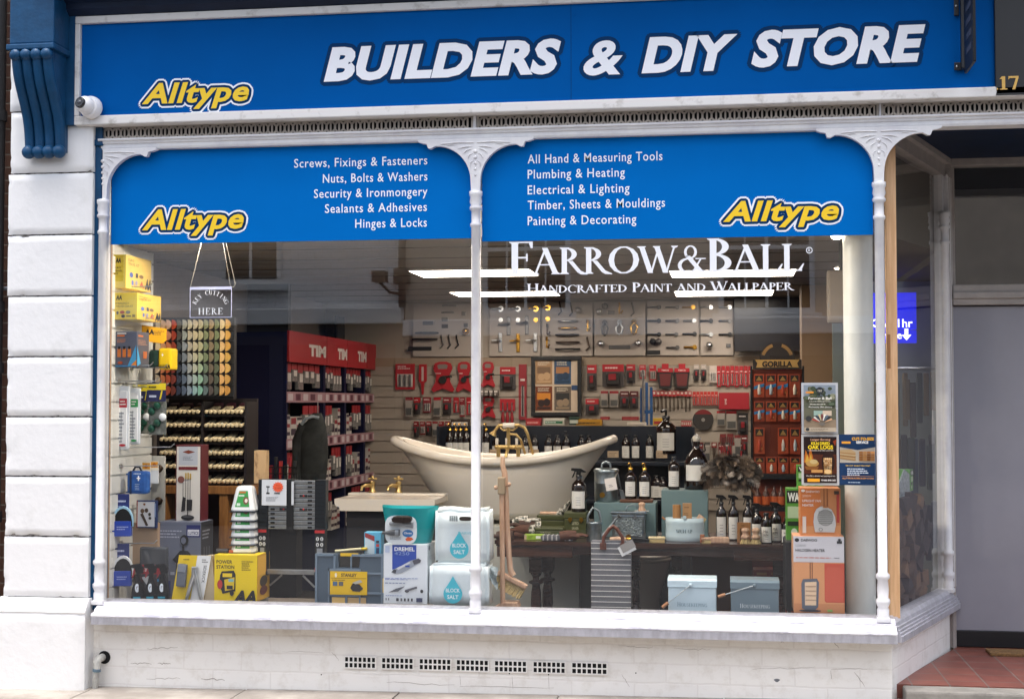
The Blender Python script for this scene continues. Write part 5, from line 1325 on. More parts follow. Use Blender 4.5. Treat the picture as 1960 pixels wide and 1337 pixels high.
# tent card with multi tool
X0, X1, Z0, Z1 = rect(328, 1062, 405, 1143, .12)
t = thing('multi_tool_card', 'yellow and white tent card displaying a folding multi tool and its pouch', 'display card', ((X0 + X1) / 2, .12, .40))
w, h = X1 - X0, Z1 - .40
o = [(-w / 2 - .005, 0), (-w / 2 + .045, h), (w / 2 - .002, h), (w / 2 - .055, 0)]
mb = MB(); mb.prism(o, 0, .004, C('#e9c61f', .4)); mb.prism([(w / 2 - .03, h), (w / 2 - .002, h), (w / 2 + .03, 0), (w / 2 - .045, 0)], .006, .06, C('#b5a487'))
mb.poly([(o[1][0] + (w - .05) * .58, -.0006, h), (o[2][0], -.0006, h), (o[3][0], -.0006, 0), (o[3][0] - .075, -.0006, 0)], C('#e6e6e4'))
printed(mb, -w / 2, w / 2, 0, h, -.0008, [('l', .3, .90, .55, .94, 1, '#4d430f'), ('l', .76, .86, .92, .94, 2, '#4a4a4a')])
Mr = Matrix.Translation((w / 2 - .045, -.0012, h * .82)) @ Matrix.Rotation(R_(98), 4, 'Y')
m2 = MB(Mr); m2.text('SIDEKICK', 0, 0, 0, .018, C('#26262a'), 'l', .0, width=.10); mb.add([tuple(v) for v in m2.v], m2.f, C('#26262a'))
mb.build('card', t)
mb = MB(Matrix.Translation((-w * .22, -.012, h * .62)) @ Matrix.Rotation(R_(5), 4, 'Y')); mb.box(-.028, .028, -.012, .012, -.065, .065, mat('grey_nylon_pouch', '#5a5f68', .7), .01); mb.box(-.024, .024, -.015, -.011, .02, .06, C('#7a808a'), .004); mb.build('pouch', t)
mb = MB(); c = (w * .10, h * .45)
for dx in (-.055, .045): mb.tube([(c[0], -.012, c[1] + .08), (c[0] + dx * .3, -.014, c[1] + .02), (c[0] + dx, -.012, .025)], [.010, .012, .008], STEEL, 8)
mb.box(c[0] - .018, c[0] + .018, -.018, -.004, c[1] + .05, c[1] + .10, STEEL, .005); mb.build('multi_tool', t)
PWR = [('t', 'POWER', .05, .81, .075, AAK, {'bold': .02, 'w': .37}), ('t', 'STATION', .05, .70, .075, AAK, {'bold': .02, 'w': .42}), ('l', .64, .66, .92, .88, 5, '#6b5d10'), ('p', [(.14, .56), (.18, .64), (.46, .66), (.5, .58), (.50, .22), (.2, .16), (.12, .36)], '#1d1d20'), ('r', .2, .52, .42, .60, '#e9c61f'), ('p', [(.24, .46), (.48, .52), (.47, .26), (.26, .22)], '#d8b81e'), ('r', .34, .42, .46, .48, '#7fb5b8'), ('r', .30, .26, .44, .34, '#26262a'), ('e', .14, .36, .06, .10, '#b5322c'), ('e', .42, .18, .05, .06, '#26262a')]
t = carton('power_station_box', 'yellow AA power station box with black lettering', 410, 1061, 492, 1150, .12, .22, '#e8c811', PWR + [('t', 'AA', .44, -.02, .26, AAK, {'bold': .05, 'shear': .28, 'w': .55})],
           [('r', .05, .55, .95, .95, '#d9a63c'), ('e', .5, .4, .3, .12, '#3a3228'), ('e', .5, .2, .3, .1, '#5a2a28')], sidecol='#c99a2a')
mb = MB(); x, z = at(428, 1058, .2); mb.tube([(x - .04, 0, .018), (x + .03, 0, .018)], .018, C('#2a2724'), 10); mb.tube([(x + .035, 0, .016), (x + .06, 0, .016)], .014, C('#b5561f'), 8)
solo(mb, 'torch', 'short black torch with an orange end lying on the yellow box', 'torch', (0, .2, at(428, 1061, .2)[1] - .0))
# stack of white bait station tubs
TW = mat('white_tub_plastic', '#e9eaea', .3)
def tub():
    t = bpy.data.objects.new('ant_bait_tub', None); scene.collection.objects.link(t)
    mb = MB()
    o = lambda s, z, m=1: [(-s * m, -s, z), (s * m, -s, z), (s * m, s, z), (-s * m, s, z)]
    L = [(.072, .006), (.075, .014), (.066, .05), (.050, .128), (.044, .142), (.034, .147)]
    vs, fs = [], []
    for s, z in L:
        c = s * .28
        vs += [(-s, -s + c, z), (-s + c, -s, z), (s - c, -s, z), (s, -s + c, z), (s, s - c, z), (s - c, s, z), (-s + c, s, z), (-s, s - c, z)]
    for i in range(len(L) - 1):
        for k in range(8): fs.append((i * 8 + k, i * 8 + (k + 1) % 8, (i + 1) * 8 + (k + 1) % 8, (i + 1) * 8 + k))
    fs.append(tuple(range(40, 48)))
    mb.add(vs, fs, TW); mb.build('tub', t)
    mb = MB(); mb.box(-.078, .078, -.078, .078, 0, .007, C('#1c2430'), .003); mb.build('base', t)
    mb = MB(); f = lambda x, z, e=.0012: (x, -(.066 + (z - .05) * (-.016 / .078)) - e, z)
    mb.poly([f(-.045, .03), f(.046, .03), f(.030, .120), f(-.024, .120)], C('#3b9a4a'))
    mb.poly([f(-.034, .037, .002), f(-.012, .037, .002), f(-.012, .052, .002), f(-.034, .052, .002)], C('#d9e6d8'))
    mb.poly([f(-.022, .108, .002), f(.018, .108, .002), f(.018, .117, .002), f(-.022, .117, .002)], C('#c46a2c'))
    mb.poly([f(-.026, .090, .002), f(.010, .090, .002), f(.010, .098, .002), f(-.026, .098, .002)], C('#d9ecd8'))
    mb.poly([f(.022 + .018 * math.cos(a / 8 * math.tau), .066 + .022 * math.sin(a / 8 * math.tau), .0022) for a in range(8)], C('#7a4a3a'))
    mb.poly([f(.024 + .010 * math.cos(a / 8 * math.tau), .066 + .012 * math.sin(a / 8 * math.tau), .003) for a in range(8)], C('#e8dcd0'))
    mb.build('label', t)
    return t
tp = tub()
x = at(469, 1000, .25)[0]
ys = [1060, 1045, 1030, 1014.5, 999, 980.5]
for k, py in enumerate(ys):
    o = tp if k == 0 else copy_of(tp, (0, 0, 0))
    o.location = (x, .26, at(469, py, .18)[1]); o.rotation_euler = (0, 0, R_(4 - 1.5 * (k % 3))); o.scale = (.93, .93, 1)
    tag(o, 'white ant bait tub with green label, %s' % ['bottom of its stack', 'second from the bottom of its stack', 'third from the bottom of its stack', 'third from the top of its stack', 'second from the top of its stack', 'on top of its stack'][k], 'bait tub', 'stack of white tubs')
x_, z_ = at(474, 936, .24); mb = MB(); mb.ball((0, 0, 0), .011, BLACK, 8, 6); mb.box(-.004, .004, -.004, .004, -.02, 0, BLACK)
solo(mb, 'hanger_knob', 'small dark knob on the topmost white tub', 'knob', (x_, .26, z_))

# ---------------------------------------------------------------- paint colour stand
PYc = .95
cols14 = ['d9ccb4 d8c8ae e6d3b0 cdbfa0 cdb9a0 bcae98 c4b49c c9b594', 'dcb896 d9a57e cf9a72 d8a87c c9805a c0754f b9704d b06a4a', 'd8b398 cf8a6a c97a52 c06a40 b85c38 a85036 a04c34 9a4834', 'b8492a a8432c 98402c 8c3a2c 7f382e 78362e 6c342c 64322a', '5c5a54 4c4c48 44484a 3c4248 343c48 30384a 2c3448 283046', 'a8a89c 98a09c 8c949a 7a848e 6c7888 5c6a7e 505e74 46546a', 'c4bca0 b8b09a b0aa9a a4a49c 989ea0 8c98a2 8090a0 748a9e', 'cbbfa2 c4b898 bcb498 b4b098 acb0a0 9cb0ac 8cacb0 7ea6b0', 'bcb490 b0aa88 a8a684 9ca486 98ac90 8cb09c 7cae9e 6aa698', '8c9070 7e8664 747e60 6c785c 667460 60706a 5a6c70 546874', '9c8a68 8c7a5c 7c6e56 706450 645a4c 5a5048 504846 484044', '7c8460 707a58 646e50 5c664c 545c48 4c5446 464c44 404642', 'd9c494 d8b884 d4b078 cfa86c d2a870 cfa064 c89858 c09050', 'cfa45c c89a4c c09042 c0984c c49a52 bc8e48 b48440 ac7c3a']
X0, X1, Z0, Z1 = rect(298, 610, 442, 757, PYc)
t = thing('paint_colour_stand', 'black stand holding rows of painted half-round colour samples', 'colour stand', ((X0 + X1) / 2, PYc, Z0 - .02))
I = Matrix.Translation((-(X0 + X1) / 2, -PYc, -Z0 + .02))
mb = MB(I); mb.box(X0, X1 + .02, PYc + .005, PYc + .05, Z0 - .02, Z1 + .01, BLACK, .004); mb.build('back_board', t)
n, rws = 14, 7
for j in range(rws):
    z1 = Z1 - (Z1 - Z0) * j / rws - .004; hh = (Z1 - Z0) / rws - .006
    mb = MB(I); mb.box(X0, X1 + .015, PYc - .012, PYc + .0049, z1 - hh - .005, z1 - hh, BLACK); mb.build('ledge', t)
    for i in range(n):
        xa = X0 + (X1 - X0) * i / n + .002; ww = (X1 - X0) / n - .004
        c = cols14[i].split()[j]
        mb = MB(I @ Matrix.Translation((xa, 0, z1 - hh)))
        arc = [(0, 0)] + [(ww * math.sin(R_(a)) , hh * .5 - hh * .5 * math.cos(R_(a))) for a in range(15, 166, 25)] + [(0, hh)]
        mb.prism(arc, PYc - .010, PYc + .0045, C('#' + c, .6)); mb.build('colour_sample', t)
# ---------------------------------------------------------------- rack of paint brushes (six rows, two bays)
BYr = 1.0
BR_H = mat('beech_handle', '#ecd9b0', .5, var=.15, vscale=20)
BR_F = mat('dark_maroon_ferrule', '#3a1722', .35)
X0, X1, Z0, Z1 = rect(300, 762, 472, 936, BYr)
t = thing('brush_rack', 'dark six-tiered rack on the oak counter under the paint colour stand', 'rack', ((X0 + X1) / 2, BYr, Z0))
I = Matrix.Translation((-(X0 + X1) / 2, -BYr, -Z0))
mb = MB(I); mb.box(X0, X1, BYr + .19, BYr + .22, Z0, Z1, mat('dark_rack', '#1b1416', .5)); mb.build('back_board', t)
xm = at(387, 850, BYr)[0]
for x in (X0, xm - .008, X1 - .015): mb = MB(I); mb.box(x, x + .015, BYr - .0, BYr + .189, Z0, Z1 - .02, mat('dark_rack', '#1b1416', .5)); mb.build('divider', t)
pb = None; cnt = 0
for r, py in enumerate((787, 813, 840, 866, 892, 920)):
    zr = at(390, py + 4, BYr)[1]
    mb = MB(I); mb.box(X0 + .0151, X1 - .0151, BYr + .02, BYr + .1889, zr - .02, zr - .006, mat('dark_rack', '#1b1416', .5)); mb.build('tier', t)
    for b, (xa, xb) in enumerate(((X0 + .02, xm - .012), (xm + .014, X1 - .02))):
        nb = 9
        for i in range(nb):
            x = xa + (xb - xa) * (i + .5) / nb
            if pb is None:
                pb = thing('paint_brush', '', 'paint brush')
                m1 = MB(); m1.lathe([(.004, 0), (.0125, .0005), (.0135, .006), (.011, .014), (.006, .02)], 0, 0, BR_H, 10); q_s = [(x, z_, y + .006) for x, y, z_ in m1.v]; m1.v = [Vector(q_) for q_ in q_s]; m1.f = [f_[::-1] for f_ in m1.f]; m1.prism([(-.012, .012), (.012, .012), (.006, .06), (.010, .11), (.006, .13), (-.006, .13), (-.010, .11), (-.006, .06)], .002, .011, BR_H, axis='z'); m1.build('handle', pb)
                m1 = MB(); m1.box(-.014, .014, .131, .175, -.004, .022, BR_F, .003); m1.build('ferrule', pb)
                o = pb
            else: o = copy_of(pb, (0, 0, 0))
            o.location = (x, BYr - .012, zr + .004); o.rotation_euler = (R_(-14), 0, 0)
            o.rotation_euler = (R_(14), 0, R_(6 * ((i * 7 + r) % 3 - 1)))
            tag(o, 'paint brush, %s along the %s row, %s half of the rack' % (ORD[i], ['top', 'second', 'third', 'fourth', 'fifth', 'bottom'][r], ['slatted panel', 'ladder'][b]), 'paint brush', 'paint brushes in the rack')
# oak counter
OAK = mat('oak_board', '#9a6b38', .5, vscale=5, hex2='#7d522a', stretch=(8, 8, .7))
t = thing('oak_counter', 'oak counter with open sides carrying the brush rack', 'counter', (at(430, 1100, .98)[0], .94, FLOORZ))
tz = at(430, 930, .94)[1] - FLOORZ; lx = t.location.x
mb = MB(); mb.box(at(300, 940, .94)[0] - lx, at(493, 940, .94)[0] - lx, 0, .55, tz - .05, tz, OAK, .004); mb.build('top', t)
for a, b in ((418, 434), (300, 316)):
    mb = MB(); mb.box(at(a, 1000, .94)[0] - lx, at(b, 1000, .94)[0] - lx, .01, .54, 0, tz - .051, OAK, .003); mb.build('side', t)
mb = MB(); mb.box(at(316, 1000, .94)[0] - lx + .002, at(418, 1000, .94)[0] - lx - .002, .5, .53, 0, tz - .052, mat('dark_oak_back', '#5f4222', .6), .003); mb.build('back', t)
mb = MB(); X0, X1, Z0, Z1 = rect(435, 945, 497, 1120, 1.15); mb.box(X0, X1, 1.16, 1.2, FLOORZ, Z1, mat('flat_black_board', '#121213', .5)); mb.text('Farrow', X0 + .03, at(440, 1004, 1.15)[1], 1.1585, .028, C('#c9c4ba'), 'l')
solo(mb, 'paint_brand_panel', 'black paint brand panel under the oak counter top', 'panel')
X0, X1, Z0, Z1 = rect(484, 865, 506, 928, .93)
mb = MB(); mb.box(X0, X1, .95, 1.02, Z0 + .0, Z1, mat('wood_grain_print', '#cfae84', .5, vscale=18, hex2='#6b4a30', stretch=(1, 1, .35), lo=.35, hi=.5), .002); solo(mb, 'wood_grain_box', 'narrow upright box printed with wood grain at the end of the counter', 'box', (0, 0, .01))
# basket of red packs beyond
X0, X1, Z0, Z1 = rect(512, 872, 568, 918, 1.9)
t = thing('counter_basket', 'wire basket of small red and black packs behind the ladder', 'basket', ((X0 + X1) / 2, 1.9, Z0))
w, h = (X1 - X0) / 2, Z1 - Z0
mb = MB()
for q in range(7): mb.tube([(-w + q * w / 3, 0, 0), (-w + q * w / 3, 0, h * .55)], .003, BLACK, 5)
for q in range(3): mb.tube([(-w, 0, h * .27 * q), (w, 0, h * .27 * q)], .003, BLACK, 5)
mb.box(-w, w, 0, .14, -.9 + .1, -.001, mat('dark_stand', '#17171b', .6)); mb.build('wire_frame', t)
for q in range(6):
    mb = MB(); mb.box(-w + .01 + q * w / 3.1, -w + q * w / 3.1 + w * .28, .01, .04, .004, h * (.6 + .35 * ((q * 5) % 3) / 2), C(['#a3242c', '#202022', '#b8322f', '#1f2a24', '#97222a', '#2a2a2a'][q]), .003); mb.build('pack', t)
# ---------------------------------------------------------------- navy shelving bays running into the shop
SHX = at(552, 700, 2.55)[0]
def shx(px, X):  # depth at which the plane X=const shows at pixel column px
    lo, hi = 0.2, 9
    for _ in range(40):
        m_ = (lo + hi) / 2
        if at(px, 760, m_)[0] > X: lo = m_
        else: hi = m_
    return (lo + hi) / 2
edges = [shx(p, SHX) for p in (548, 621, 661, 698, 733)]
NVY = mat('navy_steel_shelf', '#12163a', .5, spec=.2)
HEADR = C('#b01f2b', .4)
zrow = [at(625, 752, edges[1])[1], at(625, 835, edges[1])[1], at(625, 922, edges[1])[1]]
ztop = at(548, 632, edges[0])[1]; zhd = at(548, 692, edges[0])[1]
PLAB = mat('pink_price_strip', '#a88088', .6)
bay_w = ['front', 'second', 'third', 'far']
for b in range(4):
    ya, yb = edges[b], edges[b + 1]
    t = thing('shelving_bay', 'navy steel shelving bay under a red TIMCO header, the %s one' % ['bay beside the dark panel', 'second from the dark panel', 'third from the dark panel', 'bay nearest the back wall'][b], 'shelving', (SHX, ya, FLOORZ), 0, 'navy shelving bays')
    L = yb - ya
    mb = MB(); mb.box(-.40, -.38, 0, L, 0, zhd - FLOORZ, mat('dark_back_panel', '#14151c', .6)); mb.build('back_panel', t)
    for y in (.0, L - .03): mb = MB(); mb.box(-.40, .0, y + .001, y + .028, 0, ztop - FLOORZ - .01, NVY); mb.build('upright', t)
    for z in zrow:
        mb = MB(); mb.box(-.379, -.002, .029, L - .0301, z - FLOORZ - .03, z - FLOORZ, NVY); mb.build('shelf', t)
        mb = MB(); mb.box(.0, .006, .005, L - .005, z - FLOORZ - .075, z - FLOORZ + .005, PLAB)
        for q in range(5): mb.box(.006, .0075, .02 + q * L / 5.2, .02 + q * L / 5.2 + L * .12, z - FLOORZ - .06, z - FLOORZ - .01, C('#5d2a3c' if q % 2 else '#cbbcc0'))
        mb.build('price_strip', t)
    mb = MB(); mb.box(.003, .02, .004, L - .004, zhd - FLOORZ, ztop - FLOORZ, HEADR, .002)
    M = Matrix.Translation((.0208, 0, 0)) @ Matrix.Rotation(R_(90), 4, 'Z')
    m2 = MB(M); hgt = (ztop - zhd)
    m2.text('TIMCO', L * .50, zhd - FLOORZ + hgt * .28, 0, hgt * .36, C('#e6ddd8'), 'l', .06, width=L * .9)
    # only as many letters as fit on the header, as photographed
    keep = [f for f in m2.f if all((m2.v[i].y) < L - .006 for i in f)]
    mb.add([tuple(v) for v in m2.v], keep, C('#e6ddd8'))
    mb.build('header', t)
    # goods: hanging clear bags and stacked cartons
    for r in range(4):
        zf = [zhd - .30, zrow[0] - .36, zrow[1] - .36, zrow[2] - .3][r] if False else None
        base = [zrow[0], zrow[1], zrow[2]][r - 1] if r else None
        nI = 6
        for i in range(nI):
            y = ya + .05 + (L - .1) * (i + .5) / nI
            hanging = (b + r + i // 3) % 2 == 0
            rnd = random.Random(b * 100 + r * 10 + i)
            lab_where = 'on the %s of the %s bay' % (['top row', 'upper shelf', 'middle shelf', 'lowest shelf'][r], bay_w[b])
            if r == 0:
                top, bot = zhd - .005, zhd - rnd.uniform(.13, .22)
                if bot < zrow[0] + .02: bot = zrow[0] + .02
            elif hanging:
                top, bot = base - .10, base - rnd.uniform(.28, .34) 
                if r == 3: top, bot = base - .1, base - .3
            else:
                bot = ([zrow[1], zrow[2], FLOORZ + .45][r - 1]); top = bot + rnd.uniform(.10, .24)
            mb = MB()
            h = top - bot; wy = (L - .1) / nI * .86
            if r == 0 or hanging:
                mb.box(-.02, .012, -wy / 2, wy / 2, 0, h * .66, mat('clear_goods_bag', '#8f8d8c', .15, var=.4, vscale=50), .006)
                mb.box(-.004, .004, -wy / 2, wy / 2, h * .66, h, C('#9c2029'))
                mb.box(.0121, .0135, -wy * .3, wy * .3, h * .3, h * .62, C('#cfc8c2'))
                solo(mb, 'goods_bag', 'clear bag with red top, %s along %s' % (ORD[i], lab_where.replace('on the', 'the')), 'bag', (SHX - .03, y, bot), 0, 'goods on the navy shelving bays')
            else:
                nlay = max(1, int(h / .055))
                mb.box(-.10, .0, -wy / 2, wy / 2, 0, h, C('#c9c2bb'))
                for q in range(nlay): mb.box(.0, .0012, -wy * .46, wy * .46, h * q / nlay + .028, h * (q + 1) / nlay - .006, C('#8c2832' if q % 2 else '#3a2a3a'))
                solo(mb, 'goods_box', 'small white carton stack, %s along %s' % (ORD[i], lab_where.replace('on the', 'the')), 'box', (SHX - .03, y, bot), 0, 'goods on the navy shelving bays')
# dark jacket hung at the end of the shelves
xj, zj = at(600, 925, 2.2)
t = thing('jacket', 'dark padded jacket with a pale collar hanging in front of the first shelving bay', 'jacket', (xj, 2.2, zj))
s_ = 2700 / 9.85
JK = mat('dark_camo_cloth', '#17191a', .85, vscale=9, hex2='#2b2e2d', bump=.6, bscale=14)
mb = MB()
rings = [(.00, .085, .05, .0), (.10, .10, .06, .0), (.22, .105, .065, .0), (.34, .098, .062, .0), (.42, .078, .05, .01), (.47, .045, .04, .02), (.50, .03, .03, .025)]
vs, fs = [], []
for z, a, b_, dx in rings:
    for q in range(16):
        an = q * math.tau / 16
        vs.append((dx + a * math.cos(an) * (1 + .08 * math.sin(q * 3 + z * 30)), b_ * math.sin(an), z))
for i in range(len(rings) - 1):
    for q in range(16): fs.append((i * 16 + q, i * 16 + (q + 1) % 16, (i + 1) * 16 + (q + 1) % 16, (i + 1) * 16 + q))
mb.add(vs, fs, JK, True); mb.build('body', t)
mb = MB(); mb.tube([(-.075, -.045, .42), (-.04, -.06, .46), (.01, -.055, .475), (.05, -.04, .465)], .012, C('#8d949a'), 8); mb.build('collar', t)
mb = MB(); mb.tube([(-.075, 0, .42), (-.11, -.01, .30), (-.115, -.01, .10), (-.11, -.02, -.04)], [.035, .045, .04, .03], JK, 10); mb.build('sleeve', t)
mb = MB(); mb.tube([(.02, .03, .50), (.02, .03, .58)], .004, STEEL, 6); mb.build('hanging_loop', t)
X0, X1, Z0, Z1 = rect(693, 607, 735, 670, 5.0)
mb = MB(); 
t = thing('key_board', 'dark framed board of keys and fittings above the far TIMCO header', 'board', (SHX - .3, edges[4] - .12, at(700, 670, 5)[1]))
mb = MB(); mb.box(.0, .02, -.5, .0, 0, .31, BLACK, .004); mb.build('frame', t)
mb = MB(); mb.box(.0201, .022, -.47, -.03, .03, .28, C('#4a4846')); mb.build('board_face', t)
# key cutting sign on strings
X0, X1, Z0, Z1 = rect(364, 550, 443, 607, .09)
t = thing('key_cutting_sign', 'clear plastic key cutting sign with white lettering hung on strings', 'sign', ((X0 + X1) / 2, .09, Z0))
w, h = X1 - X0, Z1 - Z0
ACR = glass_mat('clear_acrylic', .04, (.93, .94, .97, 1))
mb = MB(); mb.poly([(-w / 2, 0, 0), (w / 2, 0, 0), (w / 2, 0, h), (-w / 2, 0, h)], ACR); mb.build('clear_sheet', t)
mb = MB(); e = .0016; EDG = C('#c9cdf0', .3)
for q in ((-w / 2, w / 2, -e, e), (-w / 2, w / 2, h - .012, h + .004)): mb.box(q[0], q[1], -.002, .002, q[2], q[3], EDG)
for q in ((-w / 2 - e, -w / 2 + e), (w / 2 - e, w / 2 + e)): mb.box(q[0], q[1], -.002, .002, 0, h, EDG)
mb.build('edge', t)
mb = MB(); L = 'KEY CUTTING'
for i, ch in enumerate(L):
    if ch == ' ': continue
    a = R_(152 - 124 * i / (len(L) - 1)); cx, cz = math.cos(a) * w * .42, h * .22 + math.sin(a) * h * .60
    sub = MB(Matrix.Translation((cx, -.003, cz)) @ Matrix.Rotation(-(a - math.pi / 2), 4, 'Y')); serif_text(sub, ch, 0, -h * .06, 0, h * .15, LETW, 1, None, 'c'); mb.add([tuple(v) for v in sub.v], sub.f, LETW)
serif_text(mb, 'HERE', 0, h * .09, -.003, h * .22, LETW, 1, w * .60, 'c', .1); mb.build('lettering', t)
mb = MB(); STR = C('#8a857b'); Mz = 2.50 - Z0
mb.tube([(-w / 2, 0, h), (-w / 2 + .075, .0, Mz)], .0016, STR, 6); mb.tube([(w / 2 - .005, 0, h), (w / 2 - .06, 0, Mz)], .0016, STR, 6)
mb.tube([(w / 2 - .005, 0, h), (w / 2 + .012, 0, h + .002), (w / 2 + .022, 0, h + .02), (w / 2 - .045, 0, Mz)], .0018, STR, 6); mb.build('string', t)
# ---------------------------------------------------------------- telescopic ladder
X0, X1, Z0, Z1 = rect(497, 917, 626, 1150, .30)
LY = .30
t = thing('telescopic_ladder', 'folded telescopic ladder with black rails and closed aluminium rungs', 'ladder', ((X0 + X1) / 2, LY, .40))
w = (X1 - X0) / 2; lz = lambda py: at(560, py, LY)[1] - .40
px = lambda p: at(p, 1000, LY)[0] - t.location.x
ALU = mat('brushed_aluminium', '#b4b6b6', .35, .9, var=.15, vscale=30)
RAIL = mat('black_rail_plastic', '#22272c', .45)
for a, b in ((497, 515), (605, 626)):
    mb = MB(); mb.box(px(a), px(b), -.03, .03, lz(1012), lz(917), RAIL, .004)
    for q in range(12): mb.box(px(a) + .004, px(b) - .004, -.034, -.0295, lz(919 + q * 7.9), lz(917.6 + q * 7.9), C('#0e0f11'))
    mb.build('rail', t)
    mb = MB(); mb.box(px(a) + .001, px(b) - .006, -.028, .026, lz(1092), lz(1012) - .001, C('#17181a', .3), .002)
    x0_, x1_ = px(a) + .001, px(b) - .006
    mb.box(x0_, x1_, -.0292, -.028, lz(1018), lz(1012.5), C('#c22a2a')); mb.box(x0_, x1_, -.0292, -.028, lz(1091), lz(1084), C('#c22a2a'))
    for (u, v) in ((.28, 1029), (.72, 1029), (.28, 1040), (.72, 1040), (.5, 1066), (.5, 1076)):
        c = x0_ + (x1_ - x0_) * u; mb.poly([(c + .009 * math.cos(q * math.pi / 6), -.0286, lz(v) + .0115 * math.sin(q * math.pi / 6)) for q in range(12)], C('#d8d8d6'))
        mb.box(c - .002, c + .002, -.0292, -.0286, lz(v) - .006, lz(v) + .006, C('#222222'))
    mb.box(x0_ + .012, x1_ - .012, -.0288, -.028, lz(1056), lz(1047), C('#8c8f92')); mb.build('label_strip', t)
    mb = MB(); mb.box(px(a) + .004, px(b) - .008, -.022, .022, 0, lz(1092) - .001, ALU, .004); mb.build('leg', t)
    mb = MB(); mb.box(px(a) - .003, px(b) - .001, -.034, .034, lz(1100), lz(1092), RAIL, .006); mb.build('clamp', t)
for q in range(11):
    py = 918.5 + q * 8.55
    mb = MB(); mb.box(px(515) + .001, px(605) - .001, -.022, .022, lz(py + 7), lz(py), ALU, .003)
    mb.box(px(515) + .003, px(605) - .003, -.0226, -.02, lz(py + 7.9), lz(py + 7.1), C('#2a2c2e'))
    for c in (524, 595): mb.box(px(c) - .012, px(c) + .014, -.028, -.0221, lz(py + 5.6), lz(py + 1.8), BLACK, .004)
    if q in (3, 6):
        for c in (545, 583): mb.box(px(c) - .024, px(c) + .022, -.0232, -.0221, lz(py + 6), lz(py + 1.2), C('#1b1c1e')); mb.ball((px(c), -.0235, lz(py + 3.5)), .005, C('#d23030'), 8, 4, sy=.4)
    mb.build('rung', t)
mb = MB(); mb.box(px(513), px(607), -.02, .02, lz(1098), lz(1089), ALU, .003); mb.build('lower_rung', t)
mb = MB(); mb.tube([(px(514) + .01, .0, lz(1120)), (px(540), .0, lz(1100))], .006, ALU, 6); mb.build('brace', t)
mb = MB(); mb.tube([(px(606) - .01, .0, lz(1122)), (px(580), .0, lz(1100))], .006, ALU, 6); mb.build('brace', t)
mb = MB(); mb.box(px(551), px(564), -.033, .033, lz(1014), lz(916), mat('black_webbing', '#131416', .8), .003); mb.build('strap', t)
mb = MB(); xa, xb = px(505), px(552); mb.box(xa, xb, -.040, -.0385, lz(966), lz(917), C('#dfe2e6', .5)); mb.box(px(558) + .01, px(566), -.0385, -.037, lz(965), lz(920), C('#cfd2d6', .5))
printed(mb, xa, xb, lz(966), lz(917), -.040, [('r', .18, .44, .32, .50, AAK), ('r', .18, .70, .32, .75, AAK), ('r', .235, .5, .265, .70, AAK), ('l', .18, .16, .85, .34, 4, '#8b9098'), ('r', .5, .45, .74, .49, AAK)])
mb.build('price_sheet', t)
mb = MB(); cx_, cz_ = px(536), lz(931)
mb.poly([(cx_ + (.034 if q % 2 else .026) * math.cos(q * math.pi / 14), -.0425, cz_ + (.032 if q % 2 else .024) * math.sin(q * math.pi / 14)) for q in range(28)], C('#f2623a', .5))
mb.text('Price', cx_, cz_ + .006, -.0432, .009, C('#a8371c'), 'c', .0); mb.text('£149', cx_, cz_ - .012, -.0432, .012, C('#a8371c'), 'c', .0)
mb.build('price_star', t)
# ================================================================ MIDDLE OF THE WINDOW
CREAM = mat('cream_enamel', '#d9cfc2', .22, coat=.3)
BRASS = mat('antique_brass', '#bfa26a', .36, .85)
# ---------------------------------------------------------------- basin with two brass taps
Yb = 1.15
X0, X1, Z0, Z1 = rect(640, 955, 832, 978, Yb)
t = thing('wash_basin', 'cream wash basin on a dark cabinet behind the folded ladder', 'basin', ((X0 + X1) / 2, Yb, FLOORZ))
zt_ = Z1 - FLOORZ; w = (X1 - X0) / 2
mb = MB(); d0, d1 = 0.0, .42
mb.prism([(-w, zt_), (-w, zt_ - .03), (-w + .012, zt_ - .045), (-w + .03, zt_ - .052), (-w + .035, zt_ - .075), (w - .035, zt_ - .075), (w - .03, zt_ - .052), (w - .012, zt_ - .045), (w, zt_ - .03), (w, zt_)], d0, d1, CREAM)
mb.box(-w + .05, w - .05, d0 + .05, d1 - .13, zt_ - .04, zt_ + .0006, mat('basin_hollow_shade', '#b8aea2', .25)); mb.box(-w, w, d1 - .1, d1, zt_ + .0001, zt_ + .018, CREAM, .006)
mb.build('basin', t)
mb = MB(); mb.box(-w + .07, w - .07, .03, .4, 0, zt_ - .076, mat('dark_grey_cabinet', '#2c2c30', .35), .004); mb.box(-.004, .004, .026, .031, .02, zt_ - .1, C('#18181a')); mb.build('cabinet', t)
for px in (712, 762):
    x = at(px, 960, Yb + .35)[0] - t.location.x
    mb = MB(); z0 = zt_ + .018
    mb.lathe([(.026, z0), (.026, z0 + .008), (.017, z0 + .016), (.020, z0 + .04), (.015, z0 + .055), (.021, z0 + .062), (.015, z0 + .075)], x, .36, BRASS, 14)
    mb.tube([(x, .36, z0 + .045), (x - .03, .30, z0 + .05), (x - .045, .26, z0 + .042), (x - .046, .255, z0 + .02)], [.013, .012, .011, .010], BRASS, 8)
    mb.tube([(x - .03, .36, z0 + .09), (x + .03, .36, z0 + .09)], .007, BRASS, 8); mb.tube([(x, .33, z0 + .09), (x, .39, z0 + .09)], .007, BRASS, 8); mb.ball((x, .36, z0 + .098), .012, BRASS, 10, 6)
    mb.build('tap', t)
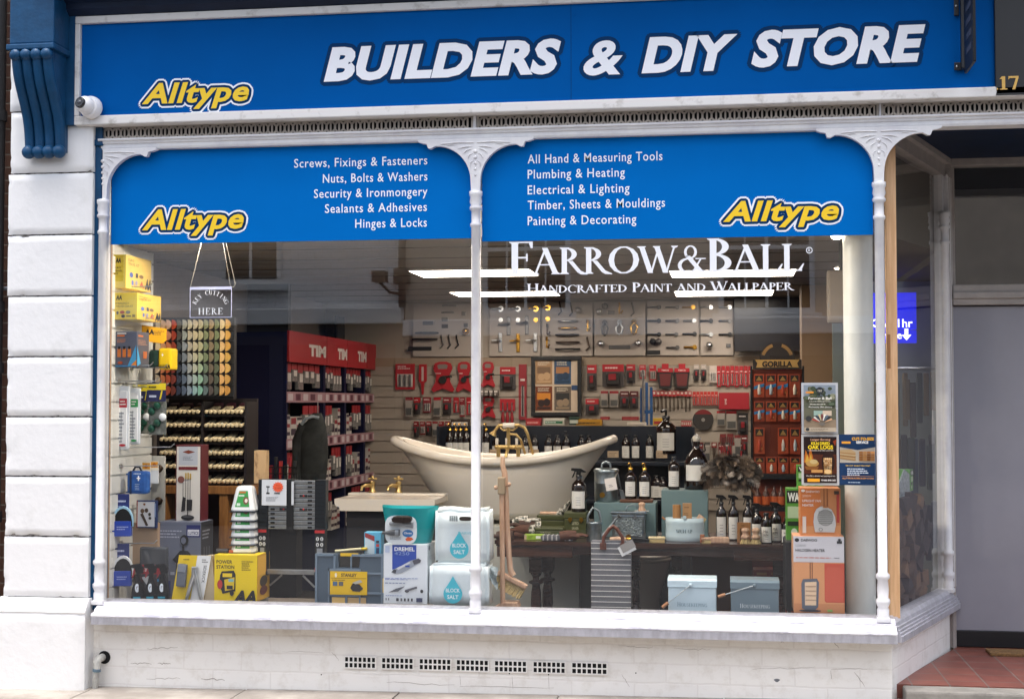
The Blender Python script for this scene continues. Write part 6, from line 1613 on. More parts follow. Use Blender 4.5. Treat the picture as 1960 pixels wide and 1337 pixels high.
# ---------------------------------------------------------------- double-ended slipper bath
Yt = 1.55
bxl, bxr = at(748, 860, Yt + .33)[0], at(1180, 850, Yt + .33)[0]
zb = at(960, 986, Yt + .33)[1]
L_, W_ = (bxr - bxl) / 2, .36
bcx, bcy = (bxl + bxr) / 2, Yt + .36
zlow = at(950, 884, Yt)[1]; zL = at(750, 842, Yt + .33)[1]; zR = at(1180, 840, Yt + .33)[1]
t = thing('bath', 'cream double-ended slipper bath with a rolled rim raised on a grey green plinth', 'bath', (bcx, bcy, zb))
def rimz(a):
    c = math.cos(a); base = zlow - zb
    up = (zR if c > 0 else zL) - zlow
    return base + up * abs(c) ** 2.1
def ring(s, scale=1.0, dz=0):
    out = []
    for q in range(48):
        a = q * math.tau / 48
        lx = L_ * (.55 + .42 * s ** 1.25) * scale; ly = W_ * (.62 + .36 * s ** .7) * scale
        z = s * rimz(a) * (1 if s > 0 else 0) + dz
        out.append((lx * math.cos(a), ly * math.sin(a), z))
    return out
vs, fs = [], []
levels = [0, .03, .1, .2, .35, .5, .65, .8, .9, .97]
RR = [ring(s) for s in levels]
RR[0] = [(x * .93, y * .9, 0) for x, y, z in RR[0]]
for r in RR: vs += r
for i in range(len(RR) - 1):
    for q in range(48): fs.append((i * 48 + q, i * 48 + (q + 1) % 48, (i + 1) * 48 + (q + 1) % 48, (i + 1) * 48 + q))
fs.append(tuple(range(47, -1, -1)))
BATHG = mat('grey_cream_bath_paint', '#dcd4c9', .35, coat=.15)
mb = MB(); mb.add(vs, fs, BATHG, True)
vs, fs = [], []
RR = [ring(s, .94, .025) for s in (.06, .2, .5, .8, .97)]
for r in RR: vs += r
for i in range(len(RR) - 1):
    for q in range(48): fs.append((i * 48 + q, (i + 1) * 48 + q, (i + 1) * 48 + (q + 1) % 48, i * 48 + (q + 1) % 48))
fs.append(tuple(range(48)))
mb.add(vs, fs, CREAM, True); mb.build('shell', t)
rr_ = [Vector(p) for p in ring(1.0)]
mb = MB(); mb.tube(rr_ + rr_[:2], .030, CREAM, 12); mb.build('rolled_rim', t)
for sx in (-1, 1):
    for sy in (-1, 1):
        mb = MB(); x, y = sx * L_ * .40, sy * W_ * .5
        mb.tube([(x, y, .02), (x + sx * .05, y + sy * .02, -.01), (x + sx * .07, y + sy * .02, -.035)], [.03, .022, .028], BRASS, 10); mb.build('foot', t)
X0, X1, Z0, Z1 = rect(860, 990, 1130, 1160, Yt)
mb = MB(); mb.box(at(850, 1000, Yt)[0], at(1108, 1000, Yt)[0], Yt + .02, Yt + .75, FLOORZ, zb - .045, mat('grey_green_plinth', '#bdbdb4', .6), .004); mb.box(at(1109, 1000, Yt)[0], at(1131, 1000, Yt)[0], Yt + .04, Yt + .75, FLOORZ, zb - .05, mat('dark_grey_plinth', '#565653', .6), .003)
solo(mb, 'bath_plinth', 'plain grey green plinth under the slipper bath', 'plinth')
# bath mixer with handset
ymx = Yt + .03
mx = lambda px, py: (at(px, py, ymx)[0], ymx, at(px, py, ymx)[1])
o_ = Vector(mx(985, 880))
t = thing('bath_mixer', 'brass bath shower mixer with cradle handset standing over the near rim of the bath', 'tap', tuple(o_))
v = lambda px, py, dy=0: tuple(Vector(mx(px, py)) + Vector((0, dy, 0)) - o_)
mb = MB()
for p in (954, 992): mb.tube([v(p, 874), v(p, 855)], .013, BRASS, 10)
mb.tube([v(948, 855), v(1000, 855)], .012, BRASS, 10); mb.tube([v(973, 855), v(973, 822), v(973, 812)], [.014, .011, .014], BRASS, 10)
mb.tube([v(973, 856), v(971, 866, -.03), v(970, 874, -.04)], .011, BRASS, 8); mb.build('body', t)
for p in (951, 970, 989): mb = MB(); mb.tube([v(p, 853), v(p, 838)], [.009, .011], CREAM, 10); mb.ball(v(p, 855), .018, BRASS, 10, 6); mb.build('lever_handle', t)
mb = MB(); mb.tube([v(958, 812), v(958, 819), v(964, 823), (v(973, 822)), v(982, 823), v(989, 818), v(989, 812)], .006, BRASS, 8); mb.build('cradle', t)
mb = MB(); mb.tube([v(963, 814), v(985, 814)], .017, CREAM, 12); mb.tube([v(963, 814), v(955, 814), v(950, 820), v(946, 826)], [.011, .010, .009, .010], BRASS, 10); mb.tube([v(947, 825), v(943, 832)], [.010, .026], BRASS, 14); mb.tube([v(985, 814), v(994, 813)], .010, BRASS, 10); mb.build('handset', t)
mb = MB(); mb.tube([v(994, 813), v(1004, 818), v(1010, 830), v(1015, 850), v(1018, 868, .05)], .0095, BRASS, 8); mb.tube([v(975, 830), v(988, 831), v(997, 842), v(1003, 868, .05)], .0085, BRASS, 8); mb.build('hose', t)
# ---------------------------------------------------------------- organiser case, small box, rotary tool box, trug, salt
BED = .40
X0, X1, Z0, Z1 = rect(603, 1060, 733, 1150, .16)
w, h = (X1 - X0) / 2, Z1 - BED
t = thing('parts_organiser', 'grey clear-lidded parts organiser case with a yellow STANLEY label', 'organiser', ((X0 + X1) / 2, .16, BED))
mb = MB(); GRY = mat('blue_grey_case_plastic', '#6f8090', .4)
mb.prism([(-w, .01), (-w + .01, 0), (w - .01, 0), (w, .01), (w, h), (w * .33, h), (w * .29, h - .075), (-w * .31, h - .075), (-w * .35, h), (-w, h)], .008, .06, mat('dark_blue_grey_tray', '#4f5e6c', .3)); mb.build('tray', t)
mb = MB()
for a, b, c, d in ((-w, w, 0, .012), (-w, -w * .46, h - .012, h), (w * .08, w, h - .012, h), (-w, -w + .012, .012, h - .012), (w - .012, w, .012, h - .012), (-w * .62, w * .3, .215, .228), (-w * .62, w * .3, .075, .085), (w * .3, w * .34, .012, .228), (-w * .62, -w * .58, .012, .228), (-w * .1, -w * .06, .012, .075), (w * .34, w - .012, .09, .1), (w * .34, w - .012, .2, .21), (-w * .46, -w * .40, .228, h - .012), (w * .04, w * .08, .228, h - .012)):
    mb.box(a, b, .0, .009, c, d, GRY)
mb.build('frame', t)
mb = MB(); x0_, x1_ = -w * .55, w * .54; mb.box(x0_, x1_, -.004, -.0005, .086, .214, C('#e4b81a', .35)); printed(mb, x0_, x1_, .086, .214, -.004, [('t', 'STANLEY', .30, .78, .14, AAK, {'bold': .03, 'w': .42}), ('r', .02, .70, .98, .72, '#8a6d10'), ('e', .16, .84, .03, .10, '#f2ead0'), ('r', .08, .38, .20, .56, '#4a6a8a'), ('r', .24, .38, .36, .56, '#5a5a5c'), ('p', [(.55, .3), (.62, .5), (.8, .46), (.9, .28), (.8, .14), (.62, .16)], '#232324'), ('p', [(.6, .52), (.82, .66), (.88, .56), (.7, .46)], '#b9b6a8'), ('l', .06, .6, .7, .66, 1, '#5c4c12')]); mb.build('label', t)
for a, b in ((-.5, -.12), (-.04, .5)): mb = MB(); mb.box(w * a, w * b, .003, .0078, .014, .07, C('#d8b26a' if a < -.2 else '#b99a6a')); mb.build('parts_tray', t)
mb = MB(); mb.box(w - .001, w + .012, -.004, .02, .10, .18, C('#e4b81a', .35), .004); mb.build('latch', t)
mb = MB(); mb.box(-w * .30, w * .28, .02, .06, h - .075, h + .006, C('#25221c'), .004); mb.box(-w * .27, w * .25, .012, .0195, h - .012, h + .004, C('#e4b81a')); mb.build('handle', t)
carton('nozzle_box', 'small sky blue blister box standing behind the STANLEY case', 697, 1018, 729, 1064, .24, .08, '#63b3d6', [('r', .05, .05, .62, .8, '#c9dbe4'), ('p', [(.05, .8), (.62, .62), (.62, .84), (.05, .98)], '#9c3a3a'), ('r', .72, .1, .9, .36, '#2a3a60'), ('r', .72, .4, .9, .52, '#c23a30'), ('r', .72, .56, .9, .66, '#28283a')], lip=1)
mb = MB(); z_ = at(660, 1058, .2)[1]
for k, (a, b, c) in enumerate(((640, 690, '#cfc7a0'), (650, 700, '#d9b52a'), (662, 697, '#3d7a45'))):
    mb.tube([(at(a, 1055, .2)[0], .22 + .02 * k, z_ - .004), (at(b, 1055, .2)[0], .21 + .02 * k, z_ + .012)], .008, C(c), 8)
solo(mb, 'marker_pencil', 'bundle of coloured marker pencils lying on top of the STANLEY case', 'pencils', (0, 0, .012))
DRM = [('r', .20, .57, .75, .99, '#1d45a8'), ('p', [(.20, .57), (.75, .72), (.75, .57)], '#dfe5ec'), ('t', 'DREMEL', .25, .89, .065, '#f0f2f6', {'bold': .03, 'w': .46}), ('t', '4250', .25, .82, .055, '#8fa8dc', {'w': .34}), ('r', .04, .86, .14, .97, '#b9c6e0'),
       ('p', [(.18, .53), (.24, .58), (.36, .62), (.62, .73), (.80, .77), (.86, .74), (.84, .70), (.66, .62), (.42, .52), (.26, .50)], '#9aa1ac'), ('p', [(.66, .73), (.80, .77), (.86, .74), (.84, .70), (.70, .66)], '#4a4a55'), ('p', [(.18, .53), (.24, .58), (.30, .57), (.28, .51)], '#3a3c44'), ('p', [(.30, .60), (.6, .71), (.62, .69), (.34, .57)], '#d4d8de'), ('r', .5, .62, .6, .65, '#2a4aa8'),
       ('l', .04, .40, .80, .44, 2, '#3d5aa8'), ('l', .04, .33, .7, .37, 1, '#8a96b0'), ('p', [(.12, .19), (.3, .26), (.5, .30), (.34, .21)], '#5a5d66'), ('e', .54, .22, .05, .025, '#3a3a40'), ('p', [(.5, .24), (.76, .30), (.78, .27), (.54, .21)], '#5f5f68'), ('e', .88, .22, .035, .03, '#35353a'), ('l', .06, .13, .5, .15, 1, '#3d5aa8'),
       ('r', .06, .06, .08, .1, '#55555c'), ('r', .12, .06, .14, .1, '#55555c'), ('r', .3, .05, .36, .10, '#4a4a52'), ('r', .4, .05, .44, .1, '#6a6a72'), ('r', .48, .05, .52, .1, '#3a3a42'), ('r', .56, .05, .6, .1, '#55555c'), ('r', .64, .05, .68, .1, '#3a3a42'), ('r', .76, .04, .90, .11, '#3a4262')]
t = carton('rotary_tool_box', 'white and blue DREMEL rotary tool box under the turquoise tub', 734, 1041, 818, 1155, .13, .24, '#e2e7ec', DRM, [('e', .2, .93, .1, .04, '#8a8f98'), ('r', .1, .2, .9, .8, '#d2d8de')])
# turquoise trug with its hose connector card
ztg = at(780, 1041, .15)[1]
X0, X1, _, Z1 = rect(726, 968, 832, 1042, .16)
h = Z1 - ztg; wt = (X1 - X0) / 2
t = thing('turquoise_tub', 'turquoise handled tub with a hose fitting card standing on the rotary tool box', 'tub', ((X0 + X1) / 2, .25, ztg))
TQ = mat('turquoise_rubber', '#0ea2a6', .42)
mb = MB(); vs, fs = [], []
for z, kx, ky in ((0, .74, .62), (.02, .78, .66), (h * .5, .88, .8), (h * .8, .955, .92), (h, 1, 1)):
    for q in range(32):
        a = q * math.tau / 32; lift = (.018 * (1 - abs(math.sin(a))) if z == h else 0)
        vs.append((wt * kx * math.copysign(abs(math.cos(a)) ** .75, math.cos(a)), .12 * ky * math.copysign(abs(math.sin(a)) ** .75, math.sin(a)), z - (.012 if z == h else 0) * abs(math.sin(a))))
for i in range(4):
    for q in range(32): fs.append((i * 32 + q, i * 32 + (q + 1) % 32, (i + 1) * 32 + (q + 1) % 32, (i + 1) * 32 + q))
fs.append(tuple(range(31, -1, -1))); mb.add(vs, fs, TQ, True)
n0 = len(vs); vi = [(x * .97, y * .96, z - .001 if z > .1 else .02) for x, y, z in vs]
mb.add(vi, [tuple(f[::-1]) for f in fs], TQ, True); mb.build('tub', t)
mb = MB(Matrix.Rotation(R_(12), 4, 'X'))
o = [(.055 * math.copysign(abs(math.cos(a)) ** .6, math.cos(a)) - .01, h - .035 + .016 * math.copysign(abs(math.sin(a)) ** .6, math.sin(a))) for a in [q * math.tau / 20 for q in range(20)]]
mb.prism(o, -.148, -.1465 + .03, C('#23140f')); mb.build('hand_slot', t)
mb = MB(); cw = at(798, 1000, .12)[0] - at(737, 1000, .12)[0]; xo = at(737, 1000, .12)[0] - t.location.x; ch = at(770, 985, .12)[1] - at(770, 1040, .12)[1]
o = [(xo + cw * (.5 + .5 * math.copysign(abs(math.cos(a)) ** .55, math.cos(a))), .003 + ch * (.5 + .5 * math.copysign(abs(math.sin(a)) ** .55, math.sin(a)))) for a in [q * math.tau / 28 for q in range(28)]]
mb.prism(o, -.132, -.129, C('#e6ecf0', .35)); x1_ = xo + cw
printed(mb, xo, x1_, .003, .003 + ch, -.132, [('e', .72, .38, .17, .13, '#2a78bc'), ('t', '13mm', .6, .36, .07, '#ffffff', {'w': .24, 'bold': .03}), ('p', [(.64, .18), (.72, .26), (.84, .24), (.9, .18), (.8, .12), (.68, .12)], '#e2622c'), ('l', .16, .16, .6, .28, 3, '#8a949c'), ('l', .2, .86, .8, .92, 1, '#4a6a90')]); mb.build('card', t)
mb = MB(); zz = .003 + ch * .72; mb.tube([(xo + cw * .15, -.14, zz), (xo + cw * .3, -.14, zz + .004), (xo + cw * .55, -.14, zz + .004), (xo + cw * .58, -.14, zz), (xo + cw * .9, -.14, zz - .006)], [.008, .018, .018, .014, .017], mat('grey_hose_nozzle', '#8a9097', .4), 10); mb.build('nozzle', t)
mb = MB(); zz = .003 + ch * .40; mb.tube([(xo - .012, -.142, zz), (xo + .012, -.142, zz), (xo + .03, -.142, zz), (xo + .06, -.142, zz + .002), (xo + .085, -.142, zz + .002)], [.008, .009, .014, .017, .017], mat('dark_hose_fitting', '#44484d', .4), 10); mb.tube([(xo + .062, -.142, zz + .002), (xo + .082, -.142, zz + .002)], .0185, mat('grey_hose_nozzle', '#8a9097', .4), 10); mb.build('connector', t)
# block salt bags
SALT = mat('white_polythene', '#dfeaee', .28, var=.06, vscale=12, bump=.35, bscale=9)
def salt(label, px0, py0, px1, py1, Y, dx, crumple, handle, gx, drop):
    X0, X1, Z0, Z1 = rect(px0, py0, px1, py1, Y)
    t = thing('salt_bag', label, 'salt bag', ((X0 + X1) / 2, Y, Z0), 0, 'block salt bags')
    w, h = (X1 - X0) / 2, Z1 - Z0
    rnd = random.Random(len(label))
    bm = bmesh.new(); bmesh.ops.create_cube(bm, size=1); bmesh.ops.bevel(bm, geom=bm.edges[:], offset=.06, segments=2, affect='EDGES')
    bmesh.ops.subdivide_edges(bm, edges=bm.edges[:], cuts=3, use_grid_fill=True)
    from mathutils import noise
    for v_ in bm.verts:
        p = Vector((v_.co.x * 2 * w, (v_.co.y + .5) * .17, (v_.co.z + .5) * h))
        top = max(0, (v_.co.z + .1) / .6)
        n_ = noise.noise_vector(p * 17 + Vector((dx * 9, 0, 0)))
        p += n_ * (.004 + crumple * top ** 2)
        if p.y < .02 and top < .4: p.y = max(p.y, .0)
        p.z = max(p.z, 0); v_.co = p
    bm.verts.index_update(); mb = MB()
    mb.add([v_.co.copy() for v_ in bm.verts], [tuple(v_.index for v_ in f.verts) for f in bm.faces], SALT, True); bm.free(); mb.build('bag', t)
    mb = MB(); x = at(gx, 1000, Y - .01)[0] - t.location.x; zc = at(gx, drop, Y - .01)[1] - Z0
    TEAL = C('#46bcd0', .35); y = -.010
    o = [(x + .052 * math.cos(R_(a)), zc + .052 * math.sin(R_(a))) for a in range(-225, 46, 15)] + [(x + .012, zc + .075), (x, zc + .098), (x - .012, zc + .075)]
    mb.poly([(a, y, b) for a, b in o], TEAL)
    mb.text('BLOCK', x, zc + .010, y - .001, .021, C('#eaf6f8'), 'c', .02, width=.078); mb.text('SALT', x, zc - .026, y - .001, .021, C('#eaf6f8'), 'c', .02, width=.062)
    mb.build('drop_print', t)
    if handle:
        mb = MB(); xh = at(891, 1000, Y - .02)[0] - t.location.x; zh = at(891, 992, Y - .02)[1] - Z0
        mb.poly([(xh + .034 * math.copysign(abs(math.cos(a)) ** .6, math.cos(a)), -.024, zh + .012 * math.copysign(abs(math.sin(a)) ** .6, math.sin(a))) for a in [q * math.tau / 18 for q in range(18)]], C('#33291f'))
        for q in range(9): mb.box(xh - .09 + q * .0055, xh - .0875 + q * .0055 + .002 * (q % 2), -.0235, -.0225, zh - .014, zh + .016, C('#40505a'))
        mb.text('HARVEY', xh + .005, zh - .085, -.022, .014, C('#7fc4d0'), 'c', .02, width=.09)
        mb.build('carry_slot', t)
    return t
salt('white block salt bag with teal drop, lower one of the pair', 821, 1078, 934, 1162, .10, 0, .004, False, 867, 1136)
salt('white block salt bag with teal drop and crumpled carry top, upper one of the pair', 832, 974, 936, 1079, .12, 1, .018, True, 879, 1050)
mb = MB()
from mathutils import noise as _nz
vs, fs = [], []
for i in range(7):
    for q in range(9):
        p = Vector((.0 + .012 * i, .0, 0)); a = q / 8
        r_ = .01 + .038 * (i / 6)
        x = .085 * i / 6; z = (a - .5) * r_ * 2.4; y = .03 * math.sin(a * 9 + i)
        vs.append((x, y * i / 6, z - .05 * (i / 6) ** 2))
for i in range(6):
    for q in range(8): fs.append((i * 9 + q, i * 9 + q + 1, (i + 1) * 9 + q + 1, (i + 1) * 9 + q))
mb.add(vs, fs, mat('clear_goods_film', '#b9c6c8', .1, var=.4, vscale=50, bump=.4, bscale=40), True)
solo(mb, 'plastic_wrap', 'gathered tail of clear plastic wrap sticking out beside the lower salt bag', 'plastic wrap', (at(922, 1090, .16)[0], .17, at(922, 1090, .16)[1]))

# ================================================================ RIGHT BAY
TY = .85                                    # front edge of the table
WOODT = mat('dark_mahogany', '#4a2f24', .25, vscale=6, hex2='#301c14', stretch=(.6, 8, 8), coat=.2)
tz = (at(1100, 1038, TY)[1] + at(1400, 1040, TY)[1]) / 2
tx0, tx1 = at(944, 1040, TY)[0], at(1545, 1040, TY)[0]
tcx = (tx0 + tx1) / 2
t = thing('table', 'dark mahogany extending table with turned legs behind the window', 'table', (tcx, TY, FLOORZ))
T = tz - FLOORZ
mb = MB(); mb.prism([(tx0 - tcx + .03, 0), (tx1 - tcx - .03, 0), (tx1 - tcx, .05), (tx1 - tcx, .75), (tx0 - tcx, .75), (tx0 - tcx, .05)], T - .022, T, WOODT, axis='z')
mb.prism([(tx0 - tcx + .04, .008), (tx1 - tcx - .04, .008), (tx1 - tcx - .01, .05), (tx1 - tcx - .01, .74), (tx0 - tcx + .01, .74), (tx0 - tcx + .01, .05)], T - .034, T - .0225, WOODT, axis='z'); mb.build('top', t)
mb = MB()
xa = at(1095, 1050, TY)[0] - tcx; xb_ = at(1405, 1050, TY)[0] - tcx
mb.box(tx0 - tcx + .02, xa, .012, .03, T - .095, T - .0341, WOODT, .003); mb.box(xa + .001, xb_ - .001, .03, .05, T - .078, T - .0342, WOODT, .003); mb.box(xb_, tx1 - tcx - .02, .012, .03, T - .095, T - .0341, WOODT, .003)
mb.box(tx0 - tcx + .02, tx0 - tcx + .04, .031, .7, T - .09, T - .0342, WOODT); mb.build('apron', t)
def leg(px, dy, k=1.0):
    x = at(px, 1100, TY + dy)[0] - tcx
    mb = MB(); y = dy
    mb.box(x - .038 * k, x + .038 * k, y - .038, y + .038, T - .20, T - .0345, WOODT, .004)
    z = T - .2
    P_ = [(.036, 0), (.032, .012), (.020, .03), (.020, .045), (.045, .055), (.045, .065), (.026, .072), (.024, .085), (.030, .12), (.033, .2), (.028, .23), (.046, .245), (.046, .255), (.03, .262), (.034, .29), (.046, .31), (.046, .335)]
    mb.lathe([(r * k, z - q) for r, q in P_][::-1] if False else [(r * k, z - q) for r, q in P_[::-1]], x, y, WOODT, 16)
    mb.tube([(x, y, z - .34), (x, y, max(.02, z - .48))], [.03 * k, .018 * k], WOODT, 12)
    mb.build('leg', t)
leg(1026, .16); leg(1048, .30, 1.05); leg(1217, .45, .7); leg(1492, .16); leg(1296, .60, .9)
onT = lambda: tz + .0005
def tabletop(px, dy):    # a spot on the table top under a pixel column
    return at(px, 1030, TY + dy)[0], TY + dy
# striped kneeling bag with leather handles
X0, X1, Z0, Z1 = rect(1131, 1034, 1208, 1160, .42)
t = thing('striped_bag', 'grey and white striped flat bag with brown leather handles and a paper tag', 'bag', ((X0 + X1) / 2, .42, BED))
w, h = (X1 - X0) / 2, Z1 - BED
STG = mat('grey_ticking_cloth', '#6b6b70', .85, var=.12, vscale=60); STW = mat('white_ticking_stripe', '#cfcdca', .85)
mb = MB(); mb.box(-w, w, 0, .05, 0, h, STG, .012)
for q in range(13): mb.box(-w + .001, w - .001, -.0012, .003, h * (.02 + q * .078), h * (.02 + q * .078) + .0045, STW)
mb.build('bag', t)
LTH = mat('brown_leather', '#5c3022', .5)
mb = MB(); x0_, x1_ = -w * .38, w * .62
mb.tube([(x0_, -.008, h - .03), (x0_ + .004, -.012, h + .02), (x0_ + .035, -.012, h + .066), ((x0_ + x1_) / 2, -.012, h + .082), (x1_ - .035, -.012, h + .066), (x1_ - .004, -.012, h + .02), (x1_, -.008, h - .03)], .010, LTH, 8)
mb.box(x0_ - .018, x0_ + .018, -.012, -.001, h - .05, h - .012, LTH, .003); mb.box(x1_ - .018, x1_ + .018, -.012, -.001, h - .05, h - .012, LTH, .003); mb.build('handle', t)
mb = MB(Matrix.Translation((w * .78, -.02, h - .045)) @ Matrix.Rotation(R_(-28), 4, 'Y')); mb.box(-.04, .05, -.001, .001, -.025, .03, C('#dcdcdc')); mb.box(-.025, .055, -.0035, -.002, -.01, .035, C('#8d8a88')); mb.build('tag', t)
# ---------------------------------------------------------------- wooden broom with a second handle pegged to it
BEECH = mat('pale_beech', '#cdab8f', .55, vscale=9, hex2='#b8937a', stretch=(6, 6, .6))
ym = .40; q_ = lambda px, py, dy=0: (at(px, py, ym)[0], ym + dy, at(px, py, ym)[1])
bp = Vector(q_(965, 1155)); rel = lambda px, py, dy=0: tuple(Vector(q_(px, py, dy)) - bp)
t = thing('broom', 'beech dustpan and long handled brush set leaning upright before the bath', 'broom', tuple(bp))
mb = MB(); mb.tube([rel(962.5, 874), rel(962, 890), rel(966, 905), rel(968.5, 950), rel(970, 1000), rel(974, 1060), rel(977, 1090), rel(982, 1101)], [.012, .014, .017, .016, .017, .016, .016, .02], BEECH, 12); mb.build('brush_handle', t)
mb = MB(); mb.tube([rel(962, 945, -.03), rel(964, 1153, -.03)], .014, BEECH, 12); mb.build('pan_handle', t)
mb = MB(); a, b = rel(955, 912, -.05), rel(969, 945, -.05); mb.box(a[0], b[0], -.055, -.015, b[2], a[2], mat('grey_beech', '#98856c', .6), .008); z = rel(960, 932)[2]; mb.ball((a[0] - .012, -.03, z), .013, BEECH, 10, 6); mb.ball((b[0] + .02, -.03, rel(960, 926)[2]), .013, BEECH, 10, 6); mb.tube([(a[0] - .01, -.03, z), (b[0] + .02, -.03, z + .012)], .006, BEECH, 6); mb.build('peg_block', t)
mb = MB(); A, B = Vector(rel(953, 1095)), Vector(rel(1008, 1124)); d = (B - A); L = d.length; an = math.atan2(d.z, d.x)
Mh = Matrix.Translation(A) @ Matrix.Rotation(-an, 4, 'Y')
mb.M = Mh; mb.box(0, L, -.025, .025, -.010, .016, BEECH, .006); mb.build('brush_head', t)
mb = MB(Mh); BRI = mat('straw_bristle', '#c9b27c', .8)
rnd = random.Random(4)
for q in range(22):
    for r in range(2):
        x = .006 + (L - .012) * q / 21; mb.tube([(x, -.012 + .024 * r, -.009), (x + rnd.uniform(-.004, .004) - .006, -.016 + .032 * r, -.075 + rnd.uniform(-.004, .004))], [.0035, .0052], BRI, 5)
mb.build('bristles', t)
mb = MB(); a, b = rel(948, 1154), rel(995, 1148); mb.prism([(a[0], a[2] - .015), (b[0], a[2] - .015), (b[0] - .012, a[2] + .012), (a[0] + .05, a[2] + .012)], -.06, .06, BEECH); mb.build('dustpan', t)
# ---------------------------------------------------------------- housekeeping tins
def keep_tin(label, px0, py0, px1, col, tcol, hx0, hy0, hx1, hy1, knobcol):
    X0, X1, Z0, Z1 = rect(px0, py0, px1, 1172, .14)
    w, h = (X1 - X0) / 2, Z1 - BED
    t = thing('housekeeping_tin', label, 'tin box', ((X0 + X1) / 2, .14, BED), 0, 'housekeeping tins')
    M_ = mat('tin_enamel_' + col[1:], col, .32)
    mb = MB(); mb.box(-w, w, 0, .19, 0, h - .045, M_, .008); mb.build('body', t)
    mb = MB(); mb.prism([(-.003, h - .0449), (.193, h - .0449), (.193, h - .012), (.17, h), (.02, h), (-.003, h - .012)], -w - .003, w + .003, M_, axis='x'); mb.box(-w - .002, w + .002, -.0045, -.0031, h - .0448, h - .041, M_); mb.build('lid', t)
    mb = MB(); serif_text(mb, 'Housekeeping', .0, h * .30, -.0012, .022, C(tcol), .8, w * 1.25, 'c'); mb.build('lettering', t)
    mb = MB(); a = Vector((at(hx0, hy0, .12)[0] - t.location.x, -.012, at(hx0, hy0, .12)[1] - BED)); b = Vector((at(hx1, hy1, .12)[0] - t.location.x, -.02, at(hx1, hy1, .12)[1] - BED))
    mb.tube([a, b], .0028, mat('galvanised_wire', '#a9b0b4', .35, .8), 6); mb.ball(a, .010, M_, 8, 6); d = (b - a).normalized(); mb.tube([b - d * .01, b + d * .03], .009, mat('turned_wood', '#a5714a', .5), 8); mb.build('handle', t)
keep_tin('pale blue housekeeping tin with a wire handle', 1279, 1107, 1371, '#c6d9e2', '#7d99a8', 1322, 1119, 1276, 1155, 0)
keep_tin('slate blue housekeeping tin with a wire handle', 1399, 1110, 1491, '#6f818b', '#d7dee2', 1444, 1120, 1385, 1138, 0)
# ---------------------------------------------------------------- toilet under the table
Yt2 = 1.75
x = at(1230, 1100, Yt2)[0]
t = thing('toilet', 'cream toilet pan with closed seat seen under the table', 'toilet', (x, Yt2 + .2, FLOORZ))
zt2 = at(1230, 1064, Yt2)[1] - FLOORZ
mb = MB(); mb.lathe([(.12, 0), (.115, .03), (.10, .1), (.10, .2), (.13, .30), (.165, zt2 - .09), (.175, zt2 - .045)], 0, 0, CREAM, 24, sy=1.25); mb.build('pan', t)
mb = MB(); mb.lathe([(.17, zt2 - .044), (.185, zt2 - .036), (.185, zt2 - .022), (.178, zt2 - .019)], 0, 0, CREAM, 24, sy=1.25); mb.build('seat', t)
mb = MB(); mb.lathe([(.178, zt2 - .017), (.186, zt2 - .010), (.18, zt2), (.1, zt2 + .002)], 0, 0, CREAM, 24, sy=1.25); mb.build('lid', t)
mb = MB(); X0, X1, Z0, Z1 = rect(1247, 1062, 1262, 1112, 2.1); mb.box(X0, X1, 2.1, 2.12, Z0, Z1, C('#a9a195')); mb.box(X0 - .2, X1 + .0, 2.121, 2.2, FLOORZ, Z1 + .02, mat('dark_stand', '#17171b', .6)); solo(mb, 'swing_ticket', 'grey paper ticket hanging on a dark stand beside the toilet', 'ticket')
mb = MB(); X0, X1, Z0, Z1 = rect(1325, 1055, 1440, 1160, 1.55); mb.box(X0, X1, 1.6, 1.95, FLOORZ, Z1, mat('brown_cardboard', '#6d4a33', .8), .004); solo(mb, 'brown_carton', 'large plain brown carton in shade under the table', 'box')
mb = MB(); X0, X1, Z0, Z1 = rect(1262, 1060, 1322, 1160, 1.9); mb.box(X0, X1, 1.95, 2.2, FLOORZ, Z1, mat('dark_stand', '#17171b', .6), .004); mb.ball((X0 + .02, 1.945, Z0 + .3), .012, MET['b'], 8, 6); solo(mb, 'dark_cabinet', 'black cabinet with a brass knob under the table', 'cabinet')
for k, (a, b) in enumerate(((1442, 1474), (1470, 1502))):
    carton('glue_box', 'orange glue box standing under the table, %s from the brown carton' % ORD[k], a, 1090, b, 1150, 1.35 + .05 * k, .15, '#b03a1c', [('r', .15, .35, .85, .8, '#1f1712'), ('p', [(.3, .4), (.5, .75), (.7, .4)], '#a5743a'), ('r', .2, .84, .8, .92, '#d98a4a')], cat='box', group='orange glue boxes under the table')
mb = MB(); X0, X1, Z0, Z1 = rect(1440, 1068, 1490, 1095, 1.5); mb.box(X0, X1, 1.62, 1.7, Z0 - .25, Z1, C('#8a3420')); solo(mb, 'orange_panel', 'dull orange display panel behind the glue boxes under the table', 'panel')
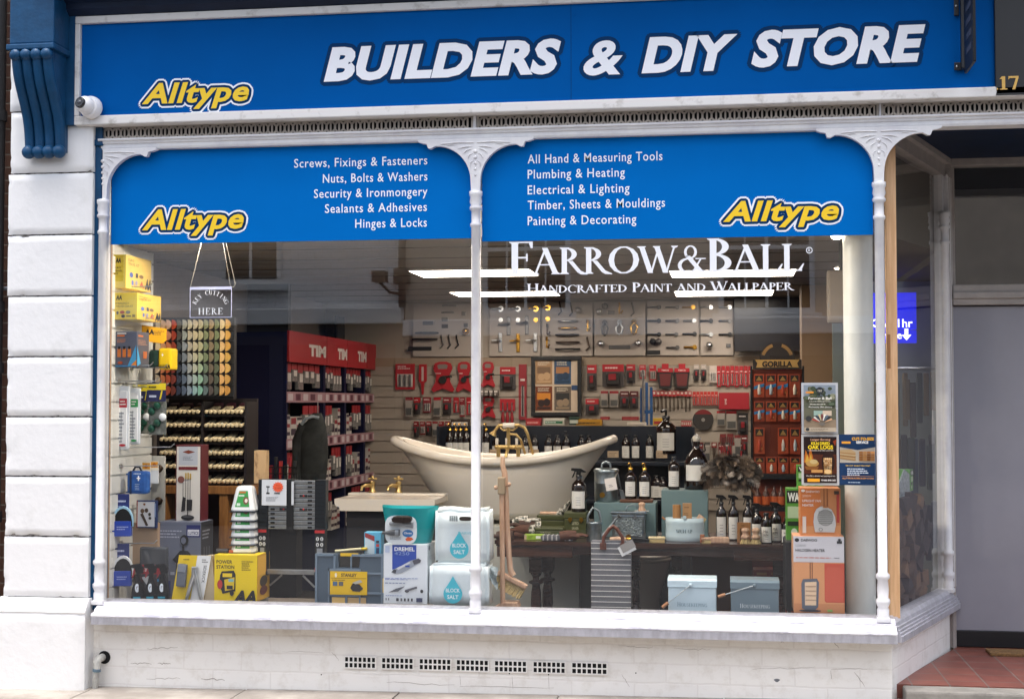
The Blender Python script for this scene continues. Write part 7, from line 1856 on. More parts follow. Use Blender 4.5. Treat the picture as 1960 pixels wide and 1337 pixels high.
# ---------------------------------------------------------------- things on the table
SAGE = mat('sage_blue_board', '#6b8284', .5)
def crate(name, label, px0, py0, px1, dy, depth, m, pyb=1030):
    X0, X1, _, Z1 = rect(px0, py0, px1, pyb, TY + dy)
    mb = MB(); mb.box(X0, X1, TY + dy, TY + dy + depth, tz + .0005, Z1, m, .004)
    return solo(mb, name, label, 'box'), Z1
b1, zb1 = crate('display_box', 'sage blue wooden box carrying the metal bin and two soap bottles', 1137, 962, 1255, .34, .26, SAGE)
b2, zb2 = crate('display_box', 'taller sage blue box under the amber demijohn', 1266, 938, 1355, .38, .26, SAGE)
OLV = mat('olive_tin_enamel', '#46492a', .4)
def olive(label, px0, py0, px1, pyb, dy, txt, clasps):
    X0, X1, Z0, Z1 = rect(px0, py0, px1, pyb, TY + dy); w, h = (X1 - X0) / 2, Z1 - tz
    t = thing('olive_tin', label, 'tin box', ((X0 + X1) / 2, TY + dy, tz + .0005), 0, 'olive tins')
    mb = MB(); mb.box(-w, w, 0, .16, 0, h * .74, OLV, .005); mb.build('body', t)
    mb = MB(); mb.box(-w - .002, w + .002, -.002, .162, h * .745, h, OLV, .006); mb.build('lid', t)
    mb = MB()
    for k, s in enumerate(txt): mb.text(s, 0, h * (.52 - .19 * k), -.0008, h * .11, C('#b9b79a'), 'c', .0, width=w * .62)
    mb.build('lettering', t)
    if clasps:
        for x in (-w * .45, w * .55): mb = MB(); mb.tube([(x, -.002, h * .72), (x, -.010, h * .72)], .013, MET['b'], 10); mb.box(x - .004, x + .004, -.008, -.002, h * .60, h * .72, MET['b']); mb.build('clasp', t)
    return t, Z1
olive('low olive green tin lying in front of the other two', 1011, 1010, 1078, 1033, .18, ('GROW', 'PLANT', 'CARE'), False)
_, zo = olive('taller olive green seed tin with brass clasps under the amber spray bottle', 1080, 980, 1122, 1030, .24, ('SEED', 'SAVER'), True)
olive('plain olive green tin half hidden behind the low one', 1028, 985, 1080, 1010, .40, (), False)
t = bottle('trigger', 1108, 979, 903, TY + .30, 'amber trigger spray with white label standing on the olive seed tin', 'amber bottles in the window', .047)
t.location.z = zo + .001
t = bottle('pump', 1207, 957, 893, TY + .42, 'amber bottle with a gold pump, nearer the metal bin', 'gold pump bottles', .036, brass=True); t.location.z = zb1 + .021
t = bottle('pump', 1234, 957, 893, TY + .42, 'amber bottle with a gold pump, nearer the demijohn', 'gold pump bottles', .036, brass=True); t.location.z = zb1 + .021
X0, X1, _, _ = rect(1188, 955, 1250, 962, TY + .42); mb = MB(); mb.box(X0, X1, TY + .36, TY + .48, zb1 + .001, zb1 + .020, mat('brown_wood_tray', '#5c3b28', .5), .004); solo(mb, 'wooden_tray', 'small brown wooden tray under the two gold pump bottles', 'tray')
# galvanised bin with lid, tag and scoop
GALV = mat('galvanised_steel', '#9ba3a6', .30, .85, vscale=14, hex2='#7d868a')
X0, X1, Z0, Z1 = rect(1136, 893, 1182, 961, TY + .40); r_ = (X1 - X0) / 2; h = Z1 - zb1
t = thing('metal_bin', 'tall galvanised lidded bin with a paper tag and hanging scoop', 'bin', ((X0 + X1) / 2, TY + .46, zb1 + .001))
mb = MB(); hb = h * .84; mb.lathe([(r_ * .94, 0), (r_, .006), (r_, hb * .6), (r_ * 1.02, hb * .62), (r_, hb * .64), (r_, hb)], 0, 0, GALV, 28); mb.build('body', t)
mb = MB(); mb.lathe([(r_ * 1.06, hb + .001), (r_ * 1.06, hb + .014), (r_ * .9, hb + .022), (r_ * .3, hb + .026)], 0, 0, GALV, 28); mb.tube([(-r_ * .38, -.01, hb + .02), (-r_ * .34, -.01, hb + .05), (0, -.01, hb + .066), (r_ * .34, -.01, hb + .05), (r_ * .38, -.01, hb + .02)], .007, GALV, 8); mb.build('lid', t)
mb = MB(); mb.tube([(-r_ * .25, -r_ * .99, h * .2), (-r_ * .25, -r_ * 1.03, h * .2)], .017, MET['b'], 14); mb.build('badge', t)
mb = MB(Matrix.Translation((r_ * .45, -r_ * 1.06, h * .52)) @ Matrix.Rotation(R_(-10), 4, 'Y')); mb.box(-.034, .036, -.001, .001, -.04, .036, C('#dfd8d4')); printed(mb, -.034, .036, -.04, .036, -.001, [('l', .3, .25, .8, .5, 2, '#8a8580')]); mb.build('tag', t)
mb = MB(); mb.tube([(r_ * .98, -.02, hb), (r_ * .8, -r_ * .8, h * .7), (r_ * .5, -r_ * 1.05, h * .6)], .002, C('#cfc8bb'), 5); mb.tube([(r_ * 1.0, -.03, hb - .01), (r_ * 1.25, -.03, h * .36)], .005, GALV, 6); mb.prism([(r_ * 1.12, h * .36), (r_ * 1.42, h * .32), (r_ * 1.72, h * .04), (r_ * 1.35, .0)], -.05, -.01, GALV); mb.build('scoop', t)
# soap dish brush in saucer on the box corner / embossed tin
t = thing('embossed_tin', 'grey embossed metal caddy with a lid handle beside the watering can', 'caddy', (at(1203, 1030, TY + .20)[0], TY + .20, tz + .0005))
X0, X1, Z0, Z1 = rect(1172, 979, 1236, 1032, TY + .20); w, h = (X1 - X0) / 2, Z1 - tz
mb = MB(); mb.box(-w, w, 0, .12, 0, h - .018, GALV, .008); mb.box(-w * .82, w * .82, -.004, .002, h * .12, h * .78, mat('embossed_panel', '#8d989c', .35, .7, vscale=90, hex2='#6a7478', bump=1.0, bscale=140)); mb.build('body', t)
mb = MB(); mb.box(-w - .006, w + .006, -.008, .128, h - .017, h, GALV, .004); mb.tube([(-.02, .05, h), (-.01, .05, h + .03), (.02, .05, h + .04), (.05, .05, h + .03), (.06, .05, h)], .004, GALV, 6); mb.build('lid', t)
for x in (-w * .55, w * .40): mb = MB(); mb.tube([(x, -.006, h * .82), (x, -.014, h * .82)], .011, STEEL, 10); mb.build('clasp', t)
mb = MB(); mb.tube([(w * .0, -.004, h * .10), (w * .0, -.009, h * .10)], .016, MET['g'], 14); mb.build('badge', t)
t = thing('watering_can', 'small galvanised watering can with a long thin spout', 'watering can', (at(1138, 1030, TY + .10)[0], TY + .10, tz + .0005))
X0, X1, Z0, Z1 = rect(1121, 998, 1152, 1033, TY + .10); r_ = (X1 - X0) / 2 * .95; h = Z1 - tz
mb = MB(); mb.lathe([(r_, 0), (r_, .004), (r_ * .94, h * .9), (r_ * .96, h), (r_ * .88, h)], 0, 0, GALV, 22); mb.build('body', t)
mb = MB(); mb.tube([(r_ * .8, 0, h * .2), (r_ * 1.3, 0, h * .35), (r_ * 3.0, 0, h * 1.25)], [.018, .013, .006], GALV, 10); mb.tube([(r_ * 3.0, 0, h * 1.25), (r_ * 3.25, 0, h * 1.36)], [.007, .014], GALV, 10); mb.build('spout', t)
mb = MB(); mb.tube([(-r_ * .9, 0, h * .9), (-r_ * .85, 0, h * 1.3), (-r_ * .2, 0, h * 1.75), (r_ * .6, 0, h * 1.55), (r_ * .85, 0, h * .95)], .008, GALV, 8); mb.build('handle', t)
# gloves, cloths, soap
GLV = mat('brown_glove_leather', '#5a3626', .75, var=.3, vscale=20); PATT = mat('patterned_glove_cloth', '#c8c2b6', .85, vscale=45, hex2='#3f4238', lo=.45, hi=.52)
def glove(label, px, py, dy, m, ln, tilt, zoff=0, cuff=None, rz=0):
    x, z = at(px, py, TY + dy)
    t = thing('garden_glove', label, 'glove', (x, TY + dy, max(tz, z) + .001), R_(rz), 'gardening gloves')
    mb = MB(Matrix.Rotation(R_(tilt), 4, 'Y'))
    mb.tube([(-ln * .45, 0, .012), (-ln * .2, 0, .014), (ln * .05, 0, .014)], [.03, .034, .03], m, 10)
    for q in range(4): mb.tube([(ln * .02, -.024 + q * .016, .013), (ln * .2, -.028 + q * .019, .016), (ln * (.36 + .04 * (q in (1, 2))), -.03 + q * .02, .010)], [.011, .010, .007], m, 7)
    mb.tube([(-ln * .12, -.026, .012), (ln * .02, -.05, .014), (ln * .12, -.056, .01)], [.012, .011, .007], m, 7); mb.build('glove', t)
    if cuff: mb = MB(Matrix.Rotation(R_(tilt), 4, 'Y')); mb.tube([(-ln * .62, 0, .012), (-ln * .44, 0, .012)], [.036, .032], cuff, 10); mb.build('cuff', t)
glove('brown leather glove with a patterned cuff, lying low at the end of the table', 983, 1026, .22, GLV, .2, 0, cuff=PATT, rz=180)
glove('brown leather glove second from the table top in the pile at its end', 990, 1018, .22, GLV, .19, 2, cuff=PATT, rz=172)
glove('brown leather glove on top of the pile at the end of the table', 996, 1009, .24, mat('dark_glove_leather', '#3d261c', .7), .2, -4, cuff=PATT, rz=186)
glove('patterned cloth glove laid over the pile at the end of the table', 1010, 1000, .28, PATT, .2, -8)
glove('patterned cloth glove standing up behind the amber spray bottle', 1082, 980, .45, PATT, .18, -60)
glove('brown glove lying flat before the watering can', 1100, 1029, .06, GLV, .2, -2, rz=10)
glove('dark glove hanging over the end of the table', 955, 1030, .10, mat('dark_glove_leather', '#3d261c', .7), .2, 4, rz=175)
x0_, x1_ = at(1036, 1026, TY + .06)[0], at(1098, 1026, TY + .06)[0]
mb = MB(); mb.box(0, x1_ - x0_, 0, .07, 0, .034, mat('striped_wool', '#55565c', .9), .014)
for q in range(7): mb.box(.012 + q * (x1_ - x0_) / 7.4, .02 + q * (x1_ - x0_) / 7.4, -.0015, .0715, .004, .0348, C('#a9a8a8', .9))
solo(mb, 'rolled_cloth', 'grey and white striped rolled cloth at the front edge of the table', 'cloth', (x0_, TY + .03, tz + .001))
x0_, x1_ = at(1004, 1022, TY + .10)[0], at(1040, 1022, TY + .10)[0]
mb = MB(); w = x1_ - x0_; mb.box(0, w, 0, .05, 0, .032, C('#8fae2c'), .002); printed(mb, 0, w, 0, .032, 0, [('r', 0, .05, .12, .95, '#b9a184'), ('l', .2, .2, .5, .8, 3, '#5c7416'), ('r', .62, .25, .86, .75, '#e8ead8')]); solo(mb, 'lime_box', 'small lime green soap box among the gloves', 'box', (x0_, TY + .09, tz + .001))
x, z = at(1055, 983, TY + .46)
mb = MB(); mb.tube([(-.07, 0, 0), (.05, 0, 0)], .012, BEECH, 10); mb.tube([(.05, 0, 0), (.09, 0, .002)], .015, MET['b'], 8); solo(mb, 'dibber', 'short pale wooden handle tool lying across the rear olive tin', 'tool', (x, TY + .46, z + .004))
# tray of little tools at the front
mb = MB(); x, _ = tabletop(1185, .02); mb.tube([(-.055, 0, .016), (-.01, 0, .018), (.04, 0, .02)], [.012, .016, .010], BEECH, 10); mb.tube([(.04, 0, .02), (.07, 0, .02)], .008, MET['g'], 8); solo(mb, 'hand_trowel', 'wooden hand tool grip with a brass collar behind the leather handles', 'trowel', (x, TY + .03, tz + .001))
mb = MB(); x, _ = tabletop(1224, .02); mb.prism([(-.06, .006), (-.03, .0), (.05, .006), (.06, .016), (-.02, .024), (-.055, .02)], -.015, .02, mat('blackened_steel', '#26282b', .3, .7)); solo(mb, 'trowel_blade', 'small dark steel trowel blade on the table edge', 'trowel', (x, TY + .03, tz + .001))
def nailbrush(label, px, ln, m, dy=.02, up=False):
    x, _ = tabletop(px, dy)
    t = thing('scrubbing_brush', label, 'brush', (x, TY + dy + .03, tz + .001), 0, 'scrubbing brushes')
    if up:
        mb = MB(); mb.lathe([(.018, .026), (.028, .034), (.024, .046), (.016, .056), (.022, .068), (.025, .078), (.020, .088), (.010, .092)], 0, 0, BEECH, 18); mb.build('handle', t)
        mb = MB()
        for q in range(26):
            a = q * 2.4; r_ = .024 * math.sqrt(q / 26)
            mb.tube([(r_ * math.cos(a) * .8, r_ * math.sin(a) * .8, .028), (r_ * math.cos(a) * 1.35, r_ * math.sin(a) * 1.35, 0)], [.003, .0045], BRI, 5)
        mb.build('bristles', t)
    else:
        mb = MB(); mb.box(-ln / 2, ln / 2, -.018, .018, .018, .034, m, .008); mb.build('back', t)
        mb = MB()
        for q in range(12): mb.box(-ln / 2 + .004 + q * (ln - .008) / 12, -ln / 2 + .004 + (q + .8) * (ln - .008) / 12, -.015, .015, 0, .0185, BRI)
        mb.build('bristles', t)
nailbrush('oblong cream bristle brush left of the wash up tin', 1257, .10, mat('cream_bristle', '#d9c79c', .7))
nailbrush('pale wooden nail brush right of the wash up tin', 1352, .06, BEECH)
nailbrush('round wooden pot brush nearer the wash up tin', 1427, .05, BEECH, .02, True)
nailbrush('round wooden pot brush nearer the white label bottles', 1447, .05, BEECH, .02, True)
mb = MB(); x, _ = tabletop(1378, .02); mb.box(-.055, .055, -.018, .018, 0, .038, BEECH, .008); solo(mb, 'wooden_block', 'pale beech soap block lying on the table', 'block', (x, TY + .05, tz + .001))
mb = MB(); x, _ = tabletop(1344, .02); mb.box(-.013, .013, -.015, .02, 0, .05, mat('red_brown_wood', '#9a6040', .5), .004); solo(mb, 'wooden_brush_end', 'red brown wooden brush end upright beside the nail brush', 'brush', (x, TY + .05, tz + .001))
# white saucer with wooden brush on the embossed tin lid
x, z = at(1228, 977, TY + .24)
t = thing('soap_dish', 'small white saucer carrying a ribbed wooden pot brush', 'dish', (x, TY + .26, z - .012))
mb = MB(); mb.lathe([(.02, 0), (.035, .004), (.046, .012), (.044, .013), (.03, .008), (.001, .006)], 0, 0, mat('white_china', '#e6e4de', .15), 22); mb.build('saucer', t)
mb = MB(); mb.lathe([(.022, .008), (.024, .02), (.016, .034), (.02, .044), (.022, .054), (.012, .062)], 0, 0, BEECH, 18); mb.build('pot_brush', t)
# WASH UP tin
X0, X1, Z0, Z1 = rect(1273, 992, 1348, 1034, TY + .10); w, h = (X1 - X0) / 2, Z1 - tz
t = thing('wash_up_tin', 'oval pale blue WASH UP tin full of brushes', 'tin', ((X0 + X1) / 2, TY + .17, tz + .0005))
TIN = mat('pale_blue_tin', '#bccfd6', .35)
mb = MB(); mb.lathe([(w * .96, 0), (w, .005), (w, h * .18), (w * 1.006, h * .2), (w, h * .22), (w, h * .78), (w * 1.006, h * .8), (w, h * .82), (w * 1.0, h), (w * .96, h), (w * .95, h * .3), (.01, h * .28)], 0, 0, TIN, 32, sy=.62); mb.build('tin', t)
mb = MB()
for i, ch in enumerate('WASH UP'):
    if ch == ' ': continue
    a = (i - 3) * .115; sub = MB(Matrix.Translation((w * math.sin(a) * 1.004, -w * .62 * math.cos(a) - .0015, h * .38)) @ Matrix.Rotation(a * .62, 4, 'Z')); serif_text(sub, ch, 0, 0, 0, .021, C('#4d6068'), 1, None, 'c'); mb.add([tuple(p) for p in sub.v], sub.f, C('#4d6068'))
mb.build('lettering', t)
mb = MB(); mb.tube([(-w - .004, 0, h * .9), (-w - .02, 0, h * 1.02)], .006, mat('turned_wood', '#a5714a', .5), 8); mb.tube([(0, -w * .62, h * 1.05), (0, -w * .62 - .006, h * 1.05)], .011, TIN, 12); mb.build('handle', t)
for nm, lab, dx, ww, top_, col in (('cork_block', 'tan cork cylinder standing in the wash up tin', -.42, .024, .075, '#a87a4c'), ('soap_carton', 'kraft card carton standing in the wash up tin', .12, .027, .085, '#a9825a')):
    mb = MB()
    if nm == 'cork_block': mb.tube([(0, 0, 0), (0, 0, h * .7 + top_)], ww, C(col, .8), 16)
    else: mb.box(-ww, ww, -.014, .014, 0, h * .7 + top_, C(col, .8), .002); printed(mb, -ww, ww, 0, h * .7 + top_, -.014, [('l', .2, .84, .8, .9, 1, '#5c4428'), ('l', .15, .6, .85, .7, 2, '#6f5434')])
    solo(mb, nm, lab, nm.split('_')[1] if nm == 'soap_carton' else 'block', ((X0 + X1) / 2 + w * dx, TY + .17, tz + h * .31))
mb = MB(Matrix.Rotation(R_(35), 4, 'Y')); mb.box(-.018, .018, -.02, .02, 0, .05, BEECH, .005)
for q in range(5): mb.box(.0181, .034, -.018, .018, .006 + q * .009, .012 + q * .009, BRI)
solo(mb, 'dish_brush', 'small bristle dish brush head sticking out of the wash up tin', 'brush', ((X0 + X1) / 2 + w * .62, TY + .17, tz + h * .8))
# demijohn and tall bottle on box two
t = bottle('cap', 1290, 936, 868, TY + .46, 'tall square shouldered amber bottle beside the demijohn', 'amber bottles in the window', .036); t.location.z = zb2 + .001
x = at(1333, 900, TY + .5)[0]
t = thing('demijohn', 'big round amber demijohn with a white label and wire stopper', 'demijohn', (x, TY + .51, zb2 + .001))
k = (at(1333, 830, TY + .5)[1] - zb2)
mb = MB(); mb.lathe([(.070, 0), (.074, .008), (.076, k * .35), (.074, k * .48), (.055, k * .62), (.026, k * .72), (.020, k * .78), (.022, k * .82), (.022, k * .86)], 0, 0, AMB, 26); mb.build('glass_body', t)
mb = MB(); vs = []
for i in range(11):
    a = -.95 + i * .19; vs += [(.0772 * math.sin(a), -.0772 * math.cos(a), k * .16), (.0772 * math.sin(a), -.0772 * math.cos(a), k * .44)]
mb.add(vs, [(2 * i, 2 * i + 2, 2 * i + 3, 2 * i + 1) for i in range(10)], LAB, True); mb.build('label', t)
mb = MB(); mb.lathe([(.02, k * .86), (.024, k * .89), (.024, k * .94), (.012, k * .97)], 0, 0, C('#b9b2a6', .3), 14); mb.tube([(.022, 0, k * .8), (.05, 0, k * .82), (.055, 0, k * .7), (.03, 0, k * .66)], .005, AMB, 6); mb.tube([(-.024, 0, k * .78), (-.03, 0, k * .9), (0, -.01, k * 1.0), (.03, 0, k * .9)], .0022, STEEL, 5); mb.build('stopper', t)
# feather duster
x, z = at(1396, 905, TY + .40)
t = thing('feather_duster', 'dark ostrich feather duster fluffed over the black trigger sprays', 'feather duster', (x, TY + .42, z))
FEA = [mat('feather_' + n_, c, .9, var=.35, vscale=30) for n_, c in (('black', '#3a332e'), ('umber', '#5e4e40'), ('taupe', '#927c68'), ('grey', '#a89c90'))]
rnd = random.Random(9)
mb = MB(); s_ = (2700 / 8.3)
for q in range(150):
    a = rnd.uniform(0, math.tau); rr2 = math.sqrt(rnd.random())
    ex, ez = .180 * rr2 * math.cos(a), .105 * rr2 * math.sin(a)
    p0 = Vector((ex * .15, rnd.uniform(-.01, .03), ez * .15))
    p1 = Vector((ex * .75, -.03 - .05 * (1 - rr2) + rnd.uniform(-.02, .03), ez * .8 + .035))
    p2 = p1 + Vector((ex * .42 + rnd.uniform(-.03, .03), -.02 + rnd.uniform(-.02, .01), -.035 + ez * .25 + rnd.uniform(-.03, .02)))
    m = FEA[rnd.choices(range(4), [3, 4, 3, 2])[0]]
    N = 26; wide = rnd.uniform(.024, .036)
    lean = Vector((rnd.uniform(-.4, .4), rnd.uniform(-.6, .2), rnd.uniform(-.4, .4)))
    for i in range(N):
        t_ = (i + .5) / N
        c0 = p0.lerp(p1, t_).lerp(p1.lerp(p2, t_), t_)
        d = (p1.lerp(p2, t_) - p0.lerp(p1, t_)).normalized()
        sd = d.cross(Vector((0, 1, .2)) + lean * .4).normalized()
        L = wide * math.sin(math.pi * min(1, t_ * .85 + .12)) ** .6
        for sg in (-1, 1):
            tip = c0 + sd * sg * L * rnd.uniform(.8, 1.1) + d * L * .7 + Vector((0, -.004, -.006 * t_))
            wv = d * .0030
            mb.add([c0 - wv, c0 + wv, tip + wv * .5, tip - wv * .3], [(0, 1, 2, 3)], m)
mb.build('feathers', t)
mb = MB(); mb.tube([(.07, .02, -.02), (.13, .01, -.085), (.15, 0, -.12)], [.012, .010, .008], mat('turned_wood', '#a5714a', .5), 8); mb.build('handle', t)
# black trigger sprays with white labels, and white label bottles
for k, px in enumerate((1381, 1404, 1432)):
    t = bottle('trigger', px, 1031, 952, TY + .26, 'dark trigger spray with tall white label, %s from the wash up tin' % ORD[k], 'dark trigger sprays', .032, lab=(.05, .78)); t.location.z = tz + .001
WL = C('#e2ded6')
for k, (px, ty, dy, yt) in enumerate(((1449, 'trigger', .20, 964), (1467, 'cap', .10, 968), (1485, 'trigger', .20, 962), (1506, 'cap', .12, 978))):
    t = bottle(ty, px, 1031, yt, TY + dy, 'amber MAKIN bottle with a cream label, %s from the dark trigger sprays' % ORD[k], 'cream label bottles', .034, lab=(.05, .70), labcol=WL); t.location.z = tz + .001
    mb = MB()
    hb_ = (at(px, yt, TY + dy)[1] - at(px, 1031, TY + dy)[1]) * .72
    for q, s in enumerate(('MA', 'KIN')):
        mb.text(s, -.004, hb_ * (.46 - .15 * q), -.0368, hb_ * .11, C('#33302c'), 'c', .0, width=.026)
    mb.build('label_print', t)
X0, X1, Z0, Z1 = rect(1411, 1000, 1437, 1034, TY + .10)
mb = MB(); w = (X1 - X0) / 2; h = Z1 - tz
mb.box(-w, w, 0, .03, 0, h, C('#94683f', .7), .002); printed(mb, -w, w, 0, h, 0, [('r', .2, .12, .8, .72, '#5a3d24'), ('l', .3, .82, .7, .9, 1, '#3d2a18')]); solo(mb, 'kraft_soap_box', 'kraft soap box behind the two round pot brushes', 'box', ((X0 + X1) / 2, TY + .10, tz + .001))
# ---------------------------------------------------------------- green firelighter boxes and heater boxes
WG = [('r', .02, .72, .98, .96, '#1d2a1a'), ('t', 'WARMA', .06, .76, .16, '#eef0e6', {'bold': .04, 'w': .95}), ('r', .05, .44, .9, .66, '#b9cfa4'), ('r', .05, .3, .6, .38, '#20301c'), ('e', .3, .18, .12, .07, '#d9e4c8')]
for k, (a, yt, yb, yy) in enumerate(((1505, 934, 1032, .62), (1526, 890, 930, .66), (1503, 985, 1032, .56))):
    if k == 2: continue
    carton('firelighter_box', 'green WARMA firelighter box %s' % ['beside the upright fan heater box', 'above the fan heater box, behind the oak logs poster'][k], a, yt, a + 50, yb + 4, yy, .12, '#5a9a3a', WG, group='green firelighter boxes')
X0, X1, Z0, Z1 = rect(1502, 1032, 1600, 1172, .62)
mb = MB(); mb.box(X0, X1 + .1, .50, .84, BED, Z1 - .003, mat('dark_stand', '#17171b', .6), .004); solo(mb, 'dark_plinth', 'dark plinth behind the halogen heater box', 'plinth')
OR1, OR2 = '#e0915c', '#cf5a30'
HAL = [('r', 0, .66, 1, 1, '#d9d6da'), ('e', .07, .95, .045, .025, '#2a2a2e'), ('t', 'DAEWOO', .15, .935, .032, '#232326', {'bold': .03, 'w': .32}), ('t', '1200W', .05, .865, .03, '#9a9a9e', {'w': .2}), ('t', 'HALOGEN HEATER', .04, .80, .038, '#232326', {'bold': .012, 'w': .58}), ('r', .86, .91, .96, .945, '#2f3034'), ('e', .91, .96, .03, .015, '#2f3034'),
       ('l', .05, .71, .78, .735, 1, '#c9705a'), ('l', .8, .71, .95, .735, 1, '#6a6a6e'), ('r', 0, 0, 1, .66, '#dd9a68'), ('r', .0, 0, 1, .12, '#cf8a5c'), ('p', [(.61, .16), (.64, .14), (1, .14), (1, .65), (.61, .65)], '#c9523a'), ('p', [(.62, .17), (.66, .15), (.97, .15), (.97, .55), (.90, .60), (.68, .60), (.62, .55)], '#cc5a42'), ('r', .32, .45, .335, .66, '#7a4a30'), ('r', .36, .45, .375, .66, '#7a4a30'),
       ('p', [(.16, .06), (.15, .38), (.18, .44), (.46, .45), (.50, .40), (.48, .08), (.42, .04), (.22, .04)], '#5f6470'), ('p', [(.22, .10), (.22, .40), (.45, .41), (.44, .10)], '#e9c9a6'), ('r', .23, .16, .44, .175, '#b99a80'), ('r', .23, .22, .44, .235, '#b99a80'), ('r', .23, .28, .44, .295, '#b99a80'), ('r', .23, .34, .44, .355, '#b99a80'), ('e', .32, .03, .22, .015, '#3a3a40'), ('r', .66, .02, .76, .05, '#8fb05a')]
carton('halogen_heater_box', 'tall white and orange halogen heater box at the foot of the white column', 1519, 1026, 1616, 1172, .10, .22, '#d9a27c', HAL)
FAN = [('r', 0, .0, .5, 1, '#dc8245'), ('r', .5, 0, 1, 1, '#cf8a58'), ('p', [(0, .22), (1, .24), (1, 0), (0, 0)], '#d99a66'), ('r', .58, .3, .60, 1, '#8a5430'), ('r', .66, .3, .68, 1, '#8a5430'), ('r', .9, .3, .97, .95, '#b9453a'), ('e', .07, .95, .05, .03, '#f2e6da'), ('t', 'DAEWOO', .14, .91, .045, '#f4ece4', {'bold': .02, 'w': .34}), ('t', '2000W', .05, .82, .05, '#f0d8c4', {'w': .22}), ('t', 'UPRIGHT FAN', .05, .72, .05, '#f6efe8', {'bold': .015, 'w': .46}), ('t', 'HEATER', .05, .63, .05, '#f6efe8', {'bold': .015, 'w': .28}),
       ('r', .84, .88, .96, .95, '#4a3a30'), ('r', .05, .08, .14, .42, '#e9d9cc'), ('p', [(.36, .10), (.32, .30), (.34, .48), (.40, .58), (.50, .63), (.64, .63), (.78, .56), (.86, .42), (.88, .26), (.84, .10)], '#d4d3d0'), ('e', .62, .40, .20, .17, '#9b9b98'), ('e', .62, .40, .185, .155, '#b5b4b0')] + [('r', .45 + .0, .28 + .04 * q, .79, .29 + .04 * q, '#77776f') for q in range(7)] + [('e', .50, .16, .05, .035, '#8a8a86'), ('e', .50, .16, .035, .024, '#d4d3d0'), ('e', .62, .62, .07, .02, '#c08050')]
carton('fan_heater_box', 'orange upright fan heater box stacked on the halogen heater box', 1532, 934, 1609, 1027, .13, .20, '#d58a55', FAN)
# ---------------------------------------------------------------- orange glue stand
GY = 2.6
X0, X1, Z0, Z1 = rect(1441, 706, 1536, 910, GY)
t = thing('glue_stand', 'black wire stand of orange GORILLA glue packs under an arched sign', 'display stand', ((X0 + X1) / 2, GY, FLOORZ))
w = (X1 - X0) / 2; zz_ = lambda py: at(1490, py, GY)[1] - FLOORZ
mb = MB(); mb.box(-w, w, .02, .05, 0, zz_(706), mat('orange_stand_board', '#7a3014', .6)); mb.box(-w - .015, -w - .001, .0, .05, 0, zz_(700), BLACK); mb.box(w + .001, w + .015, .0, .05, 0, zz_(700), BLACK); mb.box(-w, w, -.10, .0199, zz_(915), zz_(906), BLACK); mb.build('frame', t)
mb = MB(); zc = zz_(688); rr3 = w * .72
mb.prism([(-w * .98, zz_(706)), (w * .98, zz_(706)), (w * .98, zc)] + [(rr3 * math.cos(R_(a)), zc + rr3 * 1.02 * math.sin(R_(a))) for a in range(0, 181, 12)] + [(-w * .98, zc)], -.012, .0, C('#241c18', .5))
for a in range(18, 72, 9):
    for s in (1, -1):
        p = [(s * rr3 * k * math.cos(R_(b)), zc + rr3 * k * 1.02 * math.sin(R_(b))) for k, b in ((.74, a), (.92, a), (.92, a + 9), (.74, a + 9))]
        mb.poly([(x_, -.0126, z_) for x_, z_ in (p if s > 0 else p[::-1])], C('#8d6a3a'))
mb.poly([(x_, -.0126, z_) for x_, z_ in [(-w * .86, zz_(703)), (w * .86, zz_(703)), (w * .8, zz_(695)), (w * .9, zz_(688)), (-w * .9, zz_(688)), (-w * .8, zz_(695))]], C('#b5904f'))
mb.text('GORILLA', 0, zz_(701.5), -.0134, zz_(691) - zz_(701.5), C('#221a15'), 'c', .05, width=w * 1.22); mb.build('arched_sign', t)
px_ = None
for r, (ya, yb) in enumerate(((716, 760), (768, 806), (818, 868), (874, 905))):
    for c in range(4):
        xa = -w + .008 + c * (2 * w - .016) / 4; ww = (2 * w - .016) / 4 - .010
        h = zz_(ya) - zz_(yb)
        if (r, c) in ((2, 1),): continue
        mb = MB(); oc = ['#b8481c', '#a83f18', '#b24a20', '#963a1a'][(r + c) % 4]
        mb.box(-ww / 2, ww / 2, -.004, .0, 0, h, C(oc), .001)
        printed(mb, -ww / 2, ww / 2, 0, h, -.004, [('r', .12, .68, .88, .95, '#2a1d14'), ('p', [(.2, .72), (.5, .92), (.8, .72)], '#a9803f')] + ([('p', [(0, .48), (1, .60), (1, .46), (0, .34)], '#2a7ab0')] if r < 2 and c != 3 or r == 1 else []) + [('e', .7, .2, .1, .05, '#d98a4a')])
        mb.tube([(0, -.012, h * .12), (0, -.014, h * .36), (0, -.012, h * .56)], [.010, .012, .004], C(['#d8cfc0', '#b9c4c8', '#b0442a', '#e0d4c0'][(c + r) % 4], .3), 8)
        solo(mb, 'glue_pack', 'orange glue pack, %s from the black panel on the %s row of the stand' % (ORD[c], ['top', 'second', 'third', 'lowest'][r]), 'glue pack', ((X0 + X1) / 2 + xa + ww / 2, GY - .03, zz_(yb) + FLOORZ), 0, 'orange glue packs')
for k, px in enumerate((1450, 1466, 1482, 1495)):
    x, z = at(px, 968, 1.9); h = at(px, 930, 1.9)[1] - z
    t = thing('glue_bottle', 'orange labelled brown glue bottle, %s in the row behind the trigger sprays' % ORD[k], 'glue bottle', (x, 1.9, z), 0, 'glue bottles')
    mb = MB(); mb.lathe([(.024, 0), (.025, h * .55), (.018, h * .68), (.010, h * .78), (.005, h)], 0, 0, mat('brown_glue_bottle', '#4a2a1c', .3), 12); mb.build('bottle', t)
    mb = MB(); mb.lathe([(.0262, h * .08), (.0262, h * .5)], 0, 0, C('#c05a28'), 12); mb.build('label', t)
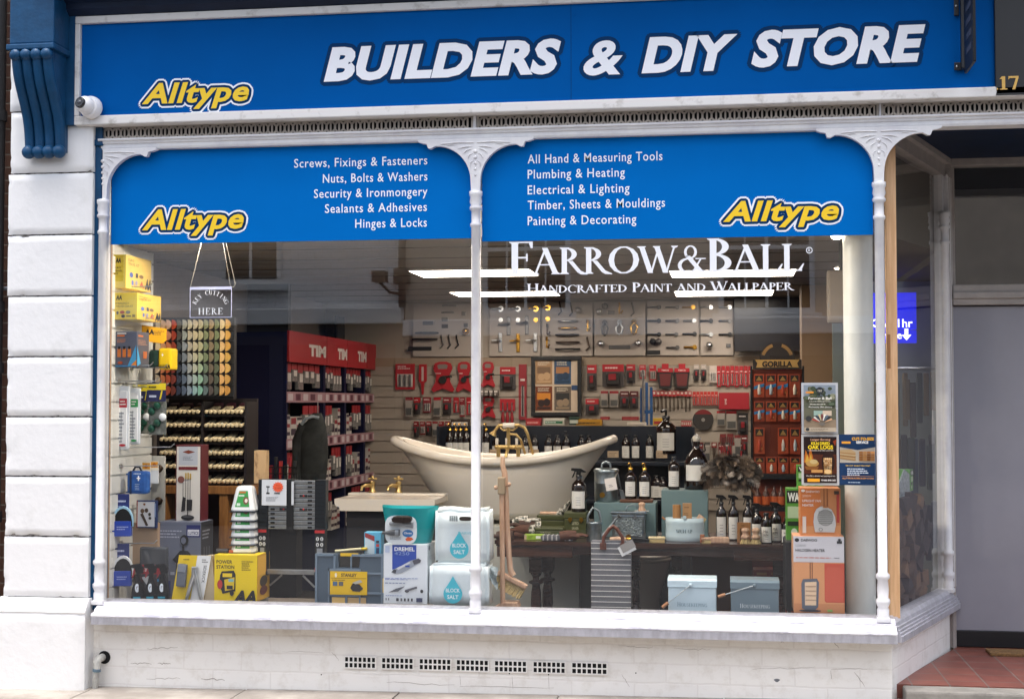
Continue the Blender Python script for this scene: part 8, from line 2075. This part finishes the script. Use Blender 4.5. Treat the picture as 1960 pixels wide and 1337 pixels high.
mb = MB(); a, b = at(1440, 970, 1.9)[0], at(1512, 970, 1.9)[0]; mb.box(a, b, 1.84, 2.0, z - .03, z - .0005, BLACK); mb.box(a, a + .02, 1.85, 1.99, FLOORZ, z - .0301, BLACK); mb.box(b - .02, b, 1.85, 1.99, FLOORZ, z - .0301, BLACK); solo(mb, 'low_shelf', 'low black shelf carrying the brown glue bottles', 'shelf')
# ---------------------------------------------------------------- posters on the glass
def poster(label, px0, py0, px1, py1, els, border, base, Y=.012):
    X0, X1, Z0, Z1 = rect(px0, py0, px1, py1, Y)
    mb = MB(); mb.box(X0, X1, Y, Y + .0012, Z0, Z1, C(border, .4))
    bw = .012 if border != base else .004
    x0, x1, z0, z1 = X0 + bw, X1 - bw, Z0 + bw, Z1 - bw
    printed(mb, x0, x1, z0, z1, Y - .0004, [('r', 0, 0, 1, 1, base)] + els)
    return solo(mb, 'poster', label, 'poster')
rnd = random.Random(5)
fol = [('e', rnd.uniform(.05, .95), rnd.uniform(.55, .93), rnd.uniform(.04, .1), rnd.uniform(.02, .05), rnd.choice(['#4d5638', '#6b6a4a', '#39452f', '#8a8a70', '#54604a'])) for q in range(46)]
fan_ = []
for q in range(9):
    a0, a1 = R_(160 - q * 16), R_(160 - q * 16 - 11)
    c = ['#b5453a', '#d8d2c6', '#38404c', '#c9b78f', '#7a3a3a', '#e4ded2', '#5a6a78', '#2c3038', '#cfa07a'][q]
    fan_.append(('p', [(.56 + .10 * math.cos(a0), .19 + .05 * math.sin(a0)), (.56 + .34 * math.cos(a0), .19 + .19 * math.sin(a0)), (.56 + .34 * math.cos(a1), .19 + .19 * math.sin(a1)), (.56 + .10 * math.cos(a1), .19 + .05 * math.sin(a1))][::-1], c))
poster('white bordered garden poster for a Farrow & Ball colour consultation', 1534, 732, 1604, 830,
       [('p', [(.0, .7), (1, .8), (1, 1), (0, 1)], '#a9b4c0')] + fol + [('r', 0, .0, 1, .26, '#8d7a62'), ('r', 0, .26, 1, .50, '#5d5c48'), ('r', 0, 0, 1, .09, '#b5a58e'), ('e', .5, .88, .12, .075, '#20262c'), ('t', 'F&B', .5, .855, .045, '#c9c4b4', {'align': 'c', 'w': .13}), ('r', .06, .82, .30, .86, '#d98a2c'), ('t', 'Farrow & Ball', .5, .69, .055, '#f2eee4', {'align': 'c', 'w': .72, 'bold': .01}), ('t', 'COLOUR CONSULTATION', .5, .635, .022, '#eee8da', {'align': 'c', 'w': .68}), ('l', .18, .57, .84, .605, 1, '#d8d2c2'), ('t', 'Wednesday 28th January', .5, .515, .03, '#f2eee4', {'align': 'c', 'w': .74}), ('r', .3, .34, .58, .45, '#8fa89a'), ('r', .58, .34, .86, .45, '#c9b49c'), ('e', .14, .28, .09, .06, '#2a2c2c')] + fan_ + [('e', .56, .17, .09, .04, '#6a6258'), ('e', .1, .05, .06, .035, '#2a2c2c'), ('l', .2, .02, .75, .07, 2, '#6a5f50')], '#e6e6ea', '#7f8068')
logs = [('e', .62 + .034 * (q % 7) + rnd.uniform(-.01, .01), .30 + .045 * (q // 7), .02, .026, rnd.choice(['#d9ac72', '#c99458', '#e4c08c', '#b9824a'])) for q in range(42)]
poster('fiery orange and black poster for kiln dried oak logs', 1534, 831, 1606, 928,
       [('r', 0, .62, 1, 1, '#2c120c'), ('r', 0, 0, 1, .2, '#30140d'), ('r', 0, .2, 1, .62, '#6a3012'), ('p', [(0, .45), (.06, .72), (.14, .56), (.2, .78), (.3, .5), (.24, .36)], '#e07a1c'), ('p', [(.04, .45), (.1, .62), (.16, .5), (.22, .64), (.26, .46)], '#f6c04a'), ('p', [(.88, .9), (.96, .8), (1, .95)], '#b8481c'), ('e', .26, .42, .2, .07, '#e0ac5c'), ('e', .3, .46, .12, .05, '#f0d08c'), ('p', [(.02, .36), (.46, .36), (.40, .28), (.08, .28)], '#a8682c'), ('e', .74, .45, .20, .24, '#3a1c10')] + logs + [('r', .22, .23, .56, .29, '#c08a4a'), ('r', .6, .2, .84, .30, '#b5803f'), ('e', .72, .25, .1, .05, '#dcb67c'),
        ('t', 'Longer Burning', .5, .92, .05, '#f0b48a', {'align': 'c', 'shear': .15, 'w': .6}), ('t', 'KILN DRIED', .5, .83, .062, '#f2d21c', {'align': 'c', 'bold': .03, 'w': .56}), ('t', 'OAK LOGS', .5, .74, .08, '#f2d21c', {'align': 'c', 'bold': .03, 'w': .76}), ('t', '+ KINDLING AND FIRE LIGHTERS', .5, .695, .025, '#f2e6d8', {'align': 'c', 'w': .78}), ('t', 'We offer a delivery and stacking service', .5, .145, .03, '#f2e6d8', {'align': 'c', 'w': .88}), ('r', .1, .03, .47, .10, '#e8a01c'), ('t', '01666 840 265', .52, .05, .035, '#f6efe6', {'w': .43, 'bold': .02})], '#e9e4e0', '#4a1f10')
planks = [('p', [(.0, .52 + .028 * q), (.42, .48 + .03 * q), (.46, .50 + .03 * q), (.30, .62 + .02 * q), (0, .60 + .02 * q)], ['#c99a64', '#dcb684', '#b5844e', '#e4c596'][q % 4]) for q in range(6)]
studs = [('r', .54 + .11 * (q % 4), .48 + .05 * (q // 4), .645 + .11 * (q % 4), .525 + .05 * (q // 4), ['#b5763c', '#c98a4e', '#9c6230', '#d49a5c'][(q * 3) % 4]) for q in range(16)]
poster('dark blue poster for a timber cut-to-size service', 1606, 831, 1677, 928,
       [('r', 0, .44, 1, .78, '#d8cbb8'), ('p', [(0, .76), (.5, .70), (1, .76), (1, .82), (0, .82)], '#0f3a66')] + planks + studs + [('t', 'CUT-TO-SIZE', .34, .90, .06, '#f2b21c', {'bold': .03, 'w': .62}), ('t', 'SERVICE', .46, .835, .05, '#f4f4f2', {'bold': .03, 'w': .34}), ('r', .05, .83, .30, .875, '#e09a2c'), ('t', 'WE CUT WHILE YOU WAIT', .5, .37, .028, '#f2c23c', {'align': 'c', 'bold': .01, 'w': .7}), ('l', .2, .18, .8, .34, 4, '#dbe4ee'), ('t', 'ALLTYPE BUILDERS & DIY STORE', .5, .115, .03, '#f2a83c', {'align': 'c', 'bold': .01, 'w': .88}), ('r', .04, .17, .96, .175, '#c98a3c'), ('l', .22, .03, .8, .06, 1, '#c4d4e4')], '#123f6e', '#123f6e')
# ================================================================ SEEN THROUGH THE SPLAYED SIDE WINDOW
NEON = mat('lit_blue_sign', '#1420f0', .5, emit=.38); NW = mat('lit_white_sign_letters', '#f2f2ff', .5, emit=.9)
Ys = 3.0
X0, X1, Z0, Z1 = rect(1668, 560, 1754, 656, Ys)
t = thing('lit_sign', 'lit blue sign with white lettering seen through the side window', 'lit sign', ((X0 + X1) / 2, Ys, Z0))
I = Matrix.Translation((-(X0 + X1) / 2, -Ys, -Z0)); zm = at(1715, 631, Ys)[1]
mb = MB(I); mb.box(X0, X1, Ys, Ys + .06, Z0, zm - .004, NEON); mb.box(X0, X1, Ys, Ys + .06, zm + .004, Z1, NEON); mb.build('light_box', t)
mb = MB(I); hh = .10
mb.text('Keys 1hr', at(1747, 626, Ys)[0], at(1700, 626, Ys)[1], Ys - .002, .062, NW, 'r', .012); mb.text('here', at(1726, 649, Ys)[0], at(1700, 648, Ys)[1], Ys - .002, .055, NW, 'r', .012)
x = at(1735, 645, Ys)[0]; z = at(1735, 651, Ys)[1]
mb.poly([(x + a, Ys - .002, z + b) for a, b in ((0, 0), (.034, .04), (.013, .04), (.013, .085), (-.013, .085), (-.013, .04), (-.034, .04))], NW); mb.build('lettering', t)
mb = MB(); X0, X1, Z0, Z1 = rect(1600, 657, 1790, 1200, 3.1); mb.box(X0, X1 + .4, 3.3, 3.35, FLOORZ, CEIL - .01, mat('pale_green_panel', '#7f8a82', .6)); solo(mb, 'pale_partition', 'pale grey green partition below the lit blue sign', 'partition')
# clothes rail of dark tools
t = thing('tool_rail', 'rail of dark hanging tools seen low through the side window', 'rail', (at(1735, 800, 2.4)[0], 2.4, FLOORZ))
z0 = at(1735, 705, 2.4)[1] - FLOORZ
mb = MB(); mb.tube([(-.25, 0, z0), (.25, 0, z0)], .01, STEEL, 8); mb.tube([(-.24, 0, 0), (-.24, 0, z0)], .012, STEEL, 8); mb.tube([(.24, 0, 0), (.24, 0, z0)], .012, STEEL, 8); mb.build('frame', t)
rnd = random.Random(2)
for q in range(12):
    for r in range(3):
        mb = MB(); x = -.22 + q * .04 + rnd.uniform(-.012, .012); zt3 = z0 - .02 - r * .42 - rnd.uniform(0, .08); L = rnd.uniform(.26, .44)
        mb.box(x - rnd.uniform(.012, .026), x + rnd.uniform(.012, .026), -.02 + .01 * (q % 3), .02 + .01 * (q % 3), zt3 - L, zt3, C(rnd.choice(['#2a2a26', '#3a3a2c', '#1f2226', '#4a4638', '#2c3a2c', '#6a5a2c', '#3a4a5a'])), .008); mb.build('hanging_tool', t)
# log pile with a bag of kindling
LOGM = [mat('split_log_' + n_, c, .85, var=.4, vscale=14, bump=.4, bscale=30) for n_, c in (('tan', '#8a6844'), ('brown', '#5e4632'), ('dark', '#3a2c22'))]
rnd = random.Random(6)
Mside = RM
k = 0
for r in range(7):
    for c in range(5):
        xx = .42 + c * .19 + rnd.uniform(-.03, .03) + (.09 if r % 2 else 0); zz2 = .40 + r * .088 + rnd.uniform(-.008, .008)
        if xx > rlen - .2: continue
        mb = MB(); n_ = rnd.choice([3, 4]); a0 = rnd.uniform(0, 6); rad = rnd.uniform(.055, .075)
        o = [(rad * math.cos(a0 + q * math.tau / n_ + rnd.uniform(-.3, .3)) * 1.25, rad * math.sin(a0 + q * math.tau / n_ + rnd.uniform(-.2, .2))) for q in range(n_)]
        zmin = min(p[1] for p in o)
        mb.prism([(a, b - zmin) for a, b in o], 0, .16, LOGM[rnd.choices(range(3), [3, 3, 2])[0]])
        pw_ = RM @ Vector((xx, .075, 0))
        solo(mb, 'split_log', 'split firewood log, %s row of the pile from below, %s from the pine batten' % (ORD[r], ORD[c]), 'log', (pw_.x, pw_.y, zz2), math.atan2(rd.y, rd.x) + rnd.uniform(-.12, .12), 'firewood logs in the side window'); k += 1
pw_ = RM @ Vector((.66, .13, 0)); zbag = .40 + 7 * .088 + .03
t = thing('kindling_bag', 'white and clear net bag of kindling lying on the firewood', 'kindling bag', (pw_.x, pw_.y, zbag), math.atan2(rd.y, rd.x))
mb = MB(); 
for q in range(9): mb.tube([(-.20 + rnd.uniform(-.02, .02), .0 + .02 * (q % 4), .02 + .018 * (q // 3)), (.16, .0 + .02 * (q % 4), .02 + .018 * (q // 3))], .011, LOGM[0], 6)
mb.build('kindling', t)
mb = MB(); mb.prism([(.0, -.12), (.1, -.2), (.2, -.16), (.19, .10), (.08, .13), (-.04, .06)], -.02, -.012, mat('clear_goods_film', '#b9c6c8', .1)); mb.build('film', t)
t2 = carton('firelighter_box', 'green WARMA firelighter box on top of the firewood in the side window', 1768, 978, 1790, 1020, .7, .10, '#5a9a3a', WG, group='green firelighter boxes')
pw_ = RM @ Vector((rlen - .45, .12, 0)); t2.location = (pw_.x, pw_.y, zbag); t2.rotation_euler = (0, 0, math.atan2(rd.y, rd.x))
# hanging tag card on the inner frame
pw_ = RM @ Vector((rlen - .22, .05, at(1790, 850, 1.0)[1]))
mb = MB(); mb.box(-.03, .03, -.002, .002, 0, .11, C('#6d6a68')); mb.tube([(-.01, 0, .11), (0, 0, .2), (.01, 0, .11)], .0015, C('#b9b2a6'), 5); solo(mb, 'hanging_card', 'small grey card on a cord inside the side window', 'card', tuple(pw_), math.atan2(rd.y, rd.x))
mb = MB(); pw_ = RM @ Vector((.58, .5, 0)); mb.box(0, .16, -.02, .02, 2.0, 2.3, mat('beige_reel_cover', '#7d7164', .6), .02); mb.tube([(.08, 0, 2.3), (.08, 0, CEIL)], .012, BLACK, 8); solo(mb, 'hanging_reel', 'beige cover of a reel hung from the ceiling behind the side window', 'reel', (pw_.x, pw_.y, 0))
